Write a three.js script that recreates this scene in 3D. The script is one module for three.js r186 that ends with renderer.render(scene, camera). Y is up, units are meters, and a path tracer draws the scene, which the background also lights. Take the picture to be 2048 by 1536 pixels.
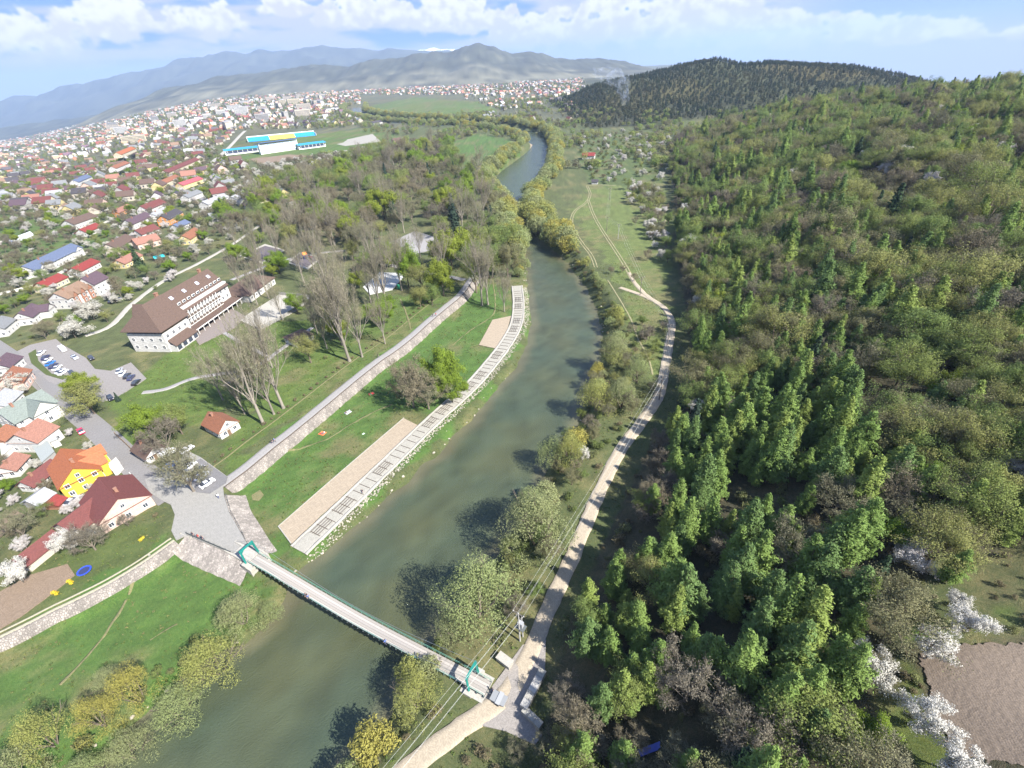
import * as THREE from 'three';
import { mergeGeometries } from 'three/addons/utils/BufferGeometryUtils.js';
import { MarchingCubes } from 'three/addons/objects/MarchingCubes.js';
import { createNoise2D, createNoise3D } from 'simplex-noise';

// ---------------------------------------------------------------- camera (a drone 100 m over the near bank), sky, sun, exposure
const scene = new THREE.Scene();
const LENS = 948, PITCH = 33.8 * Math.PI / 180, ROLL = 3 * Math.PI / 180, EYE = 100;   // LENS: focal length in 1/2048 of the frame width
const camera = new THREE.PerspectiveCamera(2 * Math.atan(768 / LENS) * 180 / Math.PI, 4 / 3, 1, 60000);
const fwd = new THREE.Vector3(0, -Math.sin(PITCH), -Math.cos(PITCH)), up0 = new THREE.Vector3(0, Math.cos(PITCH), -Math.sin(PITCH)), right0 = new THREE.Vector3(1, 0, 0);
const camR = right0.clone().multiplyScalar(Math.cos(ROLL)).addScaledVector(up0, -Math.sin(ROLL));
const camU = up0.clone().multiplyScalar(Math.cos(ROLL)).addScaledVector(right0, Math.sin(ROLL));
camera.position.set(0, EYE, 0); camera.up.copy(camU); camera.lookAt(camera.position.clone().add(fwd));
const renderer = new THREE.WebGLRenderer({ antialias: true });
renderer.setSize(1024, 768); renderer.toneMapping = THREE.LinearToneMapping; renderer.toneMappingExposure = 2.6;
renderer.shadowMap.enabled = true;

const SUN_TO = new THREE.Vector3(0.93, 1.06, 0.30).normalize();       // towards the sun: from the right, a little behind the camera
const sun = new THREE.DirectionalLight(new THREE.Color(1, 0.955, 0.88), 5.0);
sun.position.copy(SUN_TO).multiplyScalar(900); sun.target.position.set(0, 0, -250); sun.castShadow = true; sun.shadow.radius = 1;
sun.shadow.mapSize.set(4096, 4096); Object.assign(sun.shadow.camera, { left: -500, right: 500, top: 500, bottom: -500, near: 10, far: 2500 });
scene.add(sun, sun.target);

// ---------------------------------------------------------------- numbers
let seed = 20240417;
const rnd = () => { seed = (seed + 0x6d2b79f5) | 0; let t = Math.imul(seed ^ (seed >>> 15), 1 | seed); t = (t + Math.imul(t ^ (t >>> 7), 61 | t)) ^ t; return ((t ^ (t >>> 14)) >>> 0) / 4294967296; };
const rr = (a, b) => a + (b - a) * rnd(), pick = (a) => a[Math.floor(rnd() * a.length)];
const n2 = createNoise2D(rnd), n3 = createNoise3D(rnd);
const fbm = (x, y, o = 4) => { let s = 0, a = 0.5; for (let i = 0; i < o; i++) { s += a * n2(x, y); x = x * 2.03 + 7.1; y = y * 2.03 - 3.7; a *= 0.5; } return s; };
const clamp = (x, a = 0, b = 1) => Math.min(b, Math.max(a, x)), mix = (a, b, t) => a + (b - a) * t, sstep = (a, b, x) => { const t = clamp((x - a) / (b - a)); return t * t * (3 - 2 * t); };
const V3 = (x, y, z) => new THREE.Vector3(x, y, z);

// ---------------------------------------------------------------- sky: pale spring air with cumulus, computed all round
function makeSky() {
  const W = 3072, Hh = 1536, data = new Float32Array(W * Hh * 4), sn = createNoise3D(rnd);
  const f3 = (x, y, z, o) => { let s = 0, a = 0.5; for (let i = 0; i < o; i++) { s += a * sn(x, y, z); x = x * 2.1 + 3.3; y = y * 2.1; z = z * 2.1 - 1.7; a *= 0.52; } return s; };
  const D = Math.PI / 180, puffs = [];                                // heaps: azimuth from straight ahead (right positive), base and top elevation, half width, in degrees
  for (const p of [[12, 1.4, 7, 8], [20, 0.6, 7.4, 6.5], [26.5, 0.3, 4.4, 4.5], [32, 0.15, 2.7, 3.6], [37, 0.1, 1.7, 3.6], [42, 0.1, 1.1, 3.6], [-32, 3.0, 6.9, 4.6], [-25.5, 3.4, 6.0, 4], [-40, 2.2, 5.0, 5.5], [-19, 4.6, 6.4, 3.2], [-3, 2.8, 6.4, 7], [-12, 3.6, 6.0, 4.5], [4, 1.6, 4.4, 6], [51, 0.2, 2.2, 5]]) puffs.push(p);
  for (let a = 55; a < 305; a += rr(5, 9)) { const b = rr(0.8, 4), w = rr(3.5, 9); puffs.push([a > 180 ? a - 360 : a, b, b + rr(2, 5), w]); }
  for (let i = 0; i < 70; i++) { const b = rr(9, 60), w = rr(6, 14); puffs.push([rr(-180, 180), b, b + rr(3, 7), w / Math.cos(b * D)]); }
  for (let j = 0; j < Hh; j++) {
    const el = ((j + 0.5) / Hh * 180 - 90);
    const near = puffs.filter((p) => el > p[1] - 2.5 && el < p[2] + 2.5);
    for (let i = 0; i < W; i++) {
      const az = ((i + 0.5) / W - 0.5) * 2 * Math.PI;                  // atan2(z, x)
      const k = (j * W + i) * 4;
      let e = Math.max(el, 0), t = sstep(0.0, 2.7, e), t2 = sstep(8, 70, e);
      let r = mix(mix(0.66, 0.25, t), 0.15, t2), g = mix(mix(0.71, 0.46, t), 0.30, t2), b = mix(mix(0.94, 0.95, t), 0.74, t2);
      if (el > 0 && near.length + (el < 14) > 0) {
        const ce = Math.cos(e * D), dx = ce * Math.cos(az), dz = ce * Math.sin(az), dy = Math.sin(e * D);
        const a = Math.atan2(dx, -dz) / D;
        const o = el < 16 ? 6 : 4, fine = f3(dx * 13, dy * 22, dz * 13, o), lump = f3(dx * 36, dy * 46, dz * 36, 3);
        // thin sheet of distant cloud low down
        let sheet = sstep(-0.22, 0.32, f3(dx * 4 + 9, dy * 26, dz * 4, 4) + 0.16) * sstep(0.2, 2, e) * (1 - sstep(7, 15, e)) * 0.80 * (1 - 0.75 * sstep(23, 33, a) * (1 - sstep(60, 85, a)));
        let cr = mix(r, 0.80, sheet), cg = mix(g, 0.79, sheet), cb = mix(b, 0.96, sheet);
        let m = 0, sh = 0;
        for (const p of near) {
          let da = a - p[0]; if (da > 180) da -= 360; if (da < -180) da += 360;
          if (Math.abs(da) > p[3] * 1.5) continue;
          const mid = p[1] + (p[2] - p[1]) * 0.34, hh = e > mid ? p[2] - mid : (mid - p[1]) * 1.1;
          const d = Math.sqrt((da / p[3]) ** 2 + ((e - mid) / hh) ** 2) + fine * 0.95 + lump * 0.2;
          const c = 1 - sstep(0.72, 0.86 + (e < mid ? 0.35 : 0), d);
          if (c > m) { m = c; sh = clamp((e - p[1]) / (p[2] - p[1]) + lump * 0.9 + fine * 0.5); }
        }
        const li = 0.86 + 0.28 * sstep(0.0, 0.75, sh);
        r = mix(cr, 0.95 * li, m); g = mix(cg, 0.95 * li, m); b = mix(cb, 1.05 * (0.84 + 0.22 * sh), m);
      }
      data[k] = r * 0.405; data[k + 1] = g * 0.405; data[k + 2] = b * 0.405; data[k + 3] = 1;
    }
  }
  const t = new THREE.DataTexture(data, W, Hh, THREE.RGBAFormat, THREE.FloatType);
  t.mapping = THREE.EquirectangularReflectionMapping; t.magFilter = t.minFilter = THREE.LinearFilter; t.needsUpdate = true;
  return t;
}
scene.background = makeSky(); scene.environment = scene.background;
scene.fog = new THREE.FogExp2(new THREE.Color(0.47, 0.66, 1.0), 0.000062);

// ---------------------------------------------------------------- survey: where a sight line of the photograph meets a level or the land
const sight = (u, v) => V3(0, 0, 0).addScaledVector(fwd, LENS).addScaledVector(camR, u - 1024).addScaledVector(camU, 768 - v);
function S(u, v, y = 0) { const d = sight(u, v), t = (y - EYE) / d.y; return [d.x * t, d.z * t]; }
const SS = (a, y = 0) => a.map(([u, v]) => S(u, v, y));
function seenAt(x, y, z) { const q = V3(x, y - EYE, z), w = q.dot(fwd); return w < 1 ? [-9999, -9999, w] : [1024 + LENS * q.dot(camR) / w, 768 - LENS * q.dot(camU) / w, w]; }
function onLand(u, v) { const d = sight(u, v).normalize(); let t = 20; for (let i = 0; i < 900; i++) { const y = EYE + d.y * t, g = land(d.x * t, d.z * t); if (y - g < 0.05) break; t += Math.max(0.05, (y - g) * 0.5); if (t > 9000) break; } return [d.x * t, d.z * t]; }
function inside(poly, x, z) { let c = false; for (let i = 0, j = poly.length - 1; i < poly.length; j = i++) { const [xi, zi] = poly[i], [xj, zj] = poly[j]; if ((zi > z) !== (zj > z) && x < (xj - xi) * (z - zi) / (zj - zi) + xi) c = !c; } return c; }
function toLine(line, x, z) { let best = 1e18; for (let i = 0; i + 1 < line.length; i++) { const [ax, az] = line[i], bx = line[i + 1][0] - ax, bz = line[i + 1][1] - az; const t = clamp(((x - ax) * bx + (z - az) * bz) / (bx * bx + bz * bz + 1e-9)); const dx = x - ax - bx * t, dz = z - az - bz * t, q = dx * dx + dz * dz; if (q < best) best = q; } return Math.sqrt(best); }
function boxOf(p, m = 0) { let a = 1e9, b = -1e9, c = 1e9, d = -1e9; for (const [x, z] of p) { a = Math.min(a, x); b = Math.max(b, x); c = Math.min(c, z); d = Math.max(d, z); } return [a - m, b + m, c - m, d + m]; }
function smooth(line, step) {                                         // a rounder, evenly spaced line through the points
  const c = new THREE.CatmullRomCurve3(line.map(([x, z]) => V3(x, 0, z)), false, 'centripetal'), n = Math.max(2, Math.round(c.getLength() / step));
  return c.getSpacedPoints(n).map((p) => [p.x, p.z]);
}

// ---------------------------------------------------------------- names and labels
const taken = new Map();
function numbered(name) { const n = taken.get(name) || 0; taken.set(name, n + 1); return n ? name + '_' + String(n).padStart(3, '0') : name; }
function tag(o, label, category, group, kind) { o.userData = {}; if (label) o.userData.label = label; if (category) o.userData.category = category; if (group) o.userData.group = group; if (kind) o.userData.kind = kind; return o; }
function thing(name, label, category, [x, y, z] = [0, 0, 0], turn = 0, group) { const o = new THREE.Group(); o.name = numbered(name); o.position.set(x, y, z); o.rotation.y = turn; scene.add(o); return tag(o, label, category, group); }
function part(name, g, m, parent, label) { const o = new THREE.Mesh(g, m); o.name = name; o.castShadow = o.receiveShadow = true; if (label) o.userData.label = label; (parent || scene).add(o); return o; }
function struct(name, g, m, label, category) { const o = part(numbered(name), g, m); return tag(o, label, category, null, 'structure'); }
function stuff(name, geo, mat, places, label, category) {            // places: [matrix, colour?]
  const o = new THREE.InstancedMesh(geo, mat, places.length); o.name = numbered(name); o.castShadow = o.receiveShadow = true;
  places.forEach(([m, c], i) => { o.setMatrixAt(i, m); if (c) o.setColorAt(i, c); });
  scene.add(o); return tag(o, label, category, null, 'stuff');
}
// ---------------------------------------------------------------- the land
const WATER = -5, MEADOW = -3.2;
// top edge of the stone-faced levee, from far upstream round the square at the bridge and away downstream
const leveePx = [[1000, 430], [985, 480], [962, 535], [945, 562], [925, 590], [893, 617], [860, 645], [830, 672], [795, 700], [760, 724], [700, 772], [640, 822], [590, 863], [543, 900], [500, 936], [449, 974], [450, 990], [460, 1024], [478, 1055], [495, 1085], [512, 1110], [501, 1125], [464, 1110], [420, 1092], [372, 1071], [350, 1082], [300, 1118], [250, 1150], [200, 1178], [150, 1203], [100, 1227], [50, 1253], [0, 1277], [-150, 1345]];
const levee = SS(leveePx);
const lowland = [...levee, ...SS([[-300, 1600], [500, 1750], [800, 1300], [1000, 1000], [1130, 700], [1100, 560], [1050, 440]])];
const leftPx = [[60, 1640], [185, 1530], [250, 1470], [300, 1415], [345, 1375], [400, 1335], [440, 1310], [490, 1285], [545, 1245], [572, 1185], [598, 1150], [640, 1112], [700, 1062], [760, 1012], [830, 948], [890, 893], [950, 830], [1000, 775], [1035, 730], [1055, 690], [1062, 650], [1060, 610], [1056, 570], [1052, 520], [1046, 480], [1030, 430], [1005, 390], [985, 365], [1000, 345], [1030, 322], [1052, 305], [1062, 292], [1050, 280], [1010, 268], [940, 258], [860, 252], [780, 246], [730, 240], [700, 230], [690, 222], [697, 215]];
const rightPx = [[727, 214], [732, 227], [790, 237], [880, 244], [960, 249], [1040, 257], [1085, 271], [1097, 292], [1098, 325], [1085, 360], [1065, 385], [1046, 410], [1046, 440], [1062, 462], [1095, 492], [1130, 522], [1160, 560], [1185, 600], [1200, 640], [1206, 690], [1195, 740], [1172, 790], [1155, 850], [1125, 905], [1090, 955], [1055, 1010], [1020, 1070], [975, 1135], [930, 1200], [885, 1260], [845, 1310], [815, 1350], [790, 1410], [760, 1450], [725, 1490], [680, 1545], [620, 1640]];
const leftBank = smooth(SS(leftPx, WATER), 5), rightBank = smooth(SS(rightPx, WATER), 5);
for (const b of [leftBank, rightBank]) for (const p of b) { const r = Math.hypot(p[0], p[1]); const k = r < 500 ? 1.2 : 0; p[0] += k * n2(p[0] * 0.09, p[1] * 0.09); p[1] += k * n2(p[0] * 0.09 + 50, p[1] * 0.09); }
const river = [...leftBank, ...rightBank], riverLine = [...leftBank], riverLine2 = [...rightBank];
const foot = [...SS([[900, 1980], [1060, 1600], [1095, 1480], [1100, 1400], [1125, 1290], [1180, 1150], [1242, 1010], [1298, 900], [1345, 835], [1372, 760], [1380, 690], [1372, 620], [1358, 540], [1350, 470], [1352, 410], [1345, 370], [1338, 330], [1350, 300], [1385, 275], [1420, 264]]), [640, -1000], [1000, -900], [1700, -800]];
const hillSide = [...foot, [3000, -800], [3000, 600], [40, 600], [40, 60]];
const BACK = -1450;                                                   // the dark wooded hill beyond
const backTop = [[1090, 205], [1150, 190], [1200, 165], [1250, 150], [1300, 143], [1350, 131], [1400, 115], [1430, 111], [1470, 119], [1550, 118], [1650, 120], [1720, 131], [1780, 151], [1850, 185], [1950, 215], [2100, 260]].map(([u, v]) => { const d = sight(u, v), t = BACK / d.z; return [d.x * t, EYE + d.y * t - 9]; });
function along(a, x) { if (x <= a[0][0]) return a[0][1]; for (let i = 0; i + 1 < a.length; i++) if (x < a[i + 1][0]) return mix(a[i][1], a[i + 1][1], sstep(0, 1, (x - a[i][0]) / (a[i + 1][0] - a[i][0])) * 0.5 + 0.5 * (x - a[i][0]) / (a[i + 1][0] - a[i][0])); return a[a.length - 1][1]; }
const lowBox = boxOf(lowland), riverBox = boxOf(river, 14), hillBox = boxOf(hillSide);
const inBox = (b, x, z) => x > b[0] && x < b[1] && z > b[2] && z < b[3];
function land(x, z) {
  let h = 0;
  const r = Math.hypot(x, z);
  if (r > 700 && z < 0) h -= (r - 700) * 0.046 * sstep(0.42, 0.95, -x / -z);   // the plain falls away to the left
  if (r > 1700 && x > 400) h -= (r - 1700) * 0.09 * sstep(0.34, 0.6, x / Math.max(1, -z));   // and behind the wooded hills
  if (inBox(lowBox, x, z) && inside(lowland, x, z)) h = -Math.min(-MEADOW, toLine(levee, x, z) * 0.8);
  if (inBox(hillBox, x, z) && inside(hillSide, x, z)) {
    const d = toLine(foot, x, z);
    h += 65 * (1 - Math.exp(-d / 184)) * (1 - 0.34 * sstep(360, 950, x)) * (1 + 0.13 * n2(x * 0.006, z * 0.006) * sstep(20, 150, d)) + sstep(30, 110, d) * (4.5 * n2(x * 0.013 + 4, z * 0.009) + 2.2 * n2(x * 0.03, z * 0.03));
  }
  if (z < -700 && x > -200) { const top = along(backTop, x), dz = z - BACK; if (top > 0) h = Math.max(h, top * Math.exp(-((dz / (dz > 0 ? 330 : 500)) ** 2)) - 4 + 5 * n2(x * 0.005, z * 0.005)); }
  if (inBox(riverBox, x, z)) {
    const d = Math.min(toLine(leftBank, x, z), toLine(rightBank, x, z));
    if (inside(river, x, z)) h = WATER - 0.25 - Math.min(1.5, d * 0.35);
    else if (d < 14) h = Math.min(h, WATER - 0.1 + d * 0.75 + 0.25 * n2(x * 0.2, z * 0.2));
  }
  if (r < 600) h += 0.06 * n2(x * 0.11, z * 0.11); else h += clamp((r - 600) / 1500) * 3 * n2(x * 0.002, z * 0.002);
  return h;
}

// ---------------------------------------------------------------- textures: tileable grain
function tex(size, fn, srgb) { const d = new Uint8Array(size * size * 4); for (let j = 0; j < size; j++) for (let i = 0; i < size; i++) { const c = fn(i / size, j / size); const k = (j * size + i) * 4; for (let q = 0; q < 3; q++) d[k + q] = clamp((c.length ? c[q] : c)) * 255; d[k + 3] = 255; } const t = new THREE.DataTexture(d, size, size); t.wrapS = t.wrapT = THREE.RepeatWrapping; t.magFilter = THREE.LinearFilter; if (srgb) t.colorSpace = THREE.SRGBColorSpace; t.needsUpdate = true; return t; }
const tn = (u, v, f, s = 0) => { const a = u * 2 * Math.PI, b = v * 2 * Math.PI, q = f / (2 * Math.PI); return n3(Math.cos(a) * q + s, Math.sin(a) * q + Math.cos(b) * q * 1.3, Math.sin(b) * q * 1.3 - s); };
const tf = (u, v, f, o = 4, s = 0) => { let r = 0, a = 0.5; for (let i = 0; i < o; i++) { r += a * tn(u, v, f, s + i * 5); f *= 2; a *= 0.55; } return r; };
function cells(n, jit, s) { const P = []; const q = createNoise2D(() => (s = (s * 16807) % 2147483647) / 2147483647); for (let j = 0; j < n; j++) for (let i = 0; i < n; i++) P.push([i + 0.5 + jit * q(i * 3.1, j * 7.7), j + 0.5 + jit * q(i * 5.3 + 90, j * 2.9), 0.5 + 0.5 * q(i * 9.1, j * 4.7 + 40)]); return (u, v) => { const x = u * n, y = v * n, ci = Math.floor(x), cj = Math.floor(y); let a = 9, b = 9, t = 0; for (let dj = -1; dj < 2; dj++) for (let di = -1; di < 2; di++) { const p = P[((cj + dj + n) % n) * n + (ci + di + n) % n]; const dx = p[0] + (ci + di < 0 ? -n : ci + di >= n ? n : 0) - x, dy = p[1] + (cj + dj < 0 ? -n : cj + dj >= n ? n : 0) - y, d = Math.hypot(dx, dy); if (d < a) { b = a; a = d; t = p[2]; } else if (d < b) b = d; } return [a, b - a, t]; }; }
const grassTex = tex(512, (u, v) => { const a = tf(u, v, 26, 4, 1), b = tf(u, v, 6, 3, 9), c = tn(u, v, 120, 4); return [0.80 + 0.22 * a + 0.14 * b + 0.12 * c, 0.82 + 0.20 * a + 0.08 * b + 0.12 * c, 0.76 + 0.30 * a + 0.10 * b + 0.12 * c]; }, true);
const grainTex = tex(512, (u, v) => 0.86 + 0.13 * tf(u, v, 9, 5, 3) + 0.07 * tn(u, v, 130, 8), true);
const stone = cells(20, 0.62, 77);
const stoneTex = tex(512, (u, v) => { const [a, e, t] = stone(u, v); const j = sstep(0.03, 0.14, e), w = 0.80 + 0.25 * (t - 0.5) + 0.08 * tf(u, v, 30, 3) + 0.16 * tf(u, v, 2, 4, 12); return [mix(0.66, w, j), mix(0.64, w * 0.98, j), mix(0.62, w * 0.96, j)]; }, true);
const stoneBump = tex(512, (u, v) => { const [a, e, t] = stone(u, v); return sstep(0, 0.22, e) * (0.6 + 0.4 * t); });
const plankTex = tex(256, (u, v) => { const p = (v * 8) % 1, k = Math.floor(v * 8); return (p < 0.06 ? 0.5 : 0.84 + 0.08 * Math.sin(k * 12.7) + 0.09 * tf(u, v, 20, 3, k)); }, true);
const roofTex = tex(256, (u, v) => { const p = (v * 16) % 1, q = (u * 16) % 1; return 0.80 + 0.13 * tf(u, v, 7, 4, 2) + (p < 0.16 ? -0.14 : 0) + (q < 0.14 ? -0.06 : 0) + 0.05 * tn(u, v, 60); }, true);
const roofBump = tex(256, (u, v) => { const p = (v * 16) % 1, q = (u * 16) % 1; return (1 - p) * 0.7 + 0.3 * Math.sin(q * Math.PI); });
const soilTex = tex(512, (u, v) => { const r = 0.5 + 0.5 * Math.sin(u * 2 * Math.PI * 22 + 1.6 * tf(u, v, 4, 3)); return [0.74 + 0.15 * tf(u, v, 20, 5, 4) + 0.05 * r, 0.73 + 0.15 * tf(u, v, 20, 5, 4) + 0.045 * r, 0.71 + 0.15 * tf(u, v, 20, 5, 4) + 0.04 * r]; }, true);
const waveBump = tex(512, (u, v) => 0.5 + 0.35 * tf(u, v, 14, 5, 6));
const C = (r, g, b) => new THREE.Color().setRGB(r, g, b);
const matCache = new Map();
function mat(color, o = {}) { const key = color.toArray().map((x) => x.toFixed(4)).join() + JSON.stringify({ ...o, map: o.map?.uuid, bumpMap: o.bumpMap?.uuid }); if (!matCache.has(key)) matCache.set(key, new (o.transmission || o.clearcoat || o.specularIntensity !== undefined ? THREE.MeshPhysicalMaterial : THREE.MeshStandardMaterial)({ color, roughness: 0.9, side: THREE.DoubleSide, ...o })); return matCache.get(key); }

// ---------------------------------------------------------------- ground sheet
const zones = [];                                                     // [polygon, colour, edge noise]
const zone = (px, c, lvl = 0) => { const p = px[0].length === 2 && lvl !== 'land' ? SS(px, lvl) : px.map(([u, v]) => onLand(u, v)); zones.push([p, c, boxOf(p, 4)]); };
const GRASS = [0.108, 0.160, 0.036], LUSH = [0.090, 0.164, 0.034], DRY = [0.185, 0.165, 0.080], EARTH = [0.25, 0.185, 0.125], LITTER = [0.085, 0.074, 0.045], PLAIN = [0.125, 0.125, 0.088];
zone([[0, 1285], [350, 1100], [500, 1150], [560, 1200], [480, 1290], [180, 1536], [-300, 1700], [-200, 1350]], LUSH, MEADOW);
zone([[470, 985], [545, 910], [760, 735], [950, 570], [1060, 560], [1050, 660], [960, 800], [600, 1120], [530, 1110]], LUSH, MEADOW);
zone([[450, 950], [530, 880], [760, 715], [930, 560], [900, 545], [700, 640], [560, 770], [440, 880]], GRASS);
zone([[290, 740], [480, 640], [620, 640], [680, 720], [560, 800], [420, 830], [250, 900], [215, 800]], [0.115, 0.17, 0.032]);
zone([[1140, 420], [1180, 375], [1320, 370], [1345, 440], [1345, 600], [1330, 740], [1290, 750], [1235, 560]], [0.150, 0.185, 0.058]);
zone([[1150, 280], [1240, 270], [1290, 290], [1330, 370], [1180, 375], [1160, 330]], [0.10, 0.135, 0.045]);
zone([[900, 285], [960, 268], [1020, 280], [1040, 300], [985, 345], [930, 340]], LUSH);
zone([[0, 420], [120, 430], [250, 470], [60, 560], [-200, 620], [-300, 500]], [0.10, 0.155, 0.04]);
zone([[460, 300], [660, 265], [760, 250], [830, 300], [700, 310], [470, 320]], [0.10, 0.165, 0.035]);
zone([[620, 310], [760, 290], [860, 300], [720, 345], [600, 345]], [0.115, 0.14, 0.055]);
zone([[740, 212], [830, 195], [960, 205], [1000, 225], [880, 235], [760, 232]], [0.12, 0.175, 0.045]);
zone([[330, 178], [700, 163], [720, 172], [500, 190]], [0.17, 0.20, 0.08]);
zone([[0, 1140], [200, 1060], [330, 1060], [300, 1110], [0, 1265]], [0.105, 0.135, 0.04]);
function groundColor(x, z, out) {
  const r = Math.hypot(x, z), a = fbm(x * 0.022, z * 0.022, 4), b = fbm(x * 0.11 + 30, z * 0.11, 3), w = 5 * n2(x * 0.06, z * 0.06);
  let c = r > 5200 ? [0.16, 0.16, 0.12] : r > 1200 ? PLAIN : [0.108, 0.125, 0.050];
  if (inBox(hillBox, x, z) && inside(hillSide, x, z)) c = LITTER;
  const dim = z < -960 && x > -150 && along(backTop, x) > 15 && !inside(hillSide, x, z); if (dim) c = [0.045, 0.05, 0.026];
  for (const [p, col, bx] of zones) if (inBox(bx, x, z) && inside(p, x + w * Math.min(1, r / 200), z + w * 0.7)) c = col;
  let t = clamp(0.5 + a * 0.9 + b * 0.35);
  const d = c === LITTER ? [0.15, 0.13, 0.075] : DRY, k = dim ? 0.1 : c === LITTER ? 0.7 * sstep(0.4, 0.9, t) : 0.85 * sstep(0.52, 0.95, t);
  const v = 1 + 0.30 * b + 0.14 * n2(x * 0.5, z * 0.5);
  for (let q = 0; q < 3; q++) out[q] = mix(c[q], d[q], k) * v;
  if (r > 1100) { const f = Math.floor(x / 130 + 0.8 * n2(x * 0.001, z * 0.001)) * 7.13 + Math.floor(z / 210 + x / 900) * 3.71, q = (Math.sin(f) * 43758.5) % 1; const m = 0.35 * Math.abs(q); out[0] = mix(out[0], 0.15 * Math.abs(q) + 0.08, m); out[1] = mix(out[1], 0.16, m); }
  return out;
}
function axis(a, b, step, lo, hi, grow) { const s = []; for (let x = a; x <= b; x += step) s.push(x); let q = step, x = a; while (x > lo) { q = Math.min(q * grow, 260); x -= q; s.unshift(x); } q = step; x = s[s.length - 1]; while (x < hi) { q = Math.min(q * grow, 260); x += q; s.push(x); } return s; }
const gx = axis(-260, 190, 1.7, -9500, 9500, 1.055), gz = axis(-330, -12, 1.7, -9800, 220, 1.055);
const cover = [];                                                     // strips and patches laid on the ground: the sheet is a hand's breadth lower under them
function ground() {
  const nx = gx.length, nz = gz.length, pos = new Float32Array(nx * nz * 3), col = new Float32Array(nx * nz * 3), uv = new Float32Array(nx * nz * 2), idx = new Uint32Array((nx - 1) * (nz - 1) * 6), o = [0, 0, 0];
  for (let j = 0; j < nz; j++) for (let i = 0; i < nx; i++) {
    const k = j * nx + i, x = gx[i], z = gz[j]; let y = land(x, z);
    if (Math.hypot(x, z) < 520) for (const [p, bx, dip] of cover) if (inBox(bx, x, z) && inside(p, x, z)) { y -= dip; break; }
    pos.set([x, y, z], k * 3); col.set(groundColor(x, z, o), k * 3); uv.set([x / 7, z / 7], k * 2);
  }
  for (let j = 0, q = 0; j + 1 < nz; j++) for (let i = 0; i + 1 < nx; i++) { const a = j * nx + i, b = a + 1, c = a + nx, d = c + 1; idx.set([a, c, b, b, c, d], q); q += 6; }
  const g = new THREE.BufferGeometry(); g.setAttribute('position', new THREE.BufferAttribute(pos, 3)); g.setAttribute('color', new THREE.BufferAttribute(col, 3)); g.setAttribute('uv', new THREE.BufferAttribute(uv, 2)); g.setIndex(new THREE.BufferAttribute(idx, 1)); g.computeVertexNormals();
  struct('ground', g, new THREE.MeshStandardMaterial({ vertexColors: true, map: grassTex, roughness: 1, bumpMap: grassTex, bumpScale: 0.08, side: THREE.DoubleSide }), 'grassy valley floor and hillside under everything', 'ground');
}
// surfaces laid on the land
function geo(pos, uv, idx) { const g = new THREE.BufferGeometry(); g.setAttribute('position', new THREE.Float32BufferAttribute(pos, 3)); g.setAttribute('uv', new THREE.Float32BufferAttribute(uv, 2)); g.setIndex(idx); g.computeVertexNormals(); return g; }
function strip(name, line, width, m, { lift = 0.06, label, category, tile = 4, step = 1.5, round = true, wob = 0, dip = 0, y } = {}) {
  const L = round ? smooth(line, step) : line, pos = [], uv = [], idx = [], n = L.length, K = 4; let s = 0; const sides = [[], []];
  for (let i = 0; i < n; i++) {
    const a = L[Math.max(0, i - 1)], b = L[Math.min(n - 1, i + 1)], tx = b[0] - a[0], tz = b[1] - a[1], q = Math.hypot(tx, tz) || 1, px = -tz / q, pz = tx / q;
    if (i) s += Math.hypot(L[i][0] - L[i - 1][0], L[i][1] - L[i - 1][1]);
    const w0 = typeof width === 'function' ? width(i / (n - 1)) : width;
    for (let k = -1; k <= K + 1; k++) {
      const e = clamp(k / K, 0, 1), sk = k < 0 || k > K, side = e - 0.5, w = w0 * (1 + (wob && (e === 0 || e === 1) ? wob * n2(s * 0.18 + e * 40, e * 9) : 0));
      const x = L[i][0] + px * w * side, z = L[i][1] + pz * w * side;
      pos.push(x, (y ?? land(x, z)) + lift - (sk ? 0.45 : 0), z); uv.push((w * side) / tile, s / tile);
      if (k === 0) sides[0].push([x, z]); if (k === K) sides[1].unshift([x, z]);
    }
    if (i) { const c = K + 3; for (let k = 0; k < c - 1; k++) { const a = (i - 1) * c + k, d = i * c + k; idx.push(a, a + 1, d, d, a + 1, d + 1); } }
  }
  const poly = [...sides[0], ...sides[1]]; if (dip) cover.push([poly, boxOf(poly), dip]); keepOff.push([poly, boxOf(poly, 0.5)]);
  return name && struct(name, geo(pos, uv, idx), m, label, category);
}
const keepOff = [];
function patch(name, poly, y, m, { lift = 0.06, label, category, tile = 4, dip = 0, skirt = 0.4, off = true } = {}) {
  const sh = new THREE.Shape(poly.map(([x, z]) => new THREE.Vector2(x, -z)));
  const g = new THREE.ExtrudeGeometry(sh, { depth: skirt, bevelEnabled: false }); g.rotateX(-Math.PI / 2); g.translate(0, y + lift - skirt, 0);
  const p = g.attributes.position, u = g.attributes.uv; for (let i = 0; i < p.count; i++) u.setXY(i, p.getX(i) / tile, p.getZ(i) / tile);
  if (dip) cover.push([poly, boxOf(poly), dip]); if (off) keepOff.push([poly, boxOf(poly, 0.5)]);
  return name && struct(name, g, m, label, category);
}
const blocked = (x, z, m = 0) => { for (const [p, b] of keepOff) if (x > b[0] - m && x < b[1] + m && z > b[2] - m && z < b[3] + m && (inside(p, x, z) || (m && toLine(p, x, z) < m))) return true; return false; };
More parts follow.
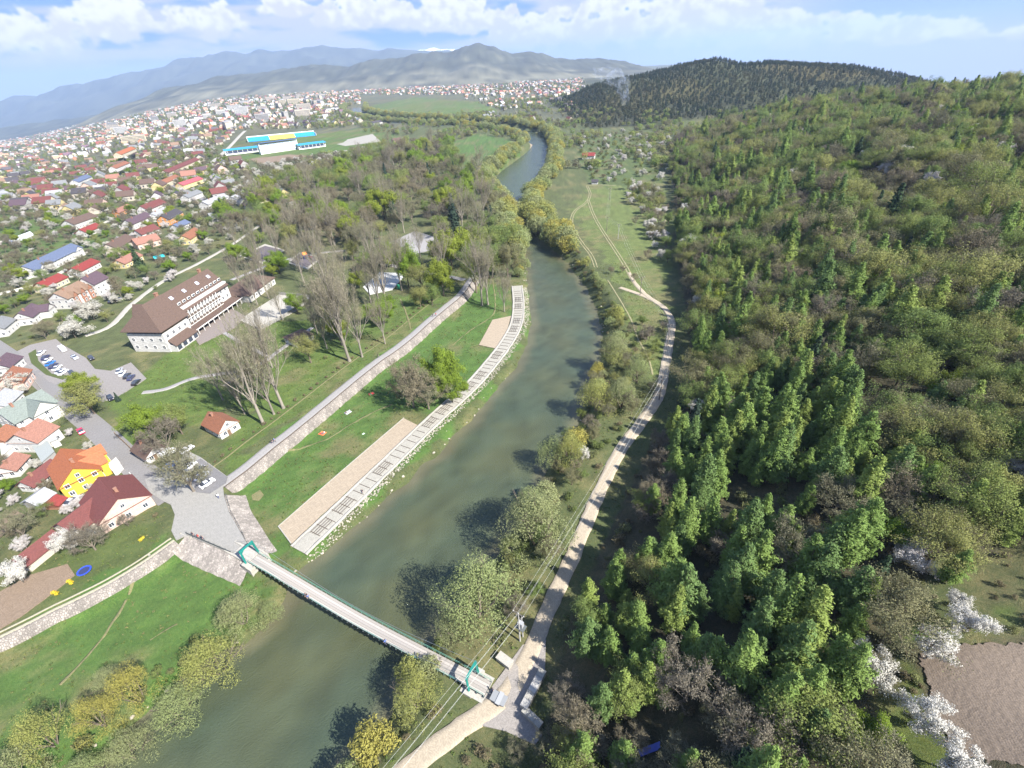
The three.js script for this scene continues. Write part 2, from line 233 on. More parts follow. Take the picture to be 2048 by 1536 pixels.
// ---------------------------------------------------------------- surfaces: levee, roads, square, paths, sand
const offset = (line, d) => line.map((p, i) => { const a = line[Math.max(0, i - 1)], b = line[Math.min(line.length - 1, i + 1)], x = b[0] - a[0], z = b[1] - a[1], q = Math.hypot(x, z) || 1; return [p[0] - z / q * d, p[1] + x / q * d]; });
const M = {
  stone: mat(C(0.40, 0.375, 0.345), { map: stoneTex, bumpMap: stoneBump, bumpScale: 0.12 }), paleStone: mat(C(0.54, 0.505, 0.47), { map: stoneTex, bumpMap: stoneBump, bumpScale: 0.12 }),
  paving: mat(C(0.36, 0.345, 0.335), { map: grainTex, roughness: 0.85 }), square: mat(C(0.335, 0.325, 0.30), { map: grainTex, roughness: 0.9 }), asphalt: mat(C(0.25, 0.24, 0.235), { map: grainTex, roughness: 0.92 }), lot: mat(C(0.29, 0.27, 0.258), { map: grainTex, roughness: 0.92 }), darkLot: mat(C(0.21, 0.205, 0.21), { map: grainTex, roughness: 0.92 }),
  sand: mat(C(0.42, 0.345, 0.255), { map: grainTex, roughness: 1 }), concrete: mat(C(0.42, 0.40, 0.345), { map: grainTex, roughness: 0.88, bumpMap: grainTex, bumpScale: 0.02 }), paleConcrete: mat(C(0.48, 0.455, 0.40), { map: grainTex }), kerb: mat(C(0.46, 0.425, 0.31), { map: grainTex }),
  dirt: mat(C(0.49, 0.415, 0.31), { map: grainTex, roughness: 1, bumpMap: grassTex, bumpScale: 0.04 }), trail: mat(C(0.24, 0.215, 0.115), { map: grassTex, roughness: 1 }), rut: mat(C(0.36, 0.315, 0.205), { map: grassTex, roughness: 1 }),
  soil: mat(C(0.30, 0.245, 0.20), { map: soilTex, roughness: 1, bumpMap: soilTex, bumpScale: 0.06 }), plot: mat(C(0.34, 0.26, 0.195), { map: soilTex, roughness: 1, bumpMap: soilTex, bumpScale: 0.1 }),
  wood: mat(C(0.12, 0.095, 0.075), { map: plankTex }), teal: mat(C(0.012, 0.25, 0.21), { roughness: 0.6, map: grainTex }), steel: mat(C(0.30, 0.33, 0.34), { roughness: 0.4, metalness: 0.6 }), deck: mat(C(0.40, 0.365, 0.325), { map: grainTex, roughness: 0.9 }), darkSteel: mat(C(0.09, 0.10, 0.10), { roughness: 0.6 }),
};
const sideSign = (line, i = 3) => { const o = offset(line, 2)[i]; return inside(lowland, o[0], o[1]) ? 1 : -1; };
const LA = smooth(levee.slice(2, 16), 2), LB = smooth(levee.slice(16, 21), 1.5), LC = smooth(levee.slice(21, 25), 1.5), LD = smooth(levee.slice(25), 2);
for (const [L, m, w, label, lift] of [[LA, M.stone, 2.9, 'pinkish stone facing of the levee below the upstream promenade', 0.10], [LB, M.paleStone, 4.7, 'pale stone facing between the square and the meadow', 0.14], [LC, M.paleStone, 4.7, 'pale stone facing below the square downstream of the footbridge', 0.12], [LD, M.stone, 2.2, 'stone facing of the levee along the downstream meadow', 0.10]]) {
  const s = sideSign(L); strip('levee_facing', offset(L, s * (w / 2 - 0.1)), w, m, { lift, label, category: 'embankment', tile: 9, round: false, dip: 0.5 });
}
{ const s = -sideSign(LA); strip('promenade', offset(LA, s * 1.75), 3.3, M.paving, { lift: 0.09, label: 'paved promenade along the levee top', category: 'path', dip: 0.35, round: false });
  strip('kerb', offset(LA, s * 0.02), 0.34, M.wood, { lift: 0.16, label: 'dark low edging between promenade and stone facing', category: 'kerb', round: false });
  strip('park_edge_path', offset(LA, s * 11.5).slice(14, -2), 0.7, M.trail, { lift: 0.03, label: 'narrow pale footway along the park side of the levee', category: 'path', round: false });
  const s2 = -sideSign(LD); strip('kerb', offset(LD, s2 * 0.5), 0.8, M.kerb, { lift: 0.14, label: 'yellowish concrete kerb along the downstream levee top', category: 'kerb', round: false });
  strip('kerb', offset(LD, s2 * 2.0), 0.5, M.kerb, { lift: 0.10, label: 'second pale kerb line behind the levee top', category: 'kerb', round: false }); }
{ const q = SS([[345, 935], [375, 902], [402, 915], [457, 955], [446, 974], [448, 990], [458, 1024], [476, 1055], [493, 1085], [511, 1110], [500, 1123], [464, 1108], [420, 1090], [373, 1070], [352, 1080], [343, 1062], [350, 1030], [342, 1010], [322, 1000], [300, 985], [290, 960]]);
  patch('square', q, 0, M.square, { lift: 0.13, label: 'pale concrete square at the head of the footbridge', category: 'square', dip: 0.35 });
  patch('parking_bay', SS([[402, 918], [456, 955], [452, 967], [420, 988], [392, 985], [384, 958], [372, 930]]), 0, M.darkLot, { lift: 0.19, label: 'grey asphalt parking bay beside the square', category: 'parking' }); }
strip('street', SS([[-60, 655], [-20, 684], [20, 712], [72, 752], [118, 792], [150, 822], [185, 851], [218, 881], [268, 930], [312, 968], [345, 995]]), (t) => 6.4 + 1.2 * t, M.asphalt, { lift: 0.08, label: 'grey street running from the square past the houses', category: 'street', dip: 0.35 });
patch('car_park', SS([[30, 705], [60, 690], [112, 678], [126, 690], [172, 716], [190, 738], [222, 742], [262, 725], [293, 757], [232, 795], [205, 803], [150, 785], [100, 765], [60, 735]]), 0, M.lot, { lift: 0.10, label: 'pale hotel car park beside the street', category: 'car park', dip: 0.35 });
const island = mat(C(0.10, 0.125, 0.035), { map: grassTex });
patch('traffic_island', SS([[57, 708], [72, 699], [77, 722], [104, 748], [138, 752], [126, 760], [92, 750], [63, 727]]), 0, island, { lift: 0.22, label: 'oval grass island in the car park', category: 'lawn' });
patch('lawn', SS([[192, 752], [196, 760], [183, 768], [160, 762]]), 0, island, { lift: 0.2, label: 'small grass corner with white letters by the car park', category: 'lawn' });
strip('park_path', SS([[285, 785], [330, 778], [385, 757], [440, 748], [480, 742], [520, 728], [560, 700], [600, 672], [625, 655]]), 2.2, M.paving, { lift: 0.06, label: 'curving paved path across the hotel lawn', category: 'path', dip: 0.2 });
strip('park_path', SS([[440, 660], [490, 690], [535, 712]]), 2, M.paving, { lift: 0.09, label: 'short paved path past the hotel terrace', category: 'path' });
strip('park_path', SS([[448, 772], [478, 752], [520, 735]]), 1.8, M.paving, { lift: 0.10, label: 'pale path branching towards the tall poplars', category: 'path' });
strip('park_road', SS([[170, 672], [215, 655], [262, 610], [330, 560], [400, 525], [470, 485], [520, 450]]), 3, M.paleConcrete, { lift: 0.06, label: 'pale lane behind the hotel', category: 'lane', dip: 0.2 });
strip('park_path', SS([[462, 560], [500, 545], [540, 530], [590, 515], [650, 505], [700, 500]]), 3, M.paving, { lift: 0.07, label: 'pale path leading past the playgrounds', category: 'path', dip: 0.2 });
strip('park_path', SS([[730, 515], [780, 530], [860, 545], [930, 560]]), 3.5, M.paving, { lift: 0.07, label: 'paved way from the park basin to the promenade', category: 'path', dip: 0.2 });
patch('park_square', SS([[775, 487], [830, 462], [868, 474], [865, 500], [800, 515], [765, 512]]), 0, M.paving, { lift: 0.12, label: 'pale paved clearing among the park trees', category: 'square', dip: 0.35 });
patch('basin', SS([[726, 575], [760, 545], [812, 548], [785, 580], [740, 590]]), 0, mat(C(0.66, 0.66, 0.64), { map: grainTex, roughness: 0.5 }), { lift: 0.35, label: 'empty white concrete basin in the park', category: 'basin' });
patch('service_yard', SS([[478, 640], [560, 588], [625, 590], [600, 618], [520, 660]]), 0, M.paleConcrete, { lift: 0.12, label: 'pale concrete service yard beside the hotel annex', category: 'yard', dip: 0.35 });
patch('terrace', SS([[385, 668], [460, 615], [490, 632], [470, 655], [398, 690]]), 0, mat(C(0.27, 0.23, 0.21), { map: grainTex }), { lift: 0.16, label: 'brownish paved hotel terrace', category: 'terrace', dip: 0.35 });
for (const [p, l] of [[[[485, 512], [530, 492], [565, 500], [525, 524]], 'dark rubber playground pad nearer the hotel'], [[[580, 525], [600, 508], [640, 515], [615, 535]], 'dark rubber playground pad with the red slide']]) { patch('playground_kerb', SS(p.map(([u, v], i) => [u + [-6, 0, 6, 0][i], v + [0, -4, 0, 4][i]])), 0, M.paleConcrete, { lift: 0.12, label: 'white kerb round the ' + l.replace('dark rubber ', ''), category: 'kerb', dip: 0.3 }); patch('playground', SS(p), 0, mat(C(0.10, 0.085, 0.095)), { lift: 0.17, label: l, category: 'playground' }); }
// lower meadow
patch('beach', SS([[558, 1052], [808, 837], [836, 851], [582, 1087]], MEADOW), MEADOW, M.sand, { lift: 0.12, label: 'long sandy beach strip beside the sunbathing embankment', category: 'beach', dip: 0.35, tile: 6 });
patch('beach', SS([[985, 640], [1022, 632], [1004, 700], [958, 690]], MEADOW), MEADOW, M.sand, { lift: 0.14, label: 'small sandy pad at the upstream end of the embankment', category: 'beach', dip: 0.35, tile: 6 });
{ const e = SS([[556, 1054], [682, 944], [808, 836]], MEADOW); strip('kerb', e, 0.28, M.concrete, { lift: 0.24, y: MEADOW, label: 'thin kerb between sand strip and meadow', category: 'kerb' }); strip('kerb', SS([[557, 1053], [583, 1088]], MEADOW), 0.3, M.paleConcrete, { lift: 0.26, y: MEADOW, label: 'short kerb closing the sand strip near the bridge', category: 'kerb' }); }
const embPx = [[597, 1101], [665, 1036], [737, 966], [808, 897], [878, 830], [940, 774], [981, 728], [1014, 684], [1033, 646], [1037, 606], [1034, 572]];
const emb = smooth(SS(embPx, MEADOW), 1.2);
strip('embankment', emb, 5.6, M.concrete, { lift: 0.18, y: MEADOW, label: 'sloping concrete embankment along the river', category: 'embankment', round: false, dip: 0.4, tile: 5 });
for (const [d, l] of [[-2.75, 'beach side'], [2.75, 'river side']]) strip('coping', offset(emb, d), 0.75, M.paleConcrete, { lift: 0.30, y: MEADOW, round: false, wob: 0.35, label: 'pale stone coping on the ' + l + ' of the embankment', category: 'coping' });
for (const [px, w, l] of [[[[470, 990], [545, 918], [600, 897], [650, 880], [700, 850], [740, 828], [785, 808]], 0.6, 'trodden trail across the meadow below the promenade'], [[[835, 770], [880, 715], [935, 665], [985, 630], [990, 600], [985, 560]], 0.55, 'trodden trail across the upstream meadow'], [[[285, 1150], [262, 1185], [232, 1235], [190, 1295], [150, 1340], [120, 1370]], 0.55, 'pale trail from the levee stairs down the lower meadow'], [[[300, 1280], [330, 1262], [355, 1248]], 0.35, 'faint trail towards the river willows']]) strip('trail', SS(px, MEADOW), w, M.trail, { lift: 0.035, label: l, category: 'trail', wob: 1.1 });
strip('trail', SS([[800, 598], [812, 625], [822, 660]]), 0.8, M.trail, { lift: 0.04, label: 'short trail from the park down to the promenade', category: 'trail', wob: 0.5 });
patch('bare_patch', SS([[503, 990], [520, 980], [528, 990], [518, 1002], [505, 1000]], MEADOW), MEADOW, M.trail, { lift: 0.03, label: 'round bare earth spot in the meadow by the square', category: 'soil' });
patch('gravel_bar', SS([[1042, 312], [1060, 297], [1065, 290], [1059, 287], [1046, 299], [1034, 309]], WATER), WATER, M.sand, { lift: 0.35, label: 'pale gravel bar at the upper river bend', category: 'gravel bar' });
// far bank: dirt road, tracks
strip('dirt_road', SS([[770, 1580], [850, 1510], [905, 1468], [960, 1428], [1015, 1385], [1048, 1330], [1075, 1270], [1103, 1205], [1140, 1125], [1175, 1040], [1210, 960], [1245, 895], [1290, 835], [1320, 785], [1330, 735], [1340, 680], [1343, 640], [1324, 612], [1290, 593], [1240, 575]]), (t) => t < 0.62 ? 3.6 : mix(3.6, 2.4, (t - 0.62) / 0.38), M.dirt, { lift: 0.07, label: 'pale dirt road between the river and the wooded slope', category: 'road', dip: 0.3, wob: 0.12 });
strip('dirt_road', SS([[1322, 611], [1292, 590], [1270, 566], [1258, 545]]), (t) => mix(2.4, 1.8, t), M.dirt, { lift: 0.10, label: 'dirt spur joining the straighter meadow track', category: 'road', wob: 0.2 });
patch('turning_place', SS([[945, 1430], [975, 1385], [1005, 1345], [1045, 1290], [1092, 1275], [1090, 1340], [1052, 1415], [1085, 1470], [1070, 1490], [1010, 1462], [960, 1450]]), 0, mat(C(0.33, 0.30, 0.27), { map: grainTex }), { lift: 0.05, label: 'worn turning place at the far end of the footbridge', category: 'yard', dip: 0.3 });
for (const [px, l] of [[[[1174, 372], [1180, 388], [1172, 405], [1150, 422], [1143, 440], [1148, 462], [1165, 488], [1183, 512], [1192, 535]], 'winding grassy'], [[[1176, 400], [1188, 432], [1205, 462], [1230, 500], [1252, 535], [1268, 565], [1300, 600]], 'straighter']]) for (const s of [-0.85, 0.85]) strip('wheel_rut', offset(smooth(SS(px), 2), s), 0.75, M.rut, { lift: 0.06, round: false, wob: 0.4, label: (s < 0 ? 'river-side' : 'hill-side') + ' wheel rut of the ' + l + ' track in the meadow', category: 'track' });
strip('trail', SS([[1215, 560], [1240, 600], [1262, 640], [1275, 675], [1298, 720], [1305, 750]]), 0.7, M.rut, { lift: 0.05, label: 'footpath between the river trees and the dirt road', category: 'trail', wob: 0.4 });
strip('trail', SS([[1172, 371], [1200, 370], [1232, 371]]), 1.5, M.rut, { lift: 0.05, label: 'pale cross track at the top of the meadow', category: 'track', wob: 0.3 });
strip('trail', SS([[1318, 455], [1335, 438], [1352, 430]]), 2, M.rut, { lift: 0.07, label: 'bare track climbing from the meadow into the woods', category: 'track', wob: 0.3 });

// ---------------------------------------------------------------- river
{
  const sh = new THREE.Shape(), big = [...offset(leftBank, 0), ...rightBank];
  const g0 = new THREE.ShapeGeometry(new THREE.Shape(big.map(([x, z]) => new THREE.Vector2(x, -z))));
  g0.rotateX(-Math.PI / 2);
  // a fine mesh near by, so that the bed's tones can vary: cells of the river's box kept where they touch it
  const pos = [], uv = [], col = [], idx = [], st = 3.2, id = new Map(), bx = [-150, 130, -480, 20];
  const P = (i, j) => { const k = i + ',' + j; if (!id.has(k)) { const x = bx[0] + i * st, z = bx[2] + j * st; id.set(k, pos.length / 3); pos.push(x, WATER, z); uv.push(x / 9, z / 9); const e = Math.min(toLine(leftBank, x, z), toLine(rightBank, x, z)), n = fbm(x * 0.05, z * 0.05, 4), s = 1 - sstep(0.5, 5, e + 2 * n), f = 1 + 0.28 * n + 0.16 * n2(x * 0.3, z * 0.3); const bed = clamp(0.5 + fbm(x * 0.03 + 9, z * 0.03, 3)); col.push(mix(mix(0.050, 0.066, bed), 0.13, s * 0.7) * f, mix(mix(0.068, 0.074, bed), 0.118, s * 0.7) * f, mix(mix(0.044, 0.038, bed), 0.07, s * 0.7) * f); } return id.get(k); };
  const near = (x, z) => inside(river, x, z) || Math.min(toLine(leftBank, x, z), toLine(rightBank, x, z)) < 4;
  for (let j = 0; bx[2] + j * st < bx[3]; j++) for (let i = 0; bx[0] + i * st < bx[1]; i++) { const x = bx[0] + (i + 0.5) * st, z = bx[2] + (j + 0.5) * st; if (!near(x, z)) continue; const a = P(i, j), b = P(i + 1, j), c = P(i, j + 1), d = P(i + 1, j + 1); idx.push(a, c, b, b, c, d); }
  const fg = geo(pos, uv, idx); fg.setAttribute('color', new THREE.Float32BufferAttribute(col, 3));
  const far = g0.toNonIndexed(), fp = far.attributes.position, fpos = [], fuv = [], fcol = [];
  for (let i = 0; i < fp.count; i++) { fpos.push(fp.getX(i), WATER - 0.06, fp.getZ(i)); fuv.push(fp.getX(i) / 9, fp.getZ(i) / 9); fcol.push(0.05, 0.068, 0.046); }
  const f2 = new THREE.BufferGeometry(); f2.setAttribute('position', new THREE.Float32BufferAttribute(fpos, 3)); f2.setAttribute('uv', new THREE.Float32BufferAttribute(fuv, 2)); f2.setAttribute('color', new THREE.Float32BufferAttribute(fcol, 3)); f2.computeVertexNormals();
  const n = fg.toNonIndexed(); n.computeVertexNormals();
  const g = mergeGeometries([n, f2]);
  struct('river', g, new THREE.MeshPhysicalMaterial({ vertexColors: true, roughness: 0.07, ior: 1.33, bumpMap: waveBump, bumpScale: 0.16, side: THREE.DoubleSide }), 'slow green river winding up the valley', 'river');
}
// ---------------------------------------------------------------- plants
class Builder {
  constructor() { this.p = []; this.n = []; this.c = []; }
  tri(a, b, c, na, nb, nc, col) { for (const q of [a, b, c]) this.p.push(q.x, q.y, q.z); for (const q of [na, nb, nc]) this.n.push(q.x, q.y, q.z); for (let i = 0; i < 3; i++) this.c.push(col, col, col); }
  tube(a, b, ra, rb, k = 4) {
    const d = b.clone().sub(a), s = Math.abs(d.y) > 0.9 * d.length() ? V3(1, 0, 0) : V3(0, 1, 0), u = d.clone().cross(s).normalize(), w = d.clone().cross(u).normalize(), t = 0.85 + 0.3 * rnd();
    for (let i = 0; i < k; i++) { const e0 = i / k * 6.2832, e1 = (i + 1) / k * 6.2832, n0 = u.clone().multiplyScalar(Math.cos(e0)).addScaledVector(w, Math.sin(e0)), n1 = u.clone().multiplyScalar(Math.cos(e1)).addScaledVector(w, Math.sin(e1)); const a0 = a.clone().addScaledVector(n0, ra), a1 = a.clone().addScaledVector(n1, ra), b0 = b.clone().addScaledVector(n0, rb), b1 = b.clone().addScaledVector(n1, rb); this.tri(a0, a1, b0, n0, n1, n0, t); this.tri(a1, b1, b0, n1, n1, n0, t); }
  }
  leaf(c, out, size, tone, long = 1.35) {                             // a small leaf spray: two triangles, turned loosely outwards
    const f = V3(rr(-1, 1), rr(-1, 1), rr(-1, 1)).addScaledVector(out, 0.9).normalize(), s = V3(rr(-1, 1), rr(-1, 1), rr(-1, 1)).cross(f).normalize(), t = f.clone().cross(s).normalize();
    const n = f.clone().addScaledVector(out, 0.6).normalize(), w = size * 0.5, l = size * 0.5 * long;
    const A = c.clone().addScaledVector(s, -w * rr(0.5, 1)).addScaledVector(t, -l * rr(0.2, 0.6)), B = c.clone().addScaledVector(s, w * rr(0.5, 1)).addScaledVector(t, -l * rr(0.2, 0.8)), D = c.clone().addScaledVector(t, l).addScaledVector(s, w * rr(-0.4, 0.4)), E = c.clone().addScaledVector(t, -l).addScaledVector(s, w * rr(-0.5, 0.5));
    this.tri(A, B, D, n, n, n, tone); this.tri(A, E, B, n, n, n, tone);
  }
  build() { const g = new THREE.BufferGeometry(); g.setAttribute('position', new THREE.Float32BufferAttribute(this.p, 3)); g.setAttribute('normal', new THREE.Float32BufferAttribute(this.n, 3)); g.setAttribute('color', new THREE.Float32BufferAttribute(this.c, 3)); return g; }
}
const dirBy = (d, spread, up = 0) => { const r = V3(rr(-1, 1), rr(-1, 1), rr(-1, 1)).normalize(); const q = d.clone().addScaledVector(r, spread); q.y += up; return q.normalize(); };
function grow(b, p, d, len, r, depth, o, tips) {                      // a limb in three bent pieces, then its branches
  let q = p.clone(), dd = d.clone(); const k = o.bends || 3, rEnd = depth ? r * 0.62 : r * 0.35, kids = [];
  for (let i = 0; i < k; i++) { dd = dirBy(dd, o.crook, o.lift); const e = q.clone().addScaledVector(dd, len / k); b.tube(q, e, mix(r, rEnd, i / k), mix(r, rEnd, (i + 1) / k), depth > 2 ? 5 : 3); q = e; kids.push([e, dd.clone(), mix(r, rEnd, (i + 1) / k)]); if (depth <= 1) tips.push([e.clone(), dd.clone()]); }
  if (!depth) return;
  const n = o.kids[o.kids.length - depth] ?? 3;
  for (let i = 0; i < n; i++) { const at = kids[i < 2 ? k - 1 : Math.max(0, k - 1 - Math.floor(rnd() * k))]; grow(b, at[0], dirBy(at[1], o.spread, o.lift), len * rr(o.short[0], o.short[1]), Math.max(0.012, at[2] * (i ? 0.62 : 0.8)), depth - 1, o, tips); }
}
const tone = () => rr(0.88, 1.12);
const POPLAR = () => { const b = new Builder(), tips = [], f = new Builder(); let p = V3(0, -0.3, 0), d = V3(rr(-0.05, 0.05), 1, rr(-0.05, 0.05)); const h = 8.5; const q = p.clone().addScaledVector(d, h); b.tube(p, q, 0.52, 0.40, 7); b.tube(V3(0, -0.4, 0), V3(0, 0.9, 0), 0.75, 0.5, 7);
  for (let i = 0; i < 7; i++) grow(b, p.clone().addScaledVector(d, h * rr(0.62, 1)), dirBy(V3(Math.cos(i * 0.9 + rr(0, 0.5)) * 0.5, 1, Math.sin(i * 0.9) * 0.5).normalize(), 0.12), rr(7, 9.5), 0.17, 3, { crook: 0.13, lift: 0.11, spread: 0.58, kids: [4, 4, 4], short: [0.5, 0.72], bends: 4 }, tips);
  grow(b, q, d, 10, 0.34, 3, { crook: 0.08, lift: 0.1, spread: 0.55, kids: [5, 4, 4], short: [0.5, 0.68], bends: 4 }, tips);
  for (const [t, td] of tips) for (let i = 0; i < 2; i++) { const e = t.clone().addScaledVector(dirBy(td, 0.6, 0.2), rr(0.5, 1.2)); f.tube(t, e, 0.018, 0.008, 3); if (rnd() < 0.4) f.leaf(e, td, 0.17, tone(), 2.2); }
  return [b, f]; };
const BARE = (h, w) => () => { const b = new Builder(), tips = [], f = new Builder(); b.tube(V3(0, -0.3, 0), V3(0, h * 0.22, 0), 0.22, 0.17, 6); const n = 5; for (let i = 0; i < n; i++) grow(b, V3(0, h * rr(0.12, 0.22), 0), dirBy(V3(Math.cos(i * 1.26) * w, 1, Math.sin(i * 1.26) * w).normalize(), 0.15), h * rr(0.3, 0.38), 0.12, 3, { crook: 0.2, lift: 0.04, spread: 0.75, kids: [4, 4, 4], short: [0.52, 0.75] }, tips);
  for (const [t, td] of tips) for (let i = 0; i < 3; i++) { const e = t.clone().addScaledVector(dirBy(td, 0.8, 0.1), rr(0.3, 0.8)); f.tube(t, e, 0.016, 0.007, 3); f.leaf(e, td, 0.12, tone(), 2); } return [b, f]; };
const LEAFY = (h, w, dens, size, sparse = 0) => () => { const b = new Builder(), tips = [], f = new Builder(); b.tube(V3(0, -0.4, 0), V3(0, h * 0.25, 0), h * 0.022, h * 0.017, 6); const n = 5; for (let i = 0; i < n; i++) grow(b, V3(0, h * rr(0.14, 0.25), 0), dirBy(V3(Math.cos(i * 1.26) * w, 1, Math.sin(i * 1.26) * w).normalize(), 0.18), h * rr(0.29, 0.36), h * 0.011, 2, { crook: 0.2, lift: 0.03, spread: 0.85, kids: [4, 4], short: [0.55, 0.8] }, tips); grow(b, V3(0, h * 0.25, 0), V3(0, 1, 0), h * 0.34, h * 0.013, 2, { crook: 0.15, lift: 0.03, spread: 0.8, kids: [5, 4], short: [0.5, 0.75] }, tips);
  const mid = V3(0, h * 0.55, 0); for (const [t, td] of tips) { if (rnd() < sparse) continue; const k = dens * rr(0.5, 1.5), cr = h * 0.075 * rr(0.7, 1.3), out = t.clone().sub(mid).normalize(); for (let i = 0; i < k; i++) { const o = V3(rr(-1, 1), rr(-0.8, 0.9), rr(-1, 1)); if (o.lengthSq() > 1) o.normalize(); f.leaf(t.clone().addScaledVector(o, cr), o.clone().addScaledVector(out, 0.7).normalize(), size * rr(0.7, 1.3), tone()); } } return [b, f]; };
const LARCH = (h, w) => () => { const b = new Builder(), f = new Builder(); b.tube(V3(0, -0.5, 0), V3(0, h * 0.5, 0), 0.17, 0.11, 5); b.tube(V3(0, h * 0.5, 0), V3(0, h * 0.97, 0), 0.11, 0.02, 4); const lv = 15; const lean = V3(rr(-0.04, 0.04), 0, rr(-0.04, 0.04));
  for (let l = 0; l < lv; l++) { const t = l / (lv - 1), y = h * mix(0.13, 0.95, t), R = w * (t < 0.28 ? mix(0.72, 1, t / 0.28) : Math.pow(1 - (t - 0.28) / 0.74, 0.72)) * rr(0.8, 1.15), n = Math.round(mix(8, 4, t)); for (let i = 0; i < n; i++) { const a = (i + rr(-0.35, 0.35)) / n * 6.283 + l * 1.3, len = R * rr(0.65, 1.15), d = V3(Math.cos(a), rr(0.05, 0.30), Math.sin(a)).normalize(), p0 = V3(lean.x * y, y, lean.z * y), e = p0.clone().addScaledVector(d, len); b.tube(p0, e, 0.03, 0.008, 3); const k = Math.max(3, Math.round(len * 4.2)); for (let s = 0; s < k; s++) { const c = p0.clone().lerp(e, mix(0.25, 1.03, (s + rnd()) / k)); c.y -= 0.10 * len * rr(-0.3, 1); for (let q = 0; q < 13; q++) f.leaf(c.clone().add(V3(rr(-0.36, 0.36), rr(-0.3, 0.36), rr(-0.36, 0.36))), V3(d.x, 0.75, d.z).normalize(), rr(0.13, 0.25), tone(), 1.9); } } }
  for (let q = 0; q < 26; q++) f.leaf(V3(lean.x * h + rr(-0.2, 0.2), h * rr(0.93, 1.0), lean.z * h + rr(-0.2, 0.2)), V3(0, 1, 0), 0.3, tone(), 1.8); return [b, f]; };
const SPRUCE = (h, w) => () => { const b = new Builder(), f = new Builder(); b.tube(V3(0, -0.5, 0), V3(0, h * 0.96, 0), 0.2, 0.03, 5); const lv = 20; for (let l = 0; l < lv; l++) { const t = l / (lv - 1), y = h * mix(0.08, 0.97, t), R = w * Math.pow(1 - t * 0.97, 0.9), n = Math.round(mix(11, 4, t)); for (let i = 0; i < n; i++) { const a = (i + rr(-0.3, 0.3)) / n * 6.283, len = R * rr(0.75, 1.1), d = V3(Math.cos(a), -0.22, Math.sin(a)).normalize(), k = Math.max(2, Math.round(len * 3)); for (let s = 0; s < k; s++) { const c = V3(0, y, 0).addScaledVector(d, len * (s + 0.6) / k); for (let q = 0; q < 3; q++) f.leaf(c.clone().add(V3(rr(-0.25, 0.25), rr(-0.12, 0.18), rr(-0.25, 0.25))), V3(d.x, 0.9, d.z).normalize(), rr(0.4, 0.65), tone(), 1.6); } } } return [b, f]; };
const WILLOW = (h, w, lobes = 13, dens = 230, size = 0.36) => () => { const b = new Builder(), f = new Builder(), tips = []; for (let i = 0; i < 4; i++) grow(b, V3(rr(-0.4, 0.4), -0.3, rr(-0.4, 0.4)), dirBy(V3(Math.cos(i * 1.6) * 0.45, 1, Math.sin(i * 1.6) * 0.45).normalize(), 0.1), h * 0.42, 0.2, 2, { crook: 0.14, lift: 0.03, spread: 0.6, kids: [3, 3], short: [0.5, 0.7] }, tips);
  for (let l = 0; l < lobes; l++) { const a = l * 2.4 + rr(0, 0.8), q = Math.sqrt((l + 0.5) / lobes) * (lobes > 20 ? rr(0.75, 1.22) : 1), y = h * mix(0.80, 0.30, Math.pow(q, 1.7)) * rr(0.86, 1.12), c = V3(Math.cos(a) * w * q * 0.78, y, Math.sin(a) * w * q * 0.78), R = w * rr(lobes > 20 ? 0.15 : 0.30, lobes > 20 ? 0.37 : 0.48), Ry = R * rr(0.9, 1.35); const n = dens * (R / (0.4 * w)) ** 2; for (let i = 0; i < n; i++) { const o = V3(rr(-1, 1), rr(-1, 1), rr(-1, 1)).normalize(), k = Math.cbrt(rr(lobes > 20 ? 0.4 : 0.18, 1)) * (1 + 0.22 * n3(o.x * 2.1 + l, o.y * 2.1, o.z * 2.1)); if (n3(o.x * 3 + l * 7, o.y * 3, o.z * 3) < (lobes > 20 ? -0.28 : -0.52)) continue; f.leaf(c.clone().add(V3(o.x * R * k, o.y * Ry * k, o.z * R * k)), V3(o.x, o.y + 0.35, o.z).normalize(), size * rr(0.6, 1.35), tone(), 1.7); } } return [b, f]; };
const SHRUB = (h, w, n, size) => () => { const b = new Builder(), f = new Builder(); for (let i = 0; i < 9; i++) { const d = dirBy(V3(0, 1, 0), 0.8); b.tube(V3(0, -0.2, 0), V3(d.x * w * 0.8, h * 0.8, d.z * w * 0.8), 0.04, 0.012, 3); } const L = []; for (let l = 0; l < 5; l++) L.push([rr(-0.45, 0.45) * w, h * rr(0.35, 0.7), rr(-0.45, 0.45) * w, rr(0.4, 0.62) * w]); for (let i = 0; i < n; i++) { const [x, y, z, R] = L[i % 5], o = V3(rr(-1, 1), rr(-0.7, 1), rr(-1, 1)).normalize(), k = Math.cbrt(rr(0.1, 1)); f.leaf(V3(x + o.x * R * k, Math.max(0.05, y + o.y * R * 0.8 * k), z + o.z * R * k), V3(o.x, o.y + 0.3, o.z).normalize(), size * rr(0.6, 1.3), tone(), 1.5); } return [b, f]; };
const TUFT = (h, w, n, size, cone) => () => { const b = new Builder(), f = new Builder(); b.tube(V3(0, -0.5, 0), V3(0, h * 0.6, 0), 0.15, 0.06, 3); for (let i = 0; i < n; i++) { const o = V3(rr(-1, 1), rr(-1, 1), rr(-1, 1)).normalize(), k = Math.cbrt(rr(0.25, 1)), y = o.y * k; const q = cone ? clamp(1.05 - (y + 1) * 0.5) * 1.15 : 1 + 0.25 * n3(o.x * 2, o.y * 2, o.z * 2 + h); f.leaf(V3(o.x * k * w * q, h * (0.56 + 0.43 * y), o.z * k * w * q), V3(o.x, o.y + 0.4, o.z).normalize(), size * rr(0.6, 1.3), tone(), 1.2); } return [b, f]; };
const kinds = {};
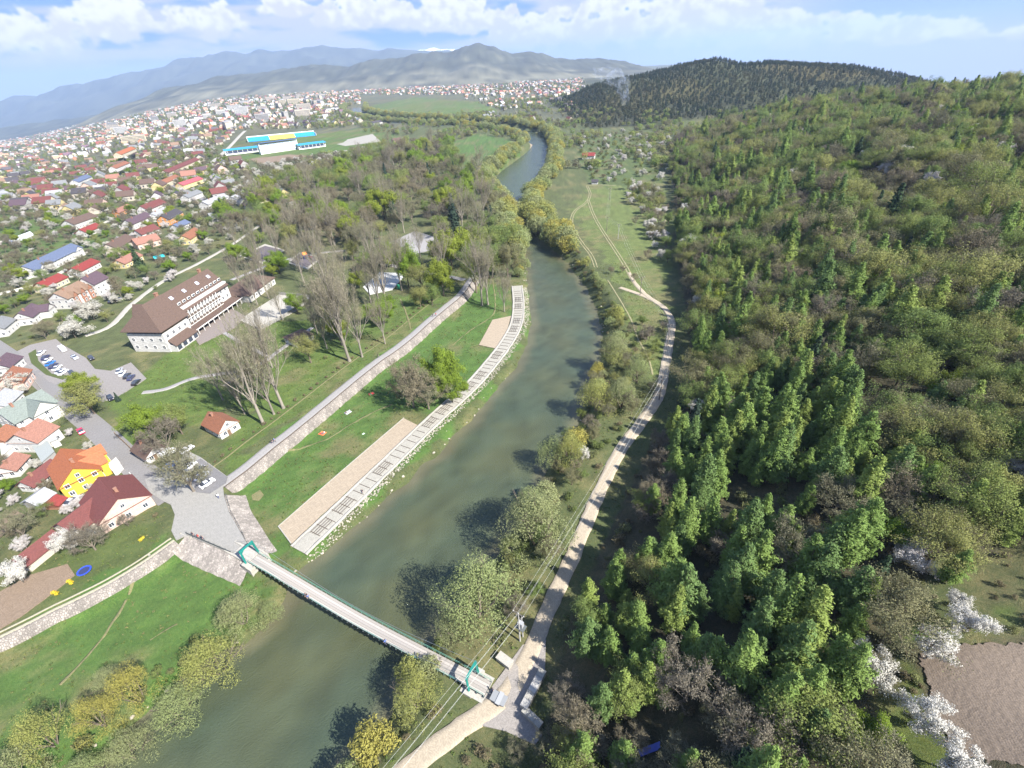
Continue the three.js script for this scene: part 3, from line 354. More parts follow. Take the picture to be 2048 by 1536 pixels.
function kind(name, makers, crownColors, barkColor, through = 0.3) {
  kinds[name] = { shapes: makers.map((m) => m().map((b) => b.build())), crowns: crownColors.map((c) => new THREE.MeshPhysicalMaterial({ color: C(...c), vertexColors: true, roughness: 0.95, specularIntensity: 0.25, transmission: through, thickness: 0, side: THREE.DoubleSide })), white: new THREE.MeshPhysicalMaterial({ color: C(1, 1, 1), vertexColors: true, roughness: 0.95, specularIntensity: 0.25, transmission: through, thickness: 0, side: THREE.DoubleSide }), colors: crownColors.map((c) => C(...c)), bark: new THREE.MeshStandardMaterial({ color: C(...barkColor), vertexColors: true, roughness: 0.95, side: THREE.DoubleSide }) };
}
const rep = (n, f) => Array.from({ length: n }, () => f);
const OLIVE = [[0.205, 0.25, 0.070], [0.165, 0.225, 0.065], [0.245, 0.255, 0.085], [0.20, 0.195, 0.10]], FRESH = [[0.20, 0.28, 0.035], [0.17, 0.26, 0.03], [0.235, 0.285, 0.04]];
kind('larch', [...rep(4, LARCH(10, 2.45)), ...rep(3, LARCH(11, 2.0))], [[0.185, 0.268, 0.07], [0.165, 0.248, 0.064], [0.22, 0.285, 0.072], [0.135, 0.21, 0.068]], [0.13, 0.09, 0.065]);
kind('budding', [...rep(3, LEAFY(10, 0.6, 34, 0.165, 0.1)), ...rep(2, LEAFY(12, 0.45, 28, 0.165, 0.18))], OLIVE, [0.14, 0.11, 0.085], 0.35);
kind('fresh', [...rep(3, LEAFY(10, 0.6, 60, 0.2))], FRESH, [0.11, 0.09, 0.07], 0.4);
kind('bare', [...rep(3, BARE(9, 0.7))], [[0.20, 0.175, 0.115], [0.185, 0.18, 0.11], [0.18, 0.16, 0.12]], [0.165, 0.14, 0.11], 0.1);
kind('poplar', rep(4, POPLAR), [[0.25, 0.225, 0.16], [0.24, 0.23, 0.145]], [0.23, 0.205, 0.17], 0.1);
kind('blossom', [...rep(3, LEAFY(7, 0.65, 26, 0.18, 0.08))], [[0.58, 0.565, 0.52], [0.50, 0.485, 0.43], [0.55, 0.52, 0.50]], [0.09, 0.075, 0.06], 0.3);
kind('willow', [...rep(3, WILLOW(9.5, 5.2)), ...rep(2, WILLOW(8, 4.2, 10))], [[0.30, 0.315, 0.095], [0.34, 0.315, 0.08], [0.25, 0.295, 0.12], [0.27, 0.295, 0.135]], [0.16, 0.13, 0.10], 0.35);
kind('big_willow', rep(3, WILLOW(9.5, 5.2, 36, 900, 0.125)), [[0.30, 0.315, 0.095], [0.34, 0.315, 0.08], [0.25, 0.295, 0.12], [0.27, 0.295, 0.135]], [0.16, 0.13, 0.10], 0.35);
kind('spruce', rep(2, SPRUCE(11, 2.9)), [[0.045, 0.075, 0.038], [0.04, 0.065, 0.045]], [0.10, 0.08, 0.06], 0.15);
kind('shrub', rep(4, SHRUB(2.2, 1.8, 420, 0.26)), [[0.15, 0.16, 0.06], [0.175, 0.15, 0.085], [0.13, 0.165, 0.05], [0.16, 0.175, 0.07]], [0.13, 0.10, 0.08], 0.3);
kind('far_round', [...rep(3, TUFT(8, 3.4, 330, 0.75))], [...OLIVE, [0.13, 0.12, 0.08]], [0.12, 0.10, 0.08], 0.3);
kind('far_dark', [...rep(3, TUFT(8, 3.2, 330, 0.7))], [[0.055, 0.062, 0.03], [0.07, 0.07, 0.035], [0.045, 0.055, 0.03]], [0.1, 0.08, 0.06], 0.2);
kind('weed', rep(3, TUFT(0.42, 0.3, 12, 0.2)), [[0.13, 0.19, 0.04], [0.17, 0.19, 0.06], [0.21, 0.19, 0.085], [0.10, 0.15, 0.035]], [0.12, 0.14, 0.05], 0.3);
kind('far_cone', [...rep(3, TUFT(10, 2.7, 300, 0.75, true))], [[0.032, 0.050, 0.028], [0.038, 0.056, 0.028], [0.030, 0.044, 0.030]], [0.1, 0.08, 0.06], 0.2);
const treeCount = {};
function plant(k, name, label, category, group, x, z, size = 1, { y, tone: ci, shape, turn, wide = 1, tilt } = {}) {
  const K = kinds[k], s = shape ?? Math.floor(rnd() * K.shapes.length), c = ci ?? Math.floor(rnd() * K.crowns.length);
  const o = thing(name, label, category, [x, (y ?? land(x, z)) - 0.05, z], turn ?? rnd() * 6.283, group);
  o.scale.set(size * wide, size, size * wide); if (tilt) { o.rotation.x = tilt[0]; o.rotation.z = tilt[1]; }
  part(category === 'shrub' ? 'stem' : 'trunk', K.shapes[s][0], K.bark, o); part(category === 'shrub' ? 'foliage' : 'crown', K.shapes[s][1], K.crowns[c], o);
  treeCount[k] = (treeCount[k] || 0) + 1; return o;
}
function mass(name, label, category, sets) {                            // sets: [kind, list of [x, y, z, size, colour number, wide]]; one object that nobody could count
  const o = tag(new THREE.Group(), label, category, null, 'stuff'); o.name = numbered(name); scene.add(o); const q = new THREE.Quaternion();
  for (const [k, list] of sets) kinds[k].shapes.forEach((sh, s) => {
    const K = kinds[k], mine = list.filter((_, i) => i % K.shapes.length === s); if (!mine.length) return;
    const cr = new THREE.InstancedMesh(sh[1], K.white, mine.length), tr = new THREE.InstancedMesh(sh[0], K.bark, mine.length); cr.name = 'crown'; tr.name = 'trunk';
    mine.forEach(([x, y, z, sz, ci, wide = 1], i) => { const m = new THREE.Matrix4().compose(V3(x, y, z), q.setFromAxisAngle(V3(0, 1, 0), rnd() * 6.283), V3(sz * wide, sz, sz * wide)); cr.setMatrixAt(i, m); tr.setMatrixAt(i, m); const c = (ci === undefined ? pick(K.colors) : K.colors[ci % K.colors.length]).clone().multiplyScalar(rr(0.85, 1.12)); cr.setColorAt(i, c); });
    for (const im of [cr, tr]) { im.castShadow = im.receiveShadow = true; im.userData.kind = 'stuff'; o.add(im); }
  });
  return o;
}
const loose = {};                                                     // plants too far off to tell apart, gathered by kind
function plantNear(k, name, label, category, group, x, z, size, o = {}, most = 400) { if (Math.hypot(x, z) < most) return plant(k, name, label, category, group, x, z, size, o); (loose[k] = loose[k] || []).push([x, land(x, z) - 0.05, z, size, o.tone, 1]); }
// ---------------------------------------------------------------- houses
const B = (w, h, d, x = 0, y = 0, z = 0) => { const g = new THREE.BoxGeometry(w, h, d); g.translate(x, y, z); return g; };
const roofUv = (g, s = 4) => { const p = g.attributes.position, u = g.attributes.uv, n = g.attributes.normal; for (let i = 0; i < p.count; i++) { Math.abs(n.getX(i)) > 0.7 ? u.setXY(i, p.getZ(i) / s, p.getY(i) / s) : Math.abs(n.getZ(i)) > 0.95 ? u.setXY(i, p.getX(i) / s, p.getY(i) / s) : u.setXY(i, p.getX(i) / s, p.getZ(i) * 1.2 / s); } return g; };
function solid(pts, faces) { const pos = [], uv = []; for (const f of faces) for (let i = 1; i + 1 < f.length; i++) for (const q of [f[0], f[i], f[i + 1]]) { pos.push(...pts[q]); uv.push(0, 0); } const g = new THREE.BufferGeometry(); g.setAttribute('position', new THREE.Float32BufferAttribute(pos, 3)); g.setAttribute('uv', new THREE.Float32BufferAttribute(uv, 2)); g.computeVertexNormals(); return roofUv(g); }
// walls under a gable along x: length L, width W, eaves at e, ridge at R
const gableWalls = (L, W, e, R, y0 = -0.6) => { const a = L / 2, b = W / 2; return solid([[-a, y0, -b], [a, y0, -b], [a, y0, b], [-a, y0, b], [-a, e, -b], [a, e, -b], [a, e, b], [-a, e, b], [-a, R, 0], [a, R, 0]], [[0, 4, 5, 1], [2, 6, 7, 3], [1, 5, 9, 6, 2], [3, 7, 8, 4, 0], [4, 8, 9, 5], [6, 9, 8, 7]]); };
// one roof: two slabs of thickness t with overhang o; hip = how far the ridge stops short of each end
function gableRoof(L, W, e, R, o = 0.45, t = 0.16, hip0 = 0, hip1 = 0) {
  const sl = (R - e) / (W / 2), a = L / 2 + o, b = W / 2 + o, ye = e - sl * o, P = [];
  for (const k of [t, 0]) P.push([-a, ye + k, -b], [a, ye + k, -b], [a, ye + k, b], [-a, ye + k, b], [-a + hip0, R + k, 0], [a - hip1, R + k, 0]);
  const F = [[0, 4, 5, 1], [2, 5, 4, 3], [6, 7, 11, 10], [8, 9, 10, 11], [0, 1, 7, 6], [2, 3, 9, 8]];
  if (hip1) F.push([1, 5, 2], [7, 8, 11]); if (hip0) F.push([3, 4, 0], [6, 10, 9]);
  F.push([1, 2, 8, 7], [3, 0, 6, 9]); if (!hip1) F.push([1, 5, 11, 7], [5, 2, 8, 11]); if (!hip0) F.push([3, 4, 10, 9], [4, 0, 6, 10]);
  return solid(P, F);
}
const glass = mat(C(0.045, 0.055, 0.075), { roughness: 0.12, specularIntensity: 1 }), frameWhite = mat(C(0.72, 0.71, 0.69), { roughness: 0.6 }), chimneyMat = mat(C(0.36, 0.19, 0.13), { map: grainTex });
const winFrame = (() => { const w = 1.3, h = 1.4, t = 0.12; return mergeGeometries([B(w, t, 0.1, 0, h / 2, 0), B(w, t, 0.1, 0, -h / 2, 0), B(t, h - t, 0.1, -w / 2 + t / 2, 0, 0), B(t, h - t, 0.1, w / 2 - t / 2, 0, 0), B(0.07, h - t, 0.08, 0, 0, 0)]); })(), winPane = B(1.1, 1.22, 0.04, 0, 0, -0.01), sillGeo = B(1.45, 0.08, 0.22, 0, -0.76, 0.06), doorGeo = B(1.05, 2.1, 0.1, 0, 1.05, 0), chimGeo = mergeGeometries([B(0.7, 1.7, 0.7, 0, 0, 0), B(0.86, 0.14, 0.86, 0, 0.92, 0)]), doorMat = mat(C(0.16, 0.10, 0.06)), knobGeo = new THREE.SphereGeometry(0.06, 6, 4);
function windowAt(h, x, y, z, turn, sx = 1, sy = 1) { const f = part('window', winFrame, frameWhite, h); f.position.set(x, y, z); f.rotation.y = turn; f.scale.set(sx, sy, 1); part('pane', winPane, glass, f); return f; }
const wallC = { white: [0.68, 0.665, 0.64], cream: [0.66, 0.58, 0.42], yellow: [0.70, 0.48, 0.06], pink: [0.72, 0.52, 0.44], orange: [0.70, 0.30, 0.09], grey: [0.42, 0.41, 0.40], blue: [0.32, 0.36, 0.55], brick: [0.40, 0.19, 0.12], beige: [0.62, 0.55, 0.46], straw: [0.72, 0.60, 0.30] };
const roofC = { red: [0.36, 0.055, 0.045], brown: [0.185, 0.12, 0.092], maroon: [0.235, 0.072, 0.062], orange: [0.56, 0.18, 0.07], terracotta: [0.40, 0.165, 0.09], grey: [0.30, 0.31, 0.32], pale: [0.52, 0.53, 0.55], dark: [0.095, 0.085, 0.095], purple: [0.15, 0.095, 0.12], blue: [0.17, 0.215, 0.34], green: [0.28, 0.33, 0.30], tan: [0.36, 0.235, 0.16], pinkRoof: [0.60, 0.14, 0.16], salmon: [0.45, 0.22, 0.16] };
const wallM = (c) => mat(C(...wallC[c]), { map: grainTex, roughness: 0.9 }), roofM = (c) => mat(C(...roofC[c]), { map: roofTex, bumpMap: roofBump, bumpScale: 0.05, roughness: 0.75 });
function footprint(cx, cz, turn, L, W, m = 0.3) { const c = Math.cos(turn), s = Math.sin(turn), p = [[-1, -1], [1, -1], [1, 1], [-1, 1]].map(([a, b]) => { const x = a * (L / 2 + m), z = b * (W / 2 + m); return [cx + x * c + z * s, cz - x * s + z * c]; }); keepOff.push([p, boxOf(p)]); return p; }
// a house given by its ridge's two ends as sighted at height R
function house(name, label, [u0, v0, u1, v1], R, W, wall, roof, { e = R * 0.58, hip = [0, 0], wins = true, chimney = 1, group, stretch = 0, wings = [], category = 'house', base = 0 } = {}) {
  const [ax, az] = S(u0, v0, base + R), [bx, bz] = S(u1, v1, base + R), L = Math.hypot(bx - ax, bz - az) + stretch, turn = Math.atan2(-(bz - az), bx - ax), cx = (ax + bx) / 2, cz = (az + bz) / 2;
  const h = thing(name, label, category, [cx, base, cz], turn, group); footprint(cx, cz, turn, L, W);
  part('wall', gableWalls(L, W - 0.02, e, R - 0.02), wallM(wall), h); if (hip[0] || hip[1]) h.children[0].geometry = mergeGeometries([roofUv(B(L, e + 0.6, W, 0, e / 2 - 0.3, 0))]);
  const rf = part('roof', gableRoof(L, W, e, R, 0.5, 0.17, hip[0] ? hip[0] + 0.5 : 0, hip[1] ? hip[1] + 0.5 : 0), roofM(roof), h);
  const floors = e > 4.6 ? [1.5, 4.2] : [1.55];
  if (wins) for (const y of floors) {
    const n = Math.max(1, Math.round(L / 3.4)); for (let i = 0; i < n; i++) for (const s of [-1, 1]) windowAt(h, (i + 0.5) / n * L - L / 2, y, s * (W / 2 + 0.02), s > 0 ? 0 : Math.PI);
    const m = Math.max(1, Math.round(W / 3.6)); for (let i = 0; i < m; i++) for (const s of [-1, 1]) windowAt(h, s * (L / 2 + 0.02), y, (i + 0.5) / m * W - W / 2, s * Math.PI / 2);
  }
  if (wins && !hip[1] && R - e > 2.2) for (const s of [-1, 1]) windowAt(h, s * (L / 2 + 0.02), e + (R - e) * 0.3, 0, s * Math.PI / 2, 0.8, 0.8);
  if (wins) { const d = part('door', doorGeo, doorMat, h); d.position.set(L * 0.5 + 0.04, 0, W * 0.06); d.rotation.y = Math.PI / 2; const k = part('handle', knobGeo, M.steel, d); k.position.set(0.4, 1, 0.07); }
  for (let i = 0; i < chimney; i++) { const c = part('chimney', chimGeo, chimneyMat, rf); c.position.set(L * (i ? 0.28 : -0.22), R - 0.1, W * 0.08); }
  for (const [t, side, len, w2, R2, gable] of wings) {                // cross gables standing off the long side
    const wl = len + W / 2, zc = side * wl / 2, x = (t - 0.5) * L, e2 = Math.min(e, R2 - 1.2);
    const wg = gableWalls(wl, w2, e2, R2 - 0.02); wg.rotateY(Math.PI / 2); wg.translate(x, 0, zc); part('wing_wall', wg, wallM(gable || wall), h);
    const rg = gableRoof(wl, w2, e2, R2, 0.4, 0.19); rg.rotateY(Math.PI / 2); rg.translate(x, 0, zc); part('wing_roof', rg, roofM(roof), h);
    if (wins) for (const y of R2 > 5.5 ? floors : [1.5]) windowAt(h, x, y, side * (wl + 0.02), side > 0 ? 0 : Math.PI);
    footprint(cx + x * Math.cos(turn) + zc * Math.sin(turn), cz - x * Math.sin(turn) + zc * Math.cos(turn), turn, w2, wl);
  }
  return h;
}
const HS = [
  ['guest_house', 'bright orange roofed house with vivid yellow walls by the street', [144, 936, 122, 899], 9, 10, 'yellow', 'orange', { e: 5, wings: [[0.35, 1, 2.2, 4.4, 7.6], [0.72, 1, 3.2, 4.2, 7.2]] }],
  ['village_hall', 'big brown roofed house with pink gable next to the square', [234, 997, 198, 956], 8, 12.5, 'pink', 'maroon', { e: 3.9 }],
  ['long_house', 'long brown roofed wing trailing downhill from the pink gabled house', [192, 990, 118, 1046], 5.6, 9, 'beige', 'maroon', { e: 2.8, chimney: 0 }],
  ['barn', 'long narrow red roofed barn beside the vegetable plot', [100, 1062, 28, 1118], 4.4, 5, 'beige', 'maroon', { e: 2.6, wins: false, chimney: 0 }],
  ['outbuilding', 'long low maroon roofed outbuilding behind the yellow house', [42, 962, 98, 920], 4.6, 5.6, 'white', 'maroon', { e: 2.6 }],
  ['shed', 'grey sheet roofed shed in the yard below the yellow house', [54, 1000, 86, 977], 4, 6, 'grey', 'pale', { e: 2.5, wins: false, chimney: 0 }],
  ['shed', 'tiny red roofed shed beside the parked car in the yard', [96, 1004, 110, 991], 3.2, 4.4, 'brick', 'red', { e: 2, wins: false, chimney: 0 }],
  ['house', 'brick red roofed house between the grey roofs and the yellow house', [30, 868, 73, 838], 8, 11, 'white', 'salmon', { e: 4.6 }],
  ['house', 'large grey-green metal roofed house with white cross gable', [-5, 822, 80, 780], 9, 11, 'white', 'green', { e: 5, wings: [[0.62, 1, 2.4, 8, 8.6]] }],
  ['house', 'red roofed house with salmon gable at the street bend', [6, 757, 25, 733], 7, 9, 'pink', 'terracotta', { e: 4 }],
  ['house', 'dark purple roofed house where the street leaves the frame', [-14, 726, 12, 706], 6.5, 9, 'white', 'purple', { e: 3.8 }],
  ['house', 'white sheet metal roofed house below the red salmon gable', [-24, 806, 8, 778], 6, 9, 'white', 'pale', { e: 3.6 }],
  ['house', 'red roofed house at the frame edge beside a white yard', [-20, 872, 10, 850], 5.5, 7, 'brick', 'terracotta', { e: 3.2 }],
  ['house', 'salmon roofed cottage on its own small lawn', [0, 934, 27, 906], 4.8, 6, 'white', 'salmon', { e: 2.8 }],
  ['terrace_house', 'long blue-grey roofed terrace house in green gardens', [44, 532, 141, 487], 8, 12, 'white', 'blue', { e: 4.8, wings: [[0.1, 1, 1.6, 6, 6.6], [0.86, 1, 2, 8, 7.2]] }],
  ['house', 'bright red roofed villa nearer the street below the blue roof', [74, 566, 116, 547], 6, 9, 'cream', 'red', { e: 3.6 }],
  ['house', 'bright red roofed villa farther up beside the blue roof', [143, 536, 181, 517], 6, 9, 'white', 'red', { e: 3.6 }],
  ['villa', 'tan roofed white villa with three small dark dormers', [108, 586, 158, 561], 9.5, 11, 'white', 'tan', { e: 6, wings: [[0.25, 1, 0.6, 3, 8.2, 'brick'], [0.55, 1, 0.6, 3, 8.2, 'brick'], [0.85, 1, 0.6, 3, 8.2, 'brick']] }],
  ['villa', 'tall dark purple roofed white villa joined to the tan roof', [163, 556, 192, 542], 11, 10, 'white', 'purple', { e: 7 }],
  ['house', 'purple-red roofed house with white eaves near the car park', [36, 626, 62, 607], 7, 9, 'white', 'purple', { e: 4, wings: [[0.8, 1, 4, 7, 6.4]] }],
  ['house', 'white gabled house at the frame edge above the street', [-22, 650, 2, 632], 7, 9, 'white', 'grey', { e: 4.4 }],
  ['house', 'dark brown gabled house with a white bargeboard behind the villa', [212, 488, 250, 468], 8, 11, 'beige', 'brown', { e: 4.4 }],
  ['house', 'pinkish red roofed house with red awning among garden trees', [264, 478, 310, 467], 7.5, 11, 'pink', 'salmon', { e: 4.2 }],
  ['house', 'dark red roofed house just behind the pinkish red roof', [270, 460, 306, 448], 7.5, 9, 'white', 'maroon', { e: 4.2 }],
  ['house', 'dark brown roofed house by the round lawn', [130, 441, 178, 425], 8, 12, 'white', 'brown', { e: 4.6 }],
  ['house', 'small red roofed house against the dark brown roof', [158, 459, 190, 446], 6, 9, 'white', 'red', { e: 3.4 }],
  ['house', 'small orange walled house with pale flat front', [226, 421, 254, 408], 6, 7, 'orange', 'salmon', { e: 3.6 }],
  ['house', 'dark purple roofed house between orange walls', [250, 440, 290, 424], 8, 10, 'white', 'purple', { e: 4.6 }],
  ['house', 'red-brown roofed house in the densest row of houses', [280, 412, 318, 397], 8.5, 10, 'white', 'maroon', { e: 4.8 }],
  ['house', 'pale metal roofed house between two brown roofs', [302, 427, 326, 414], 7, 9, 'white', 'pale', { e: 4.2 }],
  ['house', 'dark roofed house with bright orange walls', [322, 432, 350, 417], 8, 10, 'orange', 'dark', { e: 4.8 }],
  ['house', 'small blue-black roofed house beside the orange walls', [346, 449, 369, 439], 6, 8, 'white', 'blue', { e: 3.6 }],
  ['house', 'terracotta roofed house hidden in trees with yellow garage', [364, 471, 388, 455], 7, 9, 'straw', 'terracotta', { e: 4 }],
  ['house', 'pale grey metal roofed house near the avenue', [404, 403, 446, 387], 7, 10, 'white', 'pale', { e: 4.2 }],
  ['house', 'light grey roofed house beside blossoming trees', [462, 393, 494, 378], 7, 10, 'grey', 'pale', { e: 4.2 }],
  ['house', 'grey roofed house left of the pale metal roof', [366, 390, 394, 379], 7, 9, 'white', 'grey', { e: 4.2 }],
  ['house', 'bright pink roofed house with yellow walls', [356, 366, 396, 353], 7, 10, 'straw', 'pinkRoof', { e: 4.4 }],
  ['house', 'orange roofed house next to the pink roof', [321, 361, 350, 349], 7, 9, 'cream', 'terracotta', { e: 4.2 }],
  ['row_house', 'long maroon roofed row of houses with cream walls', [326, 341, 390, 315], 7.5, 10, 'cream', 'maroon', { e: 4.6 }],
  ['house', 'blue roofed house among grey village roofs', [145, 360, 172, 349], 7, 10, 'white', 'blue', { e: 4.2 }],
  ['house', 'orange roofed house with white shed below it', [222, 333, 250, 322], 7, 10, 'white', 'terracotta', { e: 4.2 }],
  ['house', 'vivid orange roofed large house in the middle village', [232, 305, 262, 293], 8, 12, 'cream', 'orange', { e: 4.4 }],
  ['house', 'brown-red roofed house behind the hotel lane', [232, 520, 268, 503], 6, 9, 'straw', 'salmon', { e: 3.4 }],
  ['park_pavilion', 'grey hipped pavilion with white walls in the hotel park', [576, 672, 612, 656], 4.6, 9, 'white', 'brown', { e: 2.8, hip: [3.4, 3.4], chimney: 0 }],
  ['cottage', 'terracotta roofed white cottage among park trees', [418, 824, 450, 840], 6, 7, 'white', 'terracotta', { e: 3.2 }],
  ['cottage', 'small dark roofed white hut in the shade by the parking bay', [277, 880, 304, 896], 4.6, 6, 'white', 'brown', { e: 2.7 }],
  ['farmhouse', 'red roofed white cottage alone on the far river bank', [1166, 305, 1190, 305], 7, 8, 'white', 'red', { e: 4 }],
  ['hut', 'tiny dark hut at the top of the riverside meadow', [1184, 359, 1196, 359], 4, 5, 'white', 'dark', { e: 2.4, wins: false, chimney: 0 }],
  ['house', 'red roofed house by the willow belt across the river', [1022, 235, 1040, 234], 7, 11, 'white', 'red', { e: 4 }],
  ['house', 'dark roofed white house on the green beyond the stadium', [742, 243, 760, 240], 8, 12, 'white', 'dark', { e: 4.4 }],
  ['house', 'brown roofed lodge beside the field track past the stadium', [784, 277, 800, 275], 6, 10, 'brick', 'brown', { e: 3.2 }],
];
for (const a of HS) house(...a);
// flat roofed annexes
function flat(name, label, px, h, wall, top, category = 'shed') { const p = SS(px, h), c = p.reduce((a, q) => [a[0] + q[0] / 4, a[1] + q[1] / 4], [0, 0]), t = thing(name, label, category, [c[0], 0, c[1]]); const sh = (k) => new THREE.Shape(p.map(([x, z]) => new THREE.Vector2((x - c[0]) * k, -(z - c[1]) * k))); const w = new THREE.ExtrudeGeometry(sh(1), { depth: h + 0.5, bevelEnabled: false }); w.rotateX(-Math.PI / 2); w.translate(0, -0.5, 0); part('wall', w, wallM(wall), t); const r = new THREE.ExtrudeGeometry(sh(1.06), { depth: 0.18, bevelEnabled: false }); r.rotateX(-Math.PI / 2); r.translate(0, h + 0.003, 0); part('roof', r, top, t); keepOff.push([p, boxOf(p, 1)]); }
flat('annex', 'grey flat roofed garage annex against the brick red roof', [[66, 893], [93, 880], [108, 903], [84, 924]], 3, 'grey', mat(C(0.36, 0.39, 0.38), { map: grainTex }));
flat('annex', 'pale flat roofed annex between red roof and street', [[86, 856], [98, 850], [115, 878], [100, 884]], 2.8, 'white', mat(C(0.46, 0.47, 0.46), { map: grainTex }));
flat('kiosk', 'white flat roofed kiosk on the street near the yellow house', [[216, 929], [232, 916], [240, 926], [224, 941]], 2.6, 'white', mat(C(0.78, 0.76, 0.72), { map: grainTex }));
flat('garage', 'white flat roofed garage beside the grey-green roof', [[78, 824], [90, 812], [98, 826], [86, 838]], 3, 'white', mat(C(0.72, 0.71, 0.69), { map: grainTex }));
flat('yard_canopy', 'pale concrete yard roof below the brick red house', [[0, 880], [24, 866], [34, 885], [4, 912]], 2.4, 'white', mat(C(0.62, 0.61, 0.57), { map: grainTex }));

// ---------------------------------------------------------------- the hotel
{
  const [ax, az] = S(330, 704), [bx, bz] = S(468, 606), L = Math.hypot(bx - ax, bz - az), turn = Math.atan2(-(bz - az), bx - ax), cx = (ax + bx) / 2, cz = (az + bz) / 2;
  const h = thing('hotel', 'long white hotel under a big brown roof with balcony rows', 'hotel', [cx, 0, cz], turn); footprint(cx - 6 * Math.sin(turn) * 1, cz, turn, L + 6, 26, 1);
  const near = 16, W = 12.5, x0 = -L / 2 + near, ML = L - near, mx = x0 + ML / 2, zc = -W / 2;           // z = 0 is the balcony front
  const wl = wallM('white'), rf = roofM('brown'); h.scale.y = 1.22;
  part('wall', B(ML, 10.6, W, mx, 5.0, zc), wl, h);
  const r1 = gableRoof(ML, W - 3, 11.0, 15.6, 0.3, 0.25); r1.translate(mx, 0, zc - 1.2); part('roof', r1, rf, h);
  const lowRoof = solid([[x0, 11.0, 0.4 - 3.4], [x0 + ML, 11.0, -3.0], [x0 + ML, 8.9, 1.1], [x0, 8.9, 1.1], [x0, 10.75, -3.0], [x0 + ML, 10.75, -3.0], [x0 + ML, 8.65, 1.1], [x0, 8.65, 1.1]], [[0, 3, 2, 1], [4, 5, 6, 7], [0, 4, 7, 3], [1, 2, 6, 5], [2, 3, 7, 6], [0, 1, 5, 4]]); part('lower_roof', lowRoof, rf, h);
  for (let i = 0; i < 11; i++) { const d = part('dormer_window', B(ML / 11 * 0.62, 0.9, 0.3, x0 + (i + 0.5) * ML / 11, 11.5, -2.1), frameWhite, h); part('pane', B(ML / 11 * 0.5, 0.62, 0.05, x0 + (i + 0.5) * ML / 11, 11.5, -1.93), glass, d); }
  const nb = 12; for (let f = 0; f < 2; f++) for (let i = 0; i < nb; i++) { const w = (ML - 9) / nb, x = x0 + w * (i + 0.5), y = 3.2 + f * 2.9; const b = part('balcony', mergeGeometries([B(w, 0.2, 1.3, x, y - 0.1, 0.75), B(0.22, 2.9, 1.3, x - w / 2, y + 1.4, 0.75)]), frameWhite, h); part('railing', B(w - 0.3, 0.9, 0.06, x, y + 0.5, 1.34), mat(C(0.10, 0.075, 0.06)), b); part('balcony_door', B(w - 0.5, 2.2, 0.08, x, y + 1.15, 0.06), glass, b); }
  for (let f = 0; f < 2; f++) for (const x of [x0 + ML - 6.2, x0 + ML - 2.6]) windowAt(h, x, 4.6 + f * 2.9, 0.05, 0, 1.2, 1);
  for (let f = 0; f < 3; f++) for (let i = 0; i < 12; i++) windowAt(h, x0 + (i + 0.5) * ML / 12, 2 + f * 2.9, -W - 0.05, Math.PI, 1.2, 1);
  // terrace canopy
  const v = solid([[x0 - 1, 3.1, 0.05], [x0 + ML + 1, 3.1, 0.05], [x0 + ML + 1, 2.5, 5.6], [x0 - 1, 2.5, 5.6], [x0 - 1, 2.85, 0.05], [x0 + ML + 1, 2.85, 0.05], [x0 + ML + 1, 2.25, 5.6], [x0 - 1, 2.25, 5.6]], [[0, 3, 2, 1], [4, 5, 6, 7], [0, 4, 7, 3], [1, 2, 6, 5], [2, 3, 7, 6]]); part('terrace_roof', v, rf, h); part('gutter', B(ML + 2, 0.3, 0.25, x0 + ML / 2, 2.45, 5.75), frameWhite, h);
  for (let i = 0; i < 10; i++) part('post', B(0.22, 2.4, 0.22, x0 + 1 + i * (ML - 2) / 9, 1.1, 5.3), frameWhite, h);
  // near pavilion: taller, hipped
  part('wing_wall', B(near, 7.8, W + 5, -L / 2 + near / 2, 3.5, zc + 0.6), wl, h);
  part('gallery', B(near - 2.4, 1.7, W + 2.6, -L / 2 + near / 2, 8.25, zc + 1), mat(C(0.20, 0.14, 0.10), { map: plankTex }), h); for (let i = 0; i < 5; i++) part('gallery_post', B(0.3, 1.7, 0.3, -L / 2 + 0.8 + i * (near - 1.6) / 4, 8.25, 2.9), mat(C(0.20, 0.14, 0.10)), h); part('gallery_rail', B(near - 1, 0.5, 0.1, -L / 2 + near / 2, 7.75, 3.02), mat(C(0.20, 0.14, 0.10)), h);
  const r2 = gableRoof(near + 1, W + 5.6, 9.1, 16.4, 0.8, 0.25, 7, 0); r2.translate(-L / 2 + near / 2, 0, zc + 0.6); part('wing_roof', r2, rf, h);
  const dm = gableRoof(9, 5, 12.2, 15.2, 0.3, 0.2); dm.rotateY(Math.PI / 2); dm.translate(-L / 2 + near * 0.62, 0, zc - 3.5); part('dormer_roof', dm, rf, h);
  const lean = solid([[-L / 2 + 1, 4.4, 3], [-L / 2 + near - 2, 4.4, 3], [-L / 2 + near - 1, 2.6, 7], [-L / 2, 2.6, 7], [-L / 2 + 1, 4.15, 3], [-L / 2 + near - 2, 4.15, 3], [-L / 2 + near - 1, 2.35, 7], [-L / 2, 2.35, 7]], [[0, 3, 2, 1], [4, 5, 6, 7], [2, 3, 7, 6], [0, 4, 7, 3], [1, 2, 6, 5]]); part('porch_roof', lean, rf, h);
  part('porch_wall', B(near - 2, 2.5, 3.4, -L / 2 + near / 2 - 0.5, 1.1, 4.8), wl, h); for (let i = 0; i < 4; i++) part('porch_window', B(2.4, 1.7, 0.08, -L / 2 + 2.2 + i * 3.6, 1.3, 6.55), glass, h);
  for (let i = 0; i < 4; i++) windowAt(h, -L / 2 + 2.2 + i * 3.8, 5.8, 3.15, 0, 1.2, 1); for (let f = 0; f < 2; f++) for (let i = 0; i < 4; i++) windowAt(h, -L / 2 - 0.05, 2 + f * 3, zc - 6 + i * 4.4, -Math.PI / 2, 1.2, 1);
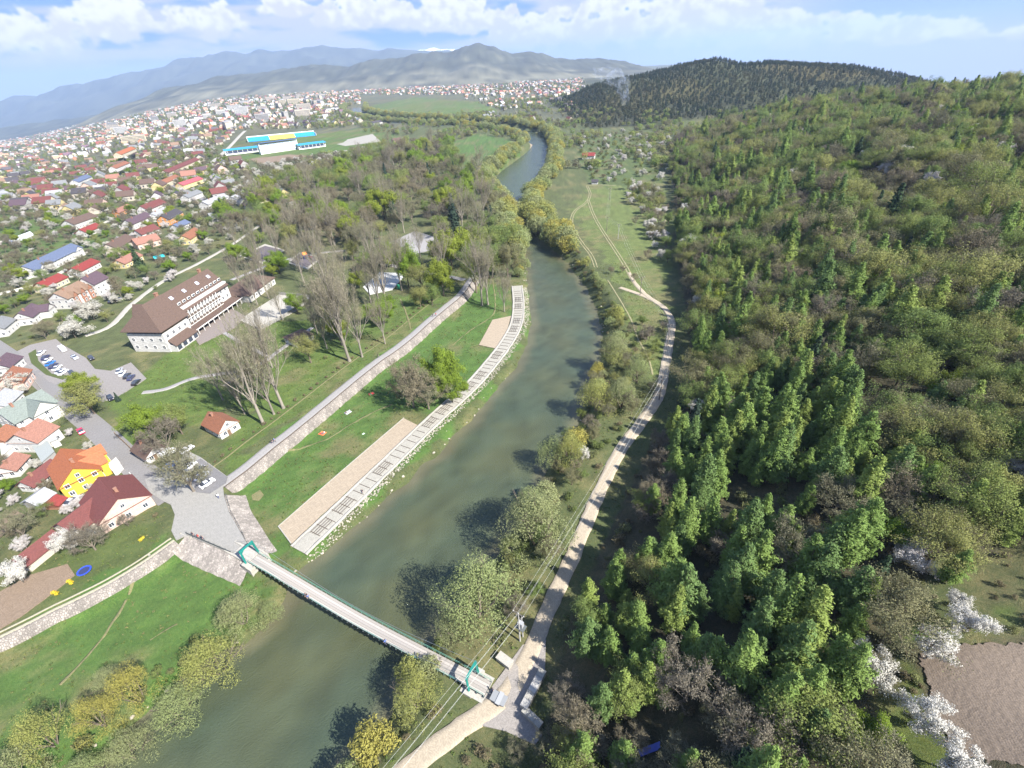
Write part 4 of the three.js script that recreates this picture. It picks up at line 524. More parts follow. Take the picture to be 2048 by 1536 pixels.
  for (const [x, y, z] of [[mx - ML * 0.36, 0, 0], [mx - ML * 0.12, 0, 0], [mx + ML * 0.14, 0, 0], [mx + ML * 0.38, 0, 0]]) { const t = 0.42, zz = zc - 1.2 + 3 * t * 2, yy = 15.6 - 4.6 * t; const sk = part('skylight', B(1.7, 0.14, 1.5, 0, 0, 0), mat(C(0.55, 0.58, 0.7), { roughness: 0.2 }), h); sk.position.set(x, yy + 0.05, zz); sk.rotation.x = Math.atan2(4.6, (W - 3) / 2); }
  for (const x of [mx - ML / 2 + 1.5, mx + ML / 2 - 5]) { const c = part('chimney', chimGeo, chimneyMat, h); c.position.set(x, 15.8, zc - 2); c.scale.set(2, 1.4, 1.6); }
  // annex
  const A = thing('hotel_annex', 'low brown hip roofed annex at the far end of the hotel', 'annex', [bx + 14 * Math.cos(turn) + 3 * Math.sin(turn), 0, bz - 14 * Math.sin(turn) + 3 * Math.cos(turn)], turn); footprint(A.position.x, A.position.z, turn, 27, 18);
  part('wall', B(26, 4.6, 17, 0, 1.8, -2), wl, A); const ar = gableRoof(26, 17, 4.1, 8.6, 0.7, 0.22, 8, 8); ar.translate(0, 0, -2); part('roof', ar, rf, A); for (let i = 0; i < 6; i++) windowAt(A, -11 + i * 4.4, 2, 6.55, 0, 1.4, 1);
}
// ---------------------------------------------------------------- the stadium
{
  const blue = mat(C(0.03, 0.28, 0.62), { roughness: 0.5 }), yel = mat(C(0.72, 0.56, 0.10), { roughness: 0.6 }), navy = mat(C(0.05, 0.12, 0.36), { roughness: 0.5 }), wht = mat(C(0.74, 0.76, 0.74)), facade = mat(C(0.62, 0.70, 0.62), { roughness: 0.35 });
  function stand(label, u0, v0, u1, v1, build) { const a = S(u0, v0), b = S(u1, v1), L = Math.hypot(b[0] - a[0], b[1] - a[1]), turn = Math.atan2(-(b[1] - a[1]), b[0] - a[0]), t = thing('grandstand', label, 'grandstand', [(a[0] + b[0]) / 2, 0, (a[1] + b[1]) / 2], turn, 'stadium stands'); footprint(t.position.x, t.position.z, turn, L, 30); build(t, L); }
  const tier = (t, L, m, d = 13, n = 9, z0 = 0, x = 0) => { for (let i = 0; i < n; i++) part('seat_row', B(L, 0.55 + i * 0.75, d / n, x, (0.55 + i * 0.75) / 2, z0 - i * d / n), m, t); };
  stand('open stand across the pitch with blue and yellow seats', 497, 284, 632, 271, (t, L) => { tier(t, L * 0.31, blue, 26, 8, 0, -L * 0.345); tier(t, L * 0.38, yel, 26, 8, 0, 0); tier(t, L * 0.31, blue, 26, 8, 0, L * 0.345); part('back_wall', B(L + 2, 7.4, 0.5, 0, 3.4, -27), wht, t); for (const s of [-1, 1]) part('side_wall', B(0.6, 5, 26, s * (L / 2 + 0.6), 2.2, -12), wht, t); });
  stand('main stand with pale glazed rear facade and blue roof', 525, 309, 595, 299, (t, L) => { part('wall', B(L, 14, 12, 0, 6.5, -6), facade, t); for (let i = 0; i <= 6; i++) part('mullion', B(0.6, 13, 0.4, -L / 2 + i * L / 6, 6.5, 0.22), wht, t); for (let i = 0; i < 4; i++) part('transom', B(L, 0.5, 0.3, 0, 2 + i * 3.6, 0.18), navy, t); const r = part('roof', B(L + 4, 0.6, 24, 0, 0, 0), navy, t); r.position.set(0, 15, -9); r.rotation.x = -0.12; for (const s of [-1, 1]) part('end_frame', B(1.2, 17, 1.5, s * (L / 2 + 1.4), 7.5, 0.4), wht, t); });
  for (const [l, u0, v0, u1, v1] of [['low blue stand on the town side of the main stand', 452, 311, 521, 303], ['low blue stand on the river side of the main stand', 599, 300, 652, 293]]) stand(l, u0, v0, u1, v1, (t, L) => { part('wall', B(L, 4.4, 8, 0, 2, -4), wht, t); part('shade_panel', B(L * 0.94, 3.2, 0.3, 0, 3.6, 0.2), mat(C(0.04, 0.05, 0.10)), t); const r = part('roof', B(L + 2, 0.5, 12, 0, 0, 0), blue, t); r.position.set(0, 7.4, -4); r.rotation.x = 0.1; for (let i = 0; i < 7; i++) part('post', B(0.5, 7.2, 0.5, -L / 2 + (i + 0.5) * L / 7, 3.5, 0.8), wht, t); });  // solid near-black panel paints the shade of the open front under the roof
}
// ---------------------------------------------------------------- footbridge
const bar = (a, b, r, k = 6) => { const d = b.clone().sub(a), g = new THREE.CylinderGeometry(r, r, d.length(), k); g.translate(0, d.length() / 2, 0); g.applyQuaternion(new THREE.Quaternion().setFromUnitVectors(V3(0, 1, 0), d.normalize())); g.translate(a.x, a.y, a.z); return g; };
const beam = (a, b, w, h) => { const d = b.clone().sub(a), g = new THREE.BoxGeometry(w, h, d.length()); const m = new THREE.Matrix4().lookAt(b, a, V3(0, 1, 0)); g.applyMatrix4(m); g.translate((a.x + b.x) / 2, (a.y + b.y) / 2, (a.z + b.z) / 2); return g; };
{
  const [ax, az] = S(508, 1117, 0.6), [bx, bz] = S(975, 1378, 0.6), L = Math.hypot(bx - ax, bz - az), turn = Math.atan2(-(bz - az), bx - ax);
  const f = thing('footbridge', 'narrow suspension footbridge with teal portal towers crossing the river', 'footbridge', [ax, 0, az], turn);
  const N = 44, Y = (t) => 0.62 - 1.5 * Math.sin(Math.PI * t) ** 2, P = (t, y, z) => V3(t * L, Y(t) + y, z), Wd = 2.7;
  for (let k = 0; k < 5; k++) { const z = -Wd / 2 + (k + 0.5) * Wd / 5, gs = []; for (let i = 0; i < N; i++) gs.push(beam(P(i / N, 0, z), P((i + 1) / N, 0, z), Wd / 5 - 0.035, 0.12)); part('deck_plank', mergeGeometries(gs), [M.deck, mat(C(0.52, 0.475, 0.43), { map: grainTex }), mat(C(0.43, 0.395, 0.36), { map: grainTex })][k % 3], f); }
  for (let i = 0; i <= N; i++) part('cross_beam', B(0.16, 0.22, Wd + 0.5, i / N * L, Y(i / N) - 0.18, 0), M.darkSteel, f);
  for (const s of [-1, 1]) { const g1 = [], g2 = [], g3 = []; for (let i = 0; i < N; i++) { g1.push(bar(P(i / N, 1.05, s * (Wd / 2 + 0.12)), P((i + 1) / N, 1.05, s * (Wd / 2 + 0.12)), 0.04)); g3.push(bar(P(i / N, 0.55, s * (Wd / 2 + 0.12)), P((i + 1) / N, 0.55, s * (Wd / 2 + 0.12)), 0.025)); } part('handrail', mergeGeometries(g1), mat(C(0.12, 0.30, 0.24), { roughness: 0.5 }), f); part('mid_rail', mergeGeometries(g3), mat(C(0.12, 0.30, 0.24), { roughness: 0.5 }), f); for (let i = 0; i <= N; i++) part('railing_post', bar(P(i / N, -0.1, s * (Wd / 2 + 0.12)), P(i / N, 1.05, s * (Wd / 2 + 0.12)), 0.028, 5), mat(C(0.12, 0.30, 0.24), { roughness: 0.5 }), f);
    const c = []; const cy = (t) => 4.5 - 3.4 * 4 * t * (1 - t); for (let i = 0; i < 40; i++) c.push(bar(V3(i / 40 * L * 0.94 + 0.02 * L, Y(i / 40) + cy(i / 40), s * (Wd / 2 + 0.3)), V3((i + 1) / 40 * L * 0.94 + 0.02 * L, Y((i + 1) / 40) + cy((i + 1) / 40), s * (Wd / 2 + 0.3)), 0.035, 5)); part('main_cable', mergeGeometries(c), M.steel, f); }
  for (const [x, n] of [[-0.6, 0], [L * 0.955, 1]]) { const t = new THREE.Group(); t.name = 'tower'; f.add(t); for (const s of [-1, 1]) { part('leg', beam(V3(x, -0.4, s * 1.85), V3(x - 0.3, 4.7, s * 1.65), 0.38, 0.38), M.teal, t); part('footing', B(1.7, 1.2, 1.2, x, 0.0, s * 2.1), M.paleConcrete, t); } for (const s of [-1, 1]) part('knee_brace', beam(V3(x - 0.28, 3.7, s * 1.68), V3(x - 0.3, 4.5, s * 0.8), 0.2, 0.2), M.teal, t); part('crossbeam', B(0.4, 0.42, 3.8, x - 0.3, 4.65, 0), M.teal, t); }
  for (const s of [-1, 1]) part('backstay', bar(V3(-0.9, 4.6, s * 1.6), V3(-9.5, 0.2, s * 1.5), 0.04), M.steel, f);
  for (const s of [-1, 1]) part('anchor_block', B(7, 0.35, 0.5, -6, 0.22, s * 1.5), M.paleConcrete, f);
  part('abutment', B(3.2, 5, 5.4, 0.2, -2.3, 0), M.paleConcrete, f); part('abutment', B(5, 4.4, 5, L * 0.965, -2.1, 0), M.paleConcrete, f);
  part('approach_slab', B(6, 0.3, 3.4, -3.4, 0.35, 0), M.paleConcrete, f);
}
// ---------------------------------------------------------------- wooden sunbathing frames along the embankment
{
  const ribs = B(0.14, 0.14, 4.2, 0, 0.07, 0), n = emb.length; let k = 0;
  for (let i = 4; i < n - 8; i += 7) {
    const [x, z] = emb[i + 3], a = emb[i], b = emb[i + 7], turn = Math.atan2(-(b[1] - a[1]), b[0] - a[0]), ladder = [1, 1, 0, 1, 0, 0, 1, 1, 0][k % 9], near = Math.hypot(x, z) < 175;
    const t = thing('sunbathing_frame', ladder ? 'ladder-like timber sunbathing frame on the concrete embankment' : 'set of bare timber ribs across the concrete embankment', 'sunbathing frame', [x, MEADOW + 0.18, z], turn, ladder ? 'slatted timber frames along the embankment' : 'bare timber ribs along the embankment');
    for (let q = 0; q < 3; q++) { const r = part('rib', ribs, M.wood, t); r.position.set((q - 1) * 2.7 + rr(-0.15, 0.15), 0, rr(-0.2, 0.2)); r.scale.z = rr(0.8, 1.05); }
    if (ladder) for (let q = 0; q < 4; q++) { const s = part('slat', B(6.2 + rr(-0.8, 0.4), 0.08, 0.13, 0, 0.20, -1.5 + q * 0.85 + rr(-0.08, 0.08)), M.wood, t); }
    k++;
  }
}
// ---------------------------------------------------------------- rocks and scrub along the waterline
{
  const rock = new THREE.IcosahedronGeometry(0.5, 1); { const p = rock.attributes.position; for (let i = 0; i < p.count; i++) { const s = 1 + 0.25 * n3(p.getX(i) * 2, p.getY(i) * 2, p.getZ(i) * 2); p.setXYZ(i, p.getX(i) * s, p.getY(i) * s * 0.6, p.getZ(i) * s); } rock.computeVertexNormals(); }
  const pl = []; const put = (x, z, s, c) => pl.push([new THREE.Matrix4().compose(V3(x, land(x, z) + 0.05, z), new THREE.Quaternion().setFromEuler(new THREE.Euler(rr(-0.3, 0.3), rr(0, 6), rr(-0.3, 0.3))), V3(s * rr(0.7, 1.3), s, s * rr(0.7, 1.3))), c]);
  for (const o of offset(emb, 4.3)) for (let i = 0; i < 10; i++) put(o[0] + rr(-1.2, 1.2), o[1] + rr(-1.2, 1.2), rr(0.2, 0.6), C(0.34, 0.315, 0.25).multiplyScalar(rr(0.65, 1.1)));
  for (const bank of [leftBank, rightBank]) for (const p of bank) { if (Math.hypot(p[0], p[1]) > 420) continue; for (let i = 0; i < 3; i++) if (rnd() < 0.6) put(p[0] + rr(-2, 2), p[1] + rr(-2, 2), rr(0.3, 0.9), C(0.36, 0.32, 0.26).multiplyScalar(rr(0.6, 1.2))); }
  const o = stuff('riprap', rock, mat(C(1, 1, 1), { roughness: 0.95 }), pl, 'pale loose stones along the waterline', 'stones');
}
// ---------------------------------------------------------------- cars
const paintC = { white: [0.72, 0.72, 0.74], silver: [0.46, 0.48, 0.54], black: [0.02, 0.02, 0.028], blue: [0.02, 0.17, 0.55], red: [0.55, 0.02, 0.08], navy: [0.035, 0.04, 0.10], grey: [0.18, 0.18, 0.21] };
const paint = (c) => mat(C(...paintC[c]), { roughness: 0.3, clearcoat: 0.8, clearcoatRoughness: 0.1 });
function sideShape(pts, w, bev) { const g = new THREE.ExtrudeGeometry(new THREE.Shape(pts.map(([x, y]) => new THREE.Vector2(x, y))), { depth: w - 2 * bev, bevelEnabled: true, bevelSize: bev, bevelThickness: bev, bevelSegments: 2 }); g.translate(0, 0, -(w - 2 * bev) / 2); return g; }
const carParts = { body: sideShape([[-2.05, 0.32], [-2.1, 0.72], [-1.95, 0.92], [-1.2, 0.98], [0.75, 0.95], [1.85, 0.80], [2.08, 0.62], [2.08, 0.32]], 1.74, 0.09), cabin: sideShape([[-1.85, 0.93], [-1.4, 1.36], [-0.2, 1.42], [0.45, 1.36], [1.05, 0.93]], 1.48, 0.08), roof: sideShape([[-1.35, 1.42], [-0.2, 1.49], [0.38, 1.43], [0.36, 1.40], [-0.2, 1.45], [-1.33, 1.39]], 1.36, 0.02), van: sideShape([[-2.3, 0.4], [-2.35, 1.6], [-2.2, 2.05], [0.8, 2.1], [1.5, 1.25], [2.2, 1.05], [2.35, 0.7], [2.35, 0.4]], 1.9, 0.1), vanGlass: sideShape([[0.85, 1.3], [0.70, 2.0], [0.9, 2.03], [1.5, 1.3]], 1.74, 0.04) };
const wheelGeo = (() => { const g = new THREE.CylinderGeometry(0.32, 0.32, 0.22, 14); g.rotateX(Math.PI / 2); return g; })(), hubGeo = (() => { const g = new THREE.CylinderGeometry(0.19, 0.19, 0.24, 10); g.rotateX(Math.PI / 2); return g; })(), lampGeo = new THREE.SphereGeometry(0.13, 8, 6); const tyre = mat(C(0.02, 0.02, 0.02)), hub = mat(C(0.5, 0.5, 0.52), { roughness: 0.35, metalness: 0.7 }), lampM = mat(C(0.75, 0.76, 0.78), { roughness: 0.15 }), tailM = mat(C(0.35, 0.02, 0.02), { roughness: 0.3 });
function car(c, label, u, v, u2, v2, group, type = 'parked_car', y = 0.15) { // facing from the first sighted point towards the second
  const a = S(u, v, 0.6), b = S(u2, v2, 0.6), turn = Math.atan2(-(b[1] - a[1]), b[0] - a[0]), cx = (a[0] + b[0]) / 2, cz = (a[1] + b[1]) / 2, t = thing(type, label, type === 'parked_van' ? 'van' : 'car', [cx, y, cz], turn, group), van = type === 'parked_van';
  part('body', van ? carParts.van : carParts.body, paint(c), t); if (van) part('windscreen', carParts.vanGlass, glass, t); else { part('windows', carParts.cabin, glass, t); part('roof', carParts.roof, paint(c), t); }
  for (const [x, z] of [[1.3, 0.78], [1.3, -0.78], [-1.3, 0.78], [-1.3, -0.78]]) { const w = part('wheel', wheelGeo, tyre, t); w.position.set(x, 0.32, z); part('rim', hubGeo, hub, w); }
  for (const s of [-1, 1]) { const l = part('headlight', lampGeo, lampM, t); l.position.set(van ? 2.3 : 2.06, 0.72, s * 0.6); const q = part('tail_light', lampGeo, tailM, t); q.position.set(van ? -2.32 : -2.06, 0.8, s * 0.62); q.scale.set(0.6, 0.8, 1); }
  footprint(cx, cz, turn, 4.4, 1.9); return t;
}
const lotG = 'cars in the hotel car park', bayG = 'cars in the bay beside the square';
for (const a of [['white', 'white car nearest the promenade in the bay', 404, 974, 425, 960, bayG], ['silver', 'silver-white estate car second from the promenade end', 394, 961, 412, 944, bayG], ['black', 'black car between two white ones in the bay', 390, 949, 405, 934, bayG], ['white', 'white car beside the big bare tree', 371, 940, 388, 926, bayG], ['blue', 'blue-grey car half hidden under the bare tree', 331, 938, 352, 924, bayG], ['white', 'white van at the back of the bay below the branches', 330, 912, 346, 902, bayG, 'parked_van'], ['white', 'white car parked at the far end below the branches', 366, 905, 382, 894, bayG],
  ['red', 'small red car driving on the street', 166, 868, 156, 856, undefined, 'driving_car', 0.1], ['silver', 'silver car standing in the yard of the pink gabled house', 137, 1008, 152, 996, undefined],
  ['white', 'white car first in the island row', 76, 712, 90, 700, lotG], ['navy', 'navy car second in the island row', 84, 721, 98, 709, lotG], ['white', 'white car third in the island row', 88, 727, 104, 715, lotG], ['blue', 'bright blue car in the island row', 92, 733, 109, 721, lotG], ['navy', 'dark blue car beside the bright blue one', 99, 738, 114, 726, lotG], ['white', 'white car after the dark blue one', 107, 742, 122, 730, lotG], ['silver', 'silver car near the end of the island row', 113, 748, 128, 737, lotG], ['white', 'white car at the island row end', 119, 750, 133, 740, lotG], ['black', 'single black car parked across the island row', 138, 741, 149, 752, lotG],
  ['white', 'long white van by the hotel lawn', 116, 692, 136, 707, lotG, 'parked_van'], ['silver', 'silver car behind the white van', 141, 710, 158, 720, lotG], ['black', 'black car near the hotel drive', 178, 712, 187, 720, lotG], ['silver', 'silver car first in the second row', 234, 750, 244, 734, lotG], ['white', 'white car second in the second row', 240, 755, 250, 739, lotG], ['black', 'black car in the middle of the second row', 248, 760, 260, 744, lotG], ['navy', 'navy car fourth in the second row', 256, 763, 268, 748, lotG], ['black', 'black car last in the second row', 264, 773, 280, 757, lotG], ['black', 'black car beside the big olive tree', 216, 790, 225, 802, lotG],
  ['black', 'black car parked behind the purple villa', 218, 606, 228, 600, undefined], ['navy', 'dark car beside the black one behind the villa', 231, 601, 241, 595, undefined]]) car(...a);
// ---------------------------------------------------------------- people: one skin over a posed skeleton
function figure(bones, colorOf) {                                     // bones: [x0,y0,z0, x1,y1,z1, r0, r1, what]
  const N = 40, mc = new MarchingCubes(N, mat(C(1, 1, 1)), false, false, 60000); mc.isolation = 0; const half = 1.05, cen = V3(0, 0.9, 0);
  const dist = (x, y, z) => { let s = 0, best = 9, w = 0; for (const b of bones) { const dx = b[3] - b[0], dy = b[4] - b[1], dz = b[5] - b[2], t = clamp(((x - b[0]) * dx + (y - b[1]) * dy + (z - b[2]) * dz) / (dx * dx + dy * dy + dz * dz + 1e-9)); const d = Math.hypot(x - b[0] - dx * t, y - b[1] - dy * t, z - b[2] - dz * t) - mix(b[6], b[7], t); s += Math.exp(-d * 32); if (d < best) { best = d; w = b[8]; } } return [-Math.log(s) / 32, w]; };
  for (let k = 0; k < N; k++) for (let j = 0; j < N; j++) for (let i = 0; i < N; i++) { const x = cen.x + ((i / N) * 2 - 1) * half, y = cen.y + ((j / N) * 2 - 1) * half, z = cen.z + ((k / N) * 2 - 1) * half; mc.field[k * N * N + j * N + i] = -dist(x, y, z)[0]; }
  mc.update(); const n = mc.count, g = new THREE.BufferGeometry(), p = [], col = [], nn = []; for (let i = 0; i < n; i++) { const x = cen.x + mc.positionArray[i * 3] * half, y = cen.y + mc.positionArray[i * 3 + 1] * half, z = cen.z + mc.positionArray[i * 3 + 2] * half; p.push(x, y, z); nn.push(mc.normalArray[i * 3], mc.normalArray[i * 3 + 1], mc.normalArray[i * 3 + 2]); col.push(...colorOf(dist(x, y, z)[1])); }
  g.setAttribute('position', new THREE.Float32BufferAttribute(p, 3)); g.setAttribute('normal', new THREE.Float32BufferAttribute(nn, 3)); g.setAttribute('color', new THREE.Float32BufferAttribute(col, 3)); return g;
}
const hand = (x, y, z, dx, dy, dz, q) => { const r = [[x, y, z, x + dx * 0.09, y + dy * 0.09, z + dz * 0.09, 0.04, 0.035, 's']]; for (let i = 0; i < 4; i++) { const o = (i - 1.5) * 0.022; r.push([x + dx * 0.08, y + dy * 0.08, z + dz * 0.08 + o, x + dx * (0.16 - Math.abs(i - 1.2) * 0.01), y + dy * 0.16, z + dz * 0.16 + o, 0.012, 0.010, 's']); } r.push([x + dx * 0.03, y + dy * 0.03, z + 0.03 * q, x + dx * 0.1 + 0.03, y + dy * 0.1, z + 0.055 * q, 0.013, 0.011, 's']); return r; };
const head = (x, y, z) => [[x, y - 0.16, z, x, y - 0.06, z, 0.055, 0.055, 's'], [x, y - 0.02, z, x + 0.01, y + 0.06, z, 0.085, 0.10, 's'], [x - 0.02, y + 0.06, z, x - 0.01, y + 0.10, z, 0.108, 0.10, 'h'], [x + 0.10, y, z, x + 0.115, y - 0.01, z, 0.014, 0.012, 's']];
const walkBones = [...head(0.02, 1.62, 0), [0, 1.0, 0, 0, 1.38, 0, 0.15, 0.17, 't'], [0, 1.38, -0.17, 0, 1.38, 0.17, 0.075, 0.075, 't'], [0, 1.38, 0.2, -0.12, 1.1, 0.23, 0.055, 0.045, 't'], [-0.12, 1.1, 0.23, 0.0, 0.86, 0.24, 0.043, 0.034, 's'], ...hand(0.0, 0.86, 0.24, 0.3, -0.95, 0, 1), [0, 1.38, -0.2, 0.10, 1.1, -0.23, 0.055, 0.045, 't'], [0.10, 1.1, -0.23, 0.26, 0.9, -0.24, 0.043, 0.034, 's'], ...hand(0.26, 0.9, -0.24, 0.6, -0.8, 0, -1), [0, 0.95, 0.09, 0.22, 0.5, 0.1, 0.095, 0.065, 'p'], [0.22, 0.5, 0.1, 0.20, 0.08, 0.1, 0.062, 0.042, 'p'], [0.20, 0.04, 0.1, 0.38, 0.04, 0.11, 0.045, 0.04, 'b'], [0, 0.95, -0.09, -0.10, 0.5, -0.1, 0.095, 0.065, 'p'], [-0.10, 0.5, -0.1, -0.35, 0.14, -0.1, 0.062, 0.042, 'p'], [-0.36, 0.09, -0.1, -0.22, 0.04, -0.11, 0.045, 0.04, 'b']];
const sitBones = [...head(0.08, 0.82, 0), [-0.05, 0.14, 0, 0.03, 0.55, 0, 0.15, 0.16, 't'], [0.03, 0.57, -0.17, 0.03, 0.57, 0.17, 0.075, 0.075, 't'], [0.03, 0.57, 0.2, -0.12, 0.32, 0.25, 0.055, 0.045, 't'], [-0.12, 0.32, 0.25, -0.28, 0.08, 0.26, 0.043, 0.034, 's'], ...hand(-0.28, 0.07, 0.26, -0.9, -0.2, 0, 1), [0.03, 0.57, -0.2, 0.12, 0.34, -0.24, 0.055, 0.045, 't'], [0.12, 0.34, -0.24, 0.36, 0.38, -0.18, 0.043, 0.034, 's'], ...hand(0.36, 0.38, -0.18, 0.9, -0.2, 0, -1), [-0.02, 0.12, 0.1, 0.38, 0.42, 0.11, 0.095, 0.065, 'p'], [0.38, 0.42, 0.11, 0.62, 0.08, 0.11, 0.062, 0.042, 'p'], [0.62, 0.05, 0.11, 0.8, 0.05, 0.12, 0.045, 0.04, 'b'], [-0.02, 0.12, -0.1, 0.42, 0.2, -0.12, 0.095, 0.065, 'p'], [0.42, 0.2, -0.12, 0.85, 0.08, -0.12, 0.062, 0.042, 'p'], [0.85, 0.07, -0.12, 0.93, 0.2, -0.12, 0.045, 0.04, 'b']];
const dress = { dark: { t: [0.03, 0.03, 0.05], p: [0.04, 0.05, 0.10] }, blue: { t: [0.10, 0.16, 0.42], p: [0.05, 0.05, 0.08] }, white: { t: [0.7, 0.68, 0.66], p: [0.08, 0.10, 0.2] }, red: { t: [0.6, 0.06, 0.05], p: [0.05, 0.06, 0.12] }, green: { t: [0.08, 0.25, 0.14], p: [0.2, 0.18, 0.14] } };
const figs = new Map(); const clothed = (pose, k) => { const key = pose + k; if (!figs.has(key)) figs.set(key, figure(pose === 'walk' ? walkBones : sitBones, (w) => w === 's' ? [0.48, 0.29, 0.21] : w === 'h' ? [0.04, 0.03, 0.02] : w === 'b' ? [0.03, 0.03, 0.03] : dress[k][w])); return figs.get(key); };
const skin = new THREE.MeshStandardMaterial({ vertexColors: true, roughness: 0.85 });
function person(pose, k, label, u, v, y, turn, lift = 0) { const [x, z] = S(u, v, y + lift); const o = part(numbered('person'), clothed(pose, k), skin); o.position.set(x, y + lift, z); o.rotation.y = turn; return tag(o, label, 'person'); }
person('walk', 'dark', 'person in dark clothes walking on the promenade, nearer the square', 545, 887, 0.09, 0.7); person('walk', 'blue', 'person in blue beside the dark dressed walker on the promenade', 550, 884, 0.09, 0.7);
person('walk', 'dark', 'lone person in dark clothes farther along the promenade', 757, 715, 0.09, 0.75); person('walk', 'red', 'person in red walking at the upstream end of the promenade', 872, 632, 0.09, 0.8); person('walk', 'dark', 'person in dark clothes next to the red one upstream', 866, 634, 0.09, 0.8);
person('walk', 'dark', 'person in dark clothes walking on the town half of the footbridge', 614, 1195, -0.4, -0.5); person('walk', 'blue', 'person in blue walking close behind on the footbridge', 618, 1198, -0.4, -0.5); person('walk', 'blue', 'lone person in blue on the far half of the footbridge', 772, 1288, -0.5, 2.6);
person('walk', 'white', 'person in a white top crossing the square', 438, 996, 0.13, 2.4); for (const [u, v, k, l] of [[388, 1073, 'dark', 'person in dark clothes at the square railing'], [399, 1077, 'red', 'person in red among the group at the square railing'], [407, 1080, 'dark', 'person in dark trousers at the railing near the sign']]) person('walk', k, l, u, v, 0.13, 1);
for (const [u, v, k, l] of [[693, 826, 'dark', 'seated person in black on the meadow blanket'], [699, 823, 'white', 'seated person in white on the meadow blanket'], [642, 868, 'red', 'seated person in red on the orange blanket'], [649, 866, 'white', 'seated person in white on the orange blanket'], [725, 995 - 12, 'dark', 'person in black sitting on the embankment ribs'], [742, 790, 'green', 'seated person in green below the bare trees']]) person('sit', k, l, u, v, MEADOW + 0.1, rr(0, 6));
person('walk', 'dark', 'person in dark clothes standing at the far bridge head', 985, 1384, 0.06, 1.2);
for (const [u, v, c, l, w] of [[696, 825, [0.55, 0.55, 0.6], 'pale picnic blanket on the meadow', 2.2], [645, 867, [0.62, 0.17, 0.06], 'orange picnic blanket on the meadow', 2.4], [743, 788, [0.55, 0.08, 0.06], 'red picnic blanket in the shade of bare trees', 2.0], [727, 868, [0.5, 0.6, 0.5], 'small pale cloth left on the grass', 0.9]]) { const [x, z] = S(u, v, MEADOW); const g = new THREE.PlaneGeometry(w, w * 0.8, 8, 8); g.rotateX(-Math.PI / 2); const p = g.attributes.position; for (let i = 0; i < p.count; i++) p.setY(i, 0.05 + 0.04 * n2(p.getX(i) * 2 + u, p.getZ(i) * 2)); g.computeVertexNormals(); const o = part(numbered('blanket'), g, mat(C(...c))); o.position.set(x, land(x, z) + 0.05, z); o.rotation.y = rr(0, 3); tag(o, l, 'blanket'); }
// ---------------------------------------------------------------- poles and wires
const poleM = mat(C(0.20, 0.175, 0.15), { map: grainTex }), concPole = mat(C(0.45, 0.44, 0.42), { map: grainTex }), insul = mat(C(0.55, 0.54, 0.50), { roughness: 0.3 }), wireM = mat(C(0.52, 0.53, 0.50), { roughness: 0.5 });
const polesAt = [[1040, 1282, 'concrete power pole carrying a transformer at the bridge head'], [1318, 800, 'power pole beside the bend of the dirt road'], [1335, 690, 'power pole between dirt road and meadow'], [1280, 590, 'wooden power pole with crossarm in the meadow'], [1236, 478, 'slim power pole near the bend of the track'], [1213, 463, 'pale concrete power pole in the upper meadow'], [1219, 400, 'power pole at the top of the meadow']].map(([u, v, l]) => { const [x, z] = S(u, v); return { x, z, l }; });
const line = [{ ...(() => { const [x, z] = S(760, 1640); return { x, z }; })() }, ...polesAt];
line.forEach((p, i) => {
  const q = line[Math.min(line.length - 1, i + 1)], o = line[Math.max(0, i - 1)], turn = Math.atan2(-(q.z - o.z), q.x - o.x) + Math.PI / 2; p.turn = turn; p.h = i === 1 ? 10.5 : 10;
  const t = thing('power_pole', p.l || 'power pole on the near dirt road beyond the frame', 'pole', [p.x, land(p.x, p.z) - 0.1, p.z], turn, 'power poles on the far bank'); const g = new THREE.CylinderGeometry(0.12, 0.19, p.h, 8); g.translate(0, p.h / 2, 0); part('shaft', g, i === 5 || i === 1 ? concPole : poleM, t); part('crossarm', B(2.6, 0.16, 0.14, 0, p.h - 0.5, 0.12), poleM, t); part('crossarm', B(1.7, 0.14, 0.12, 0, p.h - 1.8, 0.12), poleM, t);
  for (const x of [-1.2, 0, 1.2]) { const n = part('insulator', new THREE.CylinderGeometry(0.07, 0.09, 0.24, 7), insul, t); n.position.set(x, p.h - 0.3, 0.12); }
  if (i === 1) { part('transformer', B(1.1, 1.4, 0.8, 0, 5.6, 0.6), mat(C(0.30, 0.31, 0.32), { roughness: 0.5 }), t); part('platform', B(2.2, 0.12, 1.5, 0, 4.8, 0.5), M.darkSteel, t); const s = part('second_shaft', new THREE.CylinderGeometry(0.12, 0.17, 8, 8), concPole, t); s.position.set(0, 4, 1.1); }
});
for (let i = 0; i + 1 < line.length; i++) for (const [x, dy, nm] of [[-1.2, -0.15, 'hill-side'], [0, -0.15, 'middle'], [1.2, -0.15, 'river-side'], [-0.7, -1.7, 'lower hill-side'], [0.7, -1.7, 'lower river-side']]) {
  const a = line[i], b = line[i + 1], A = V3(a.x + Math.cos(a.turn) * x, land(a.x, a.z) + a.h + dy, a.z - Math.sin(a.turn) * x), D = V3(b.x + Math.cos(b.turn) * x, land(b.x, b.z) + b.h + dy, b.z - Math.sin(b.turn) * x), m = A.clone().lerp(D, 0.5); m.y -= A.distanceTo(D) * 0.018;
  const w = part(numbered('power_wire'), new THREE.TubeGeometry(new THREE.QuadraticBezierCurve3(A, m, D), 18, 0.014, 4), wireM); tag(w, nm + ' power wire, span ' + ['from the frame edge to the transformer pole', 'from the transformer pole to the road bend', 'from the road bend to the meadow edge', 'from the meadow edge to the crossarm pole', 'from the crossarm pole to the slim pole', 'from the slim to the pale concrete pole', 'from the pale concrete pole uphill'][i], 'wire', 'power wires on the far bank');
}
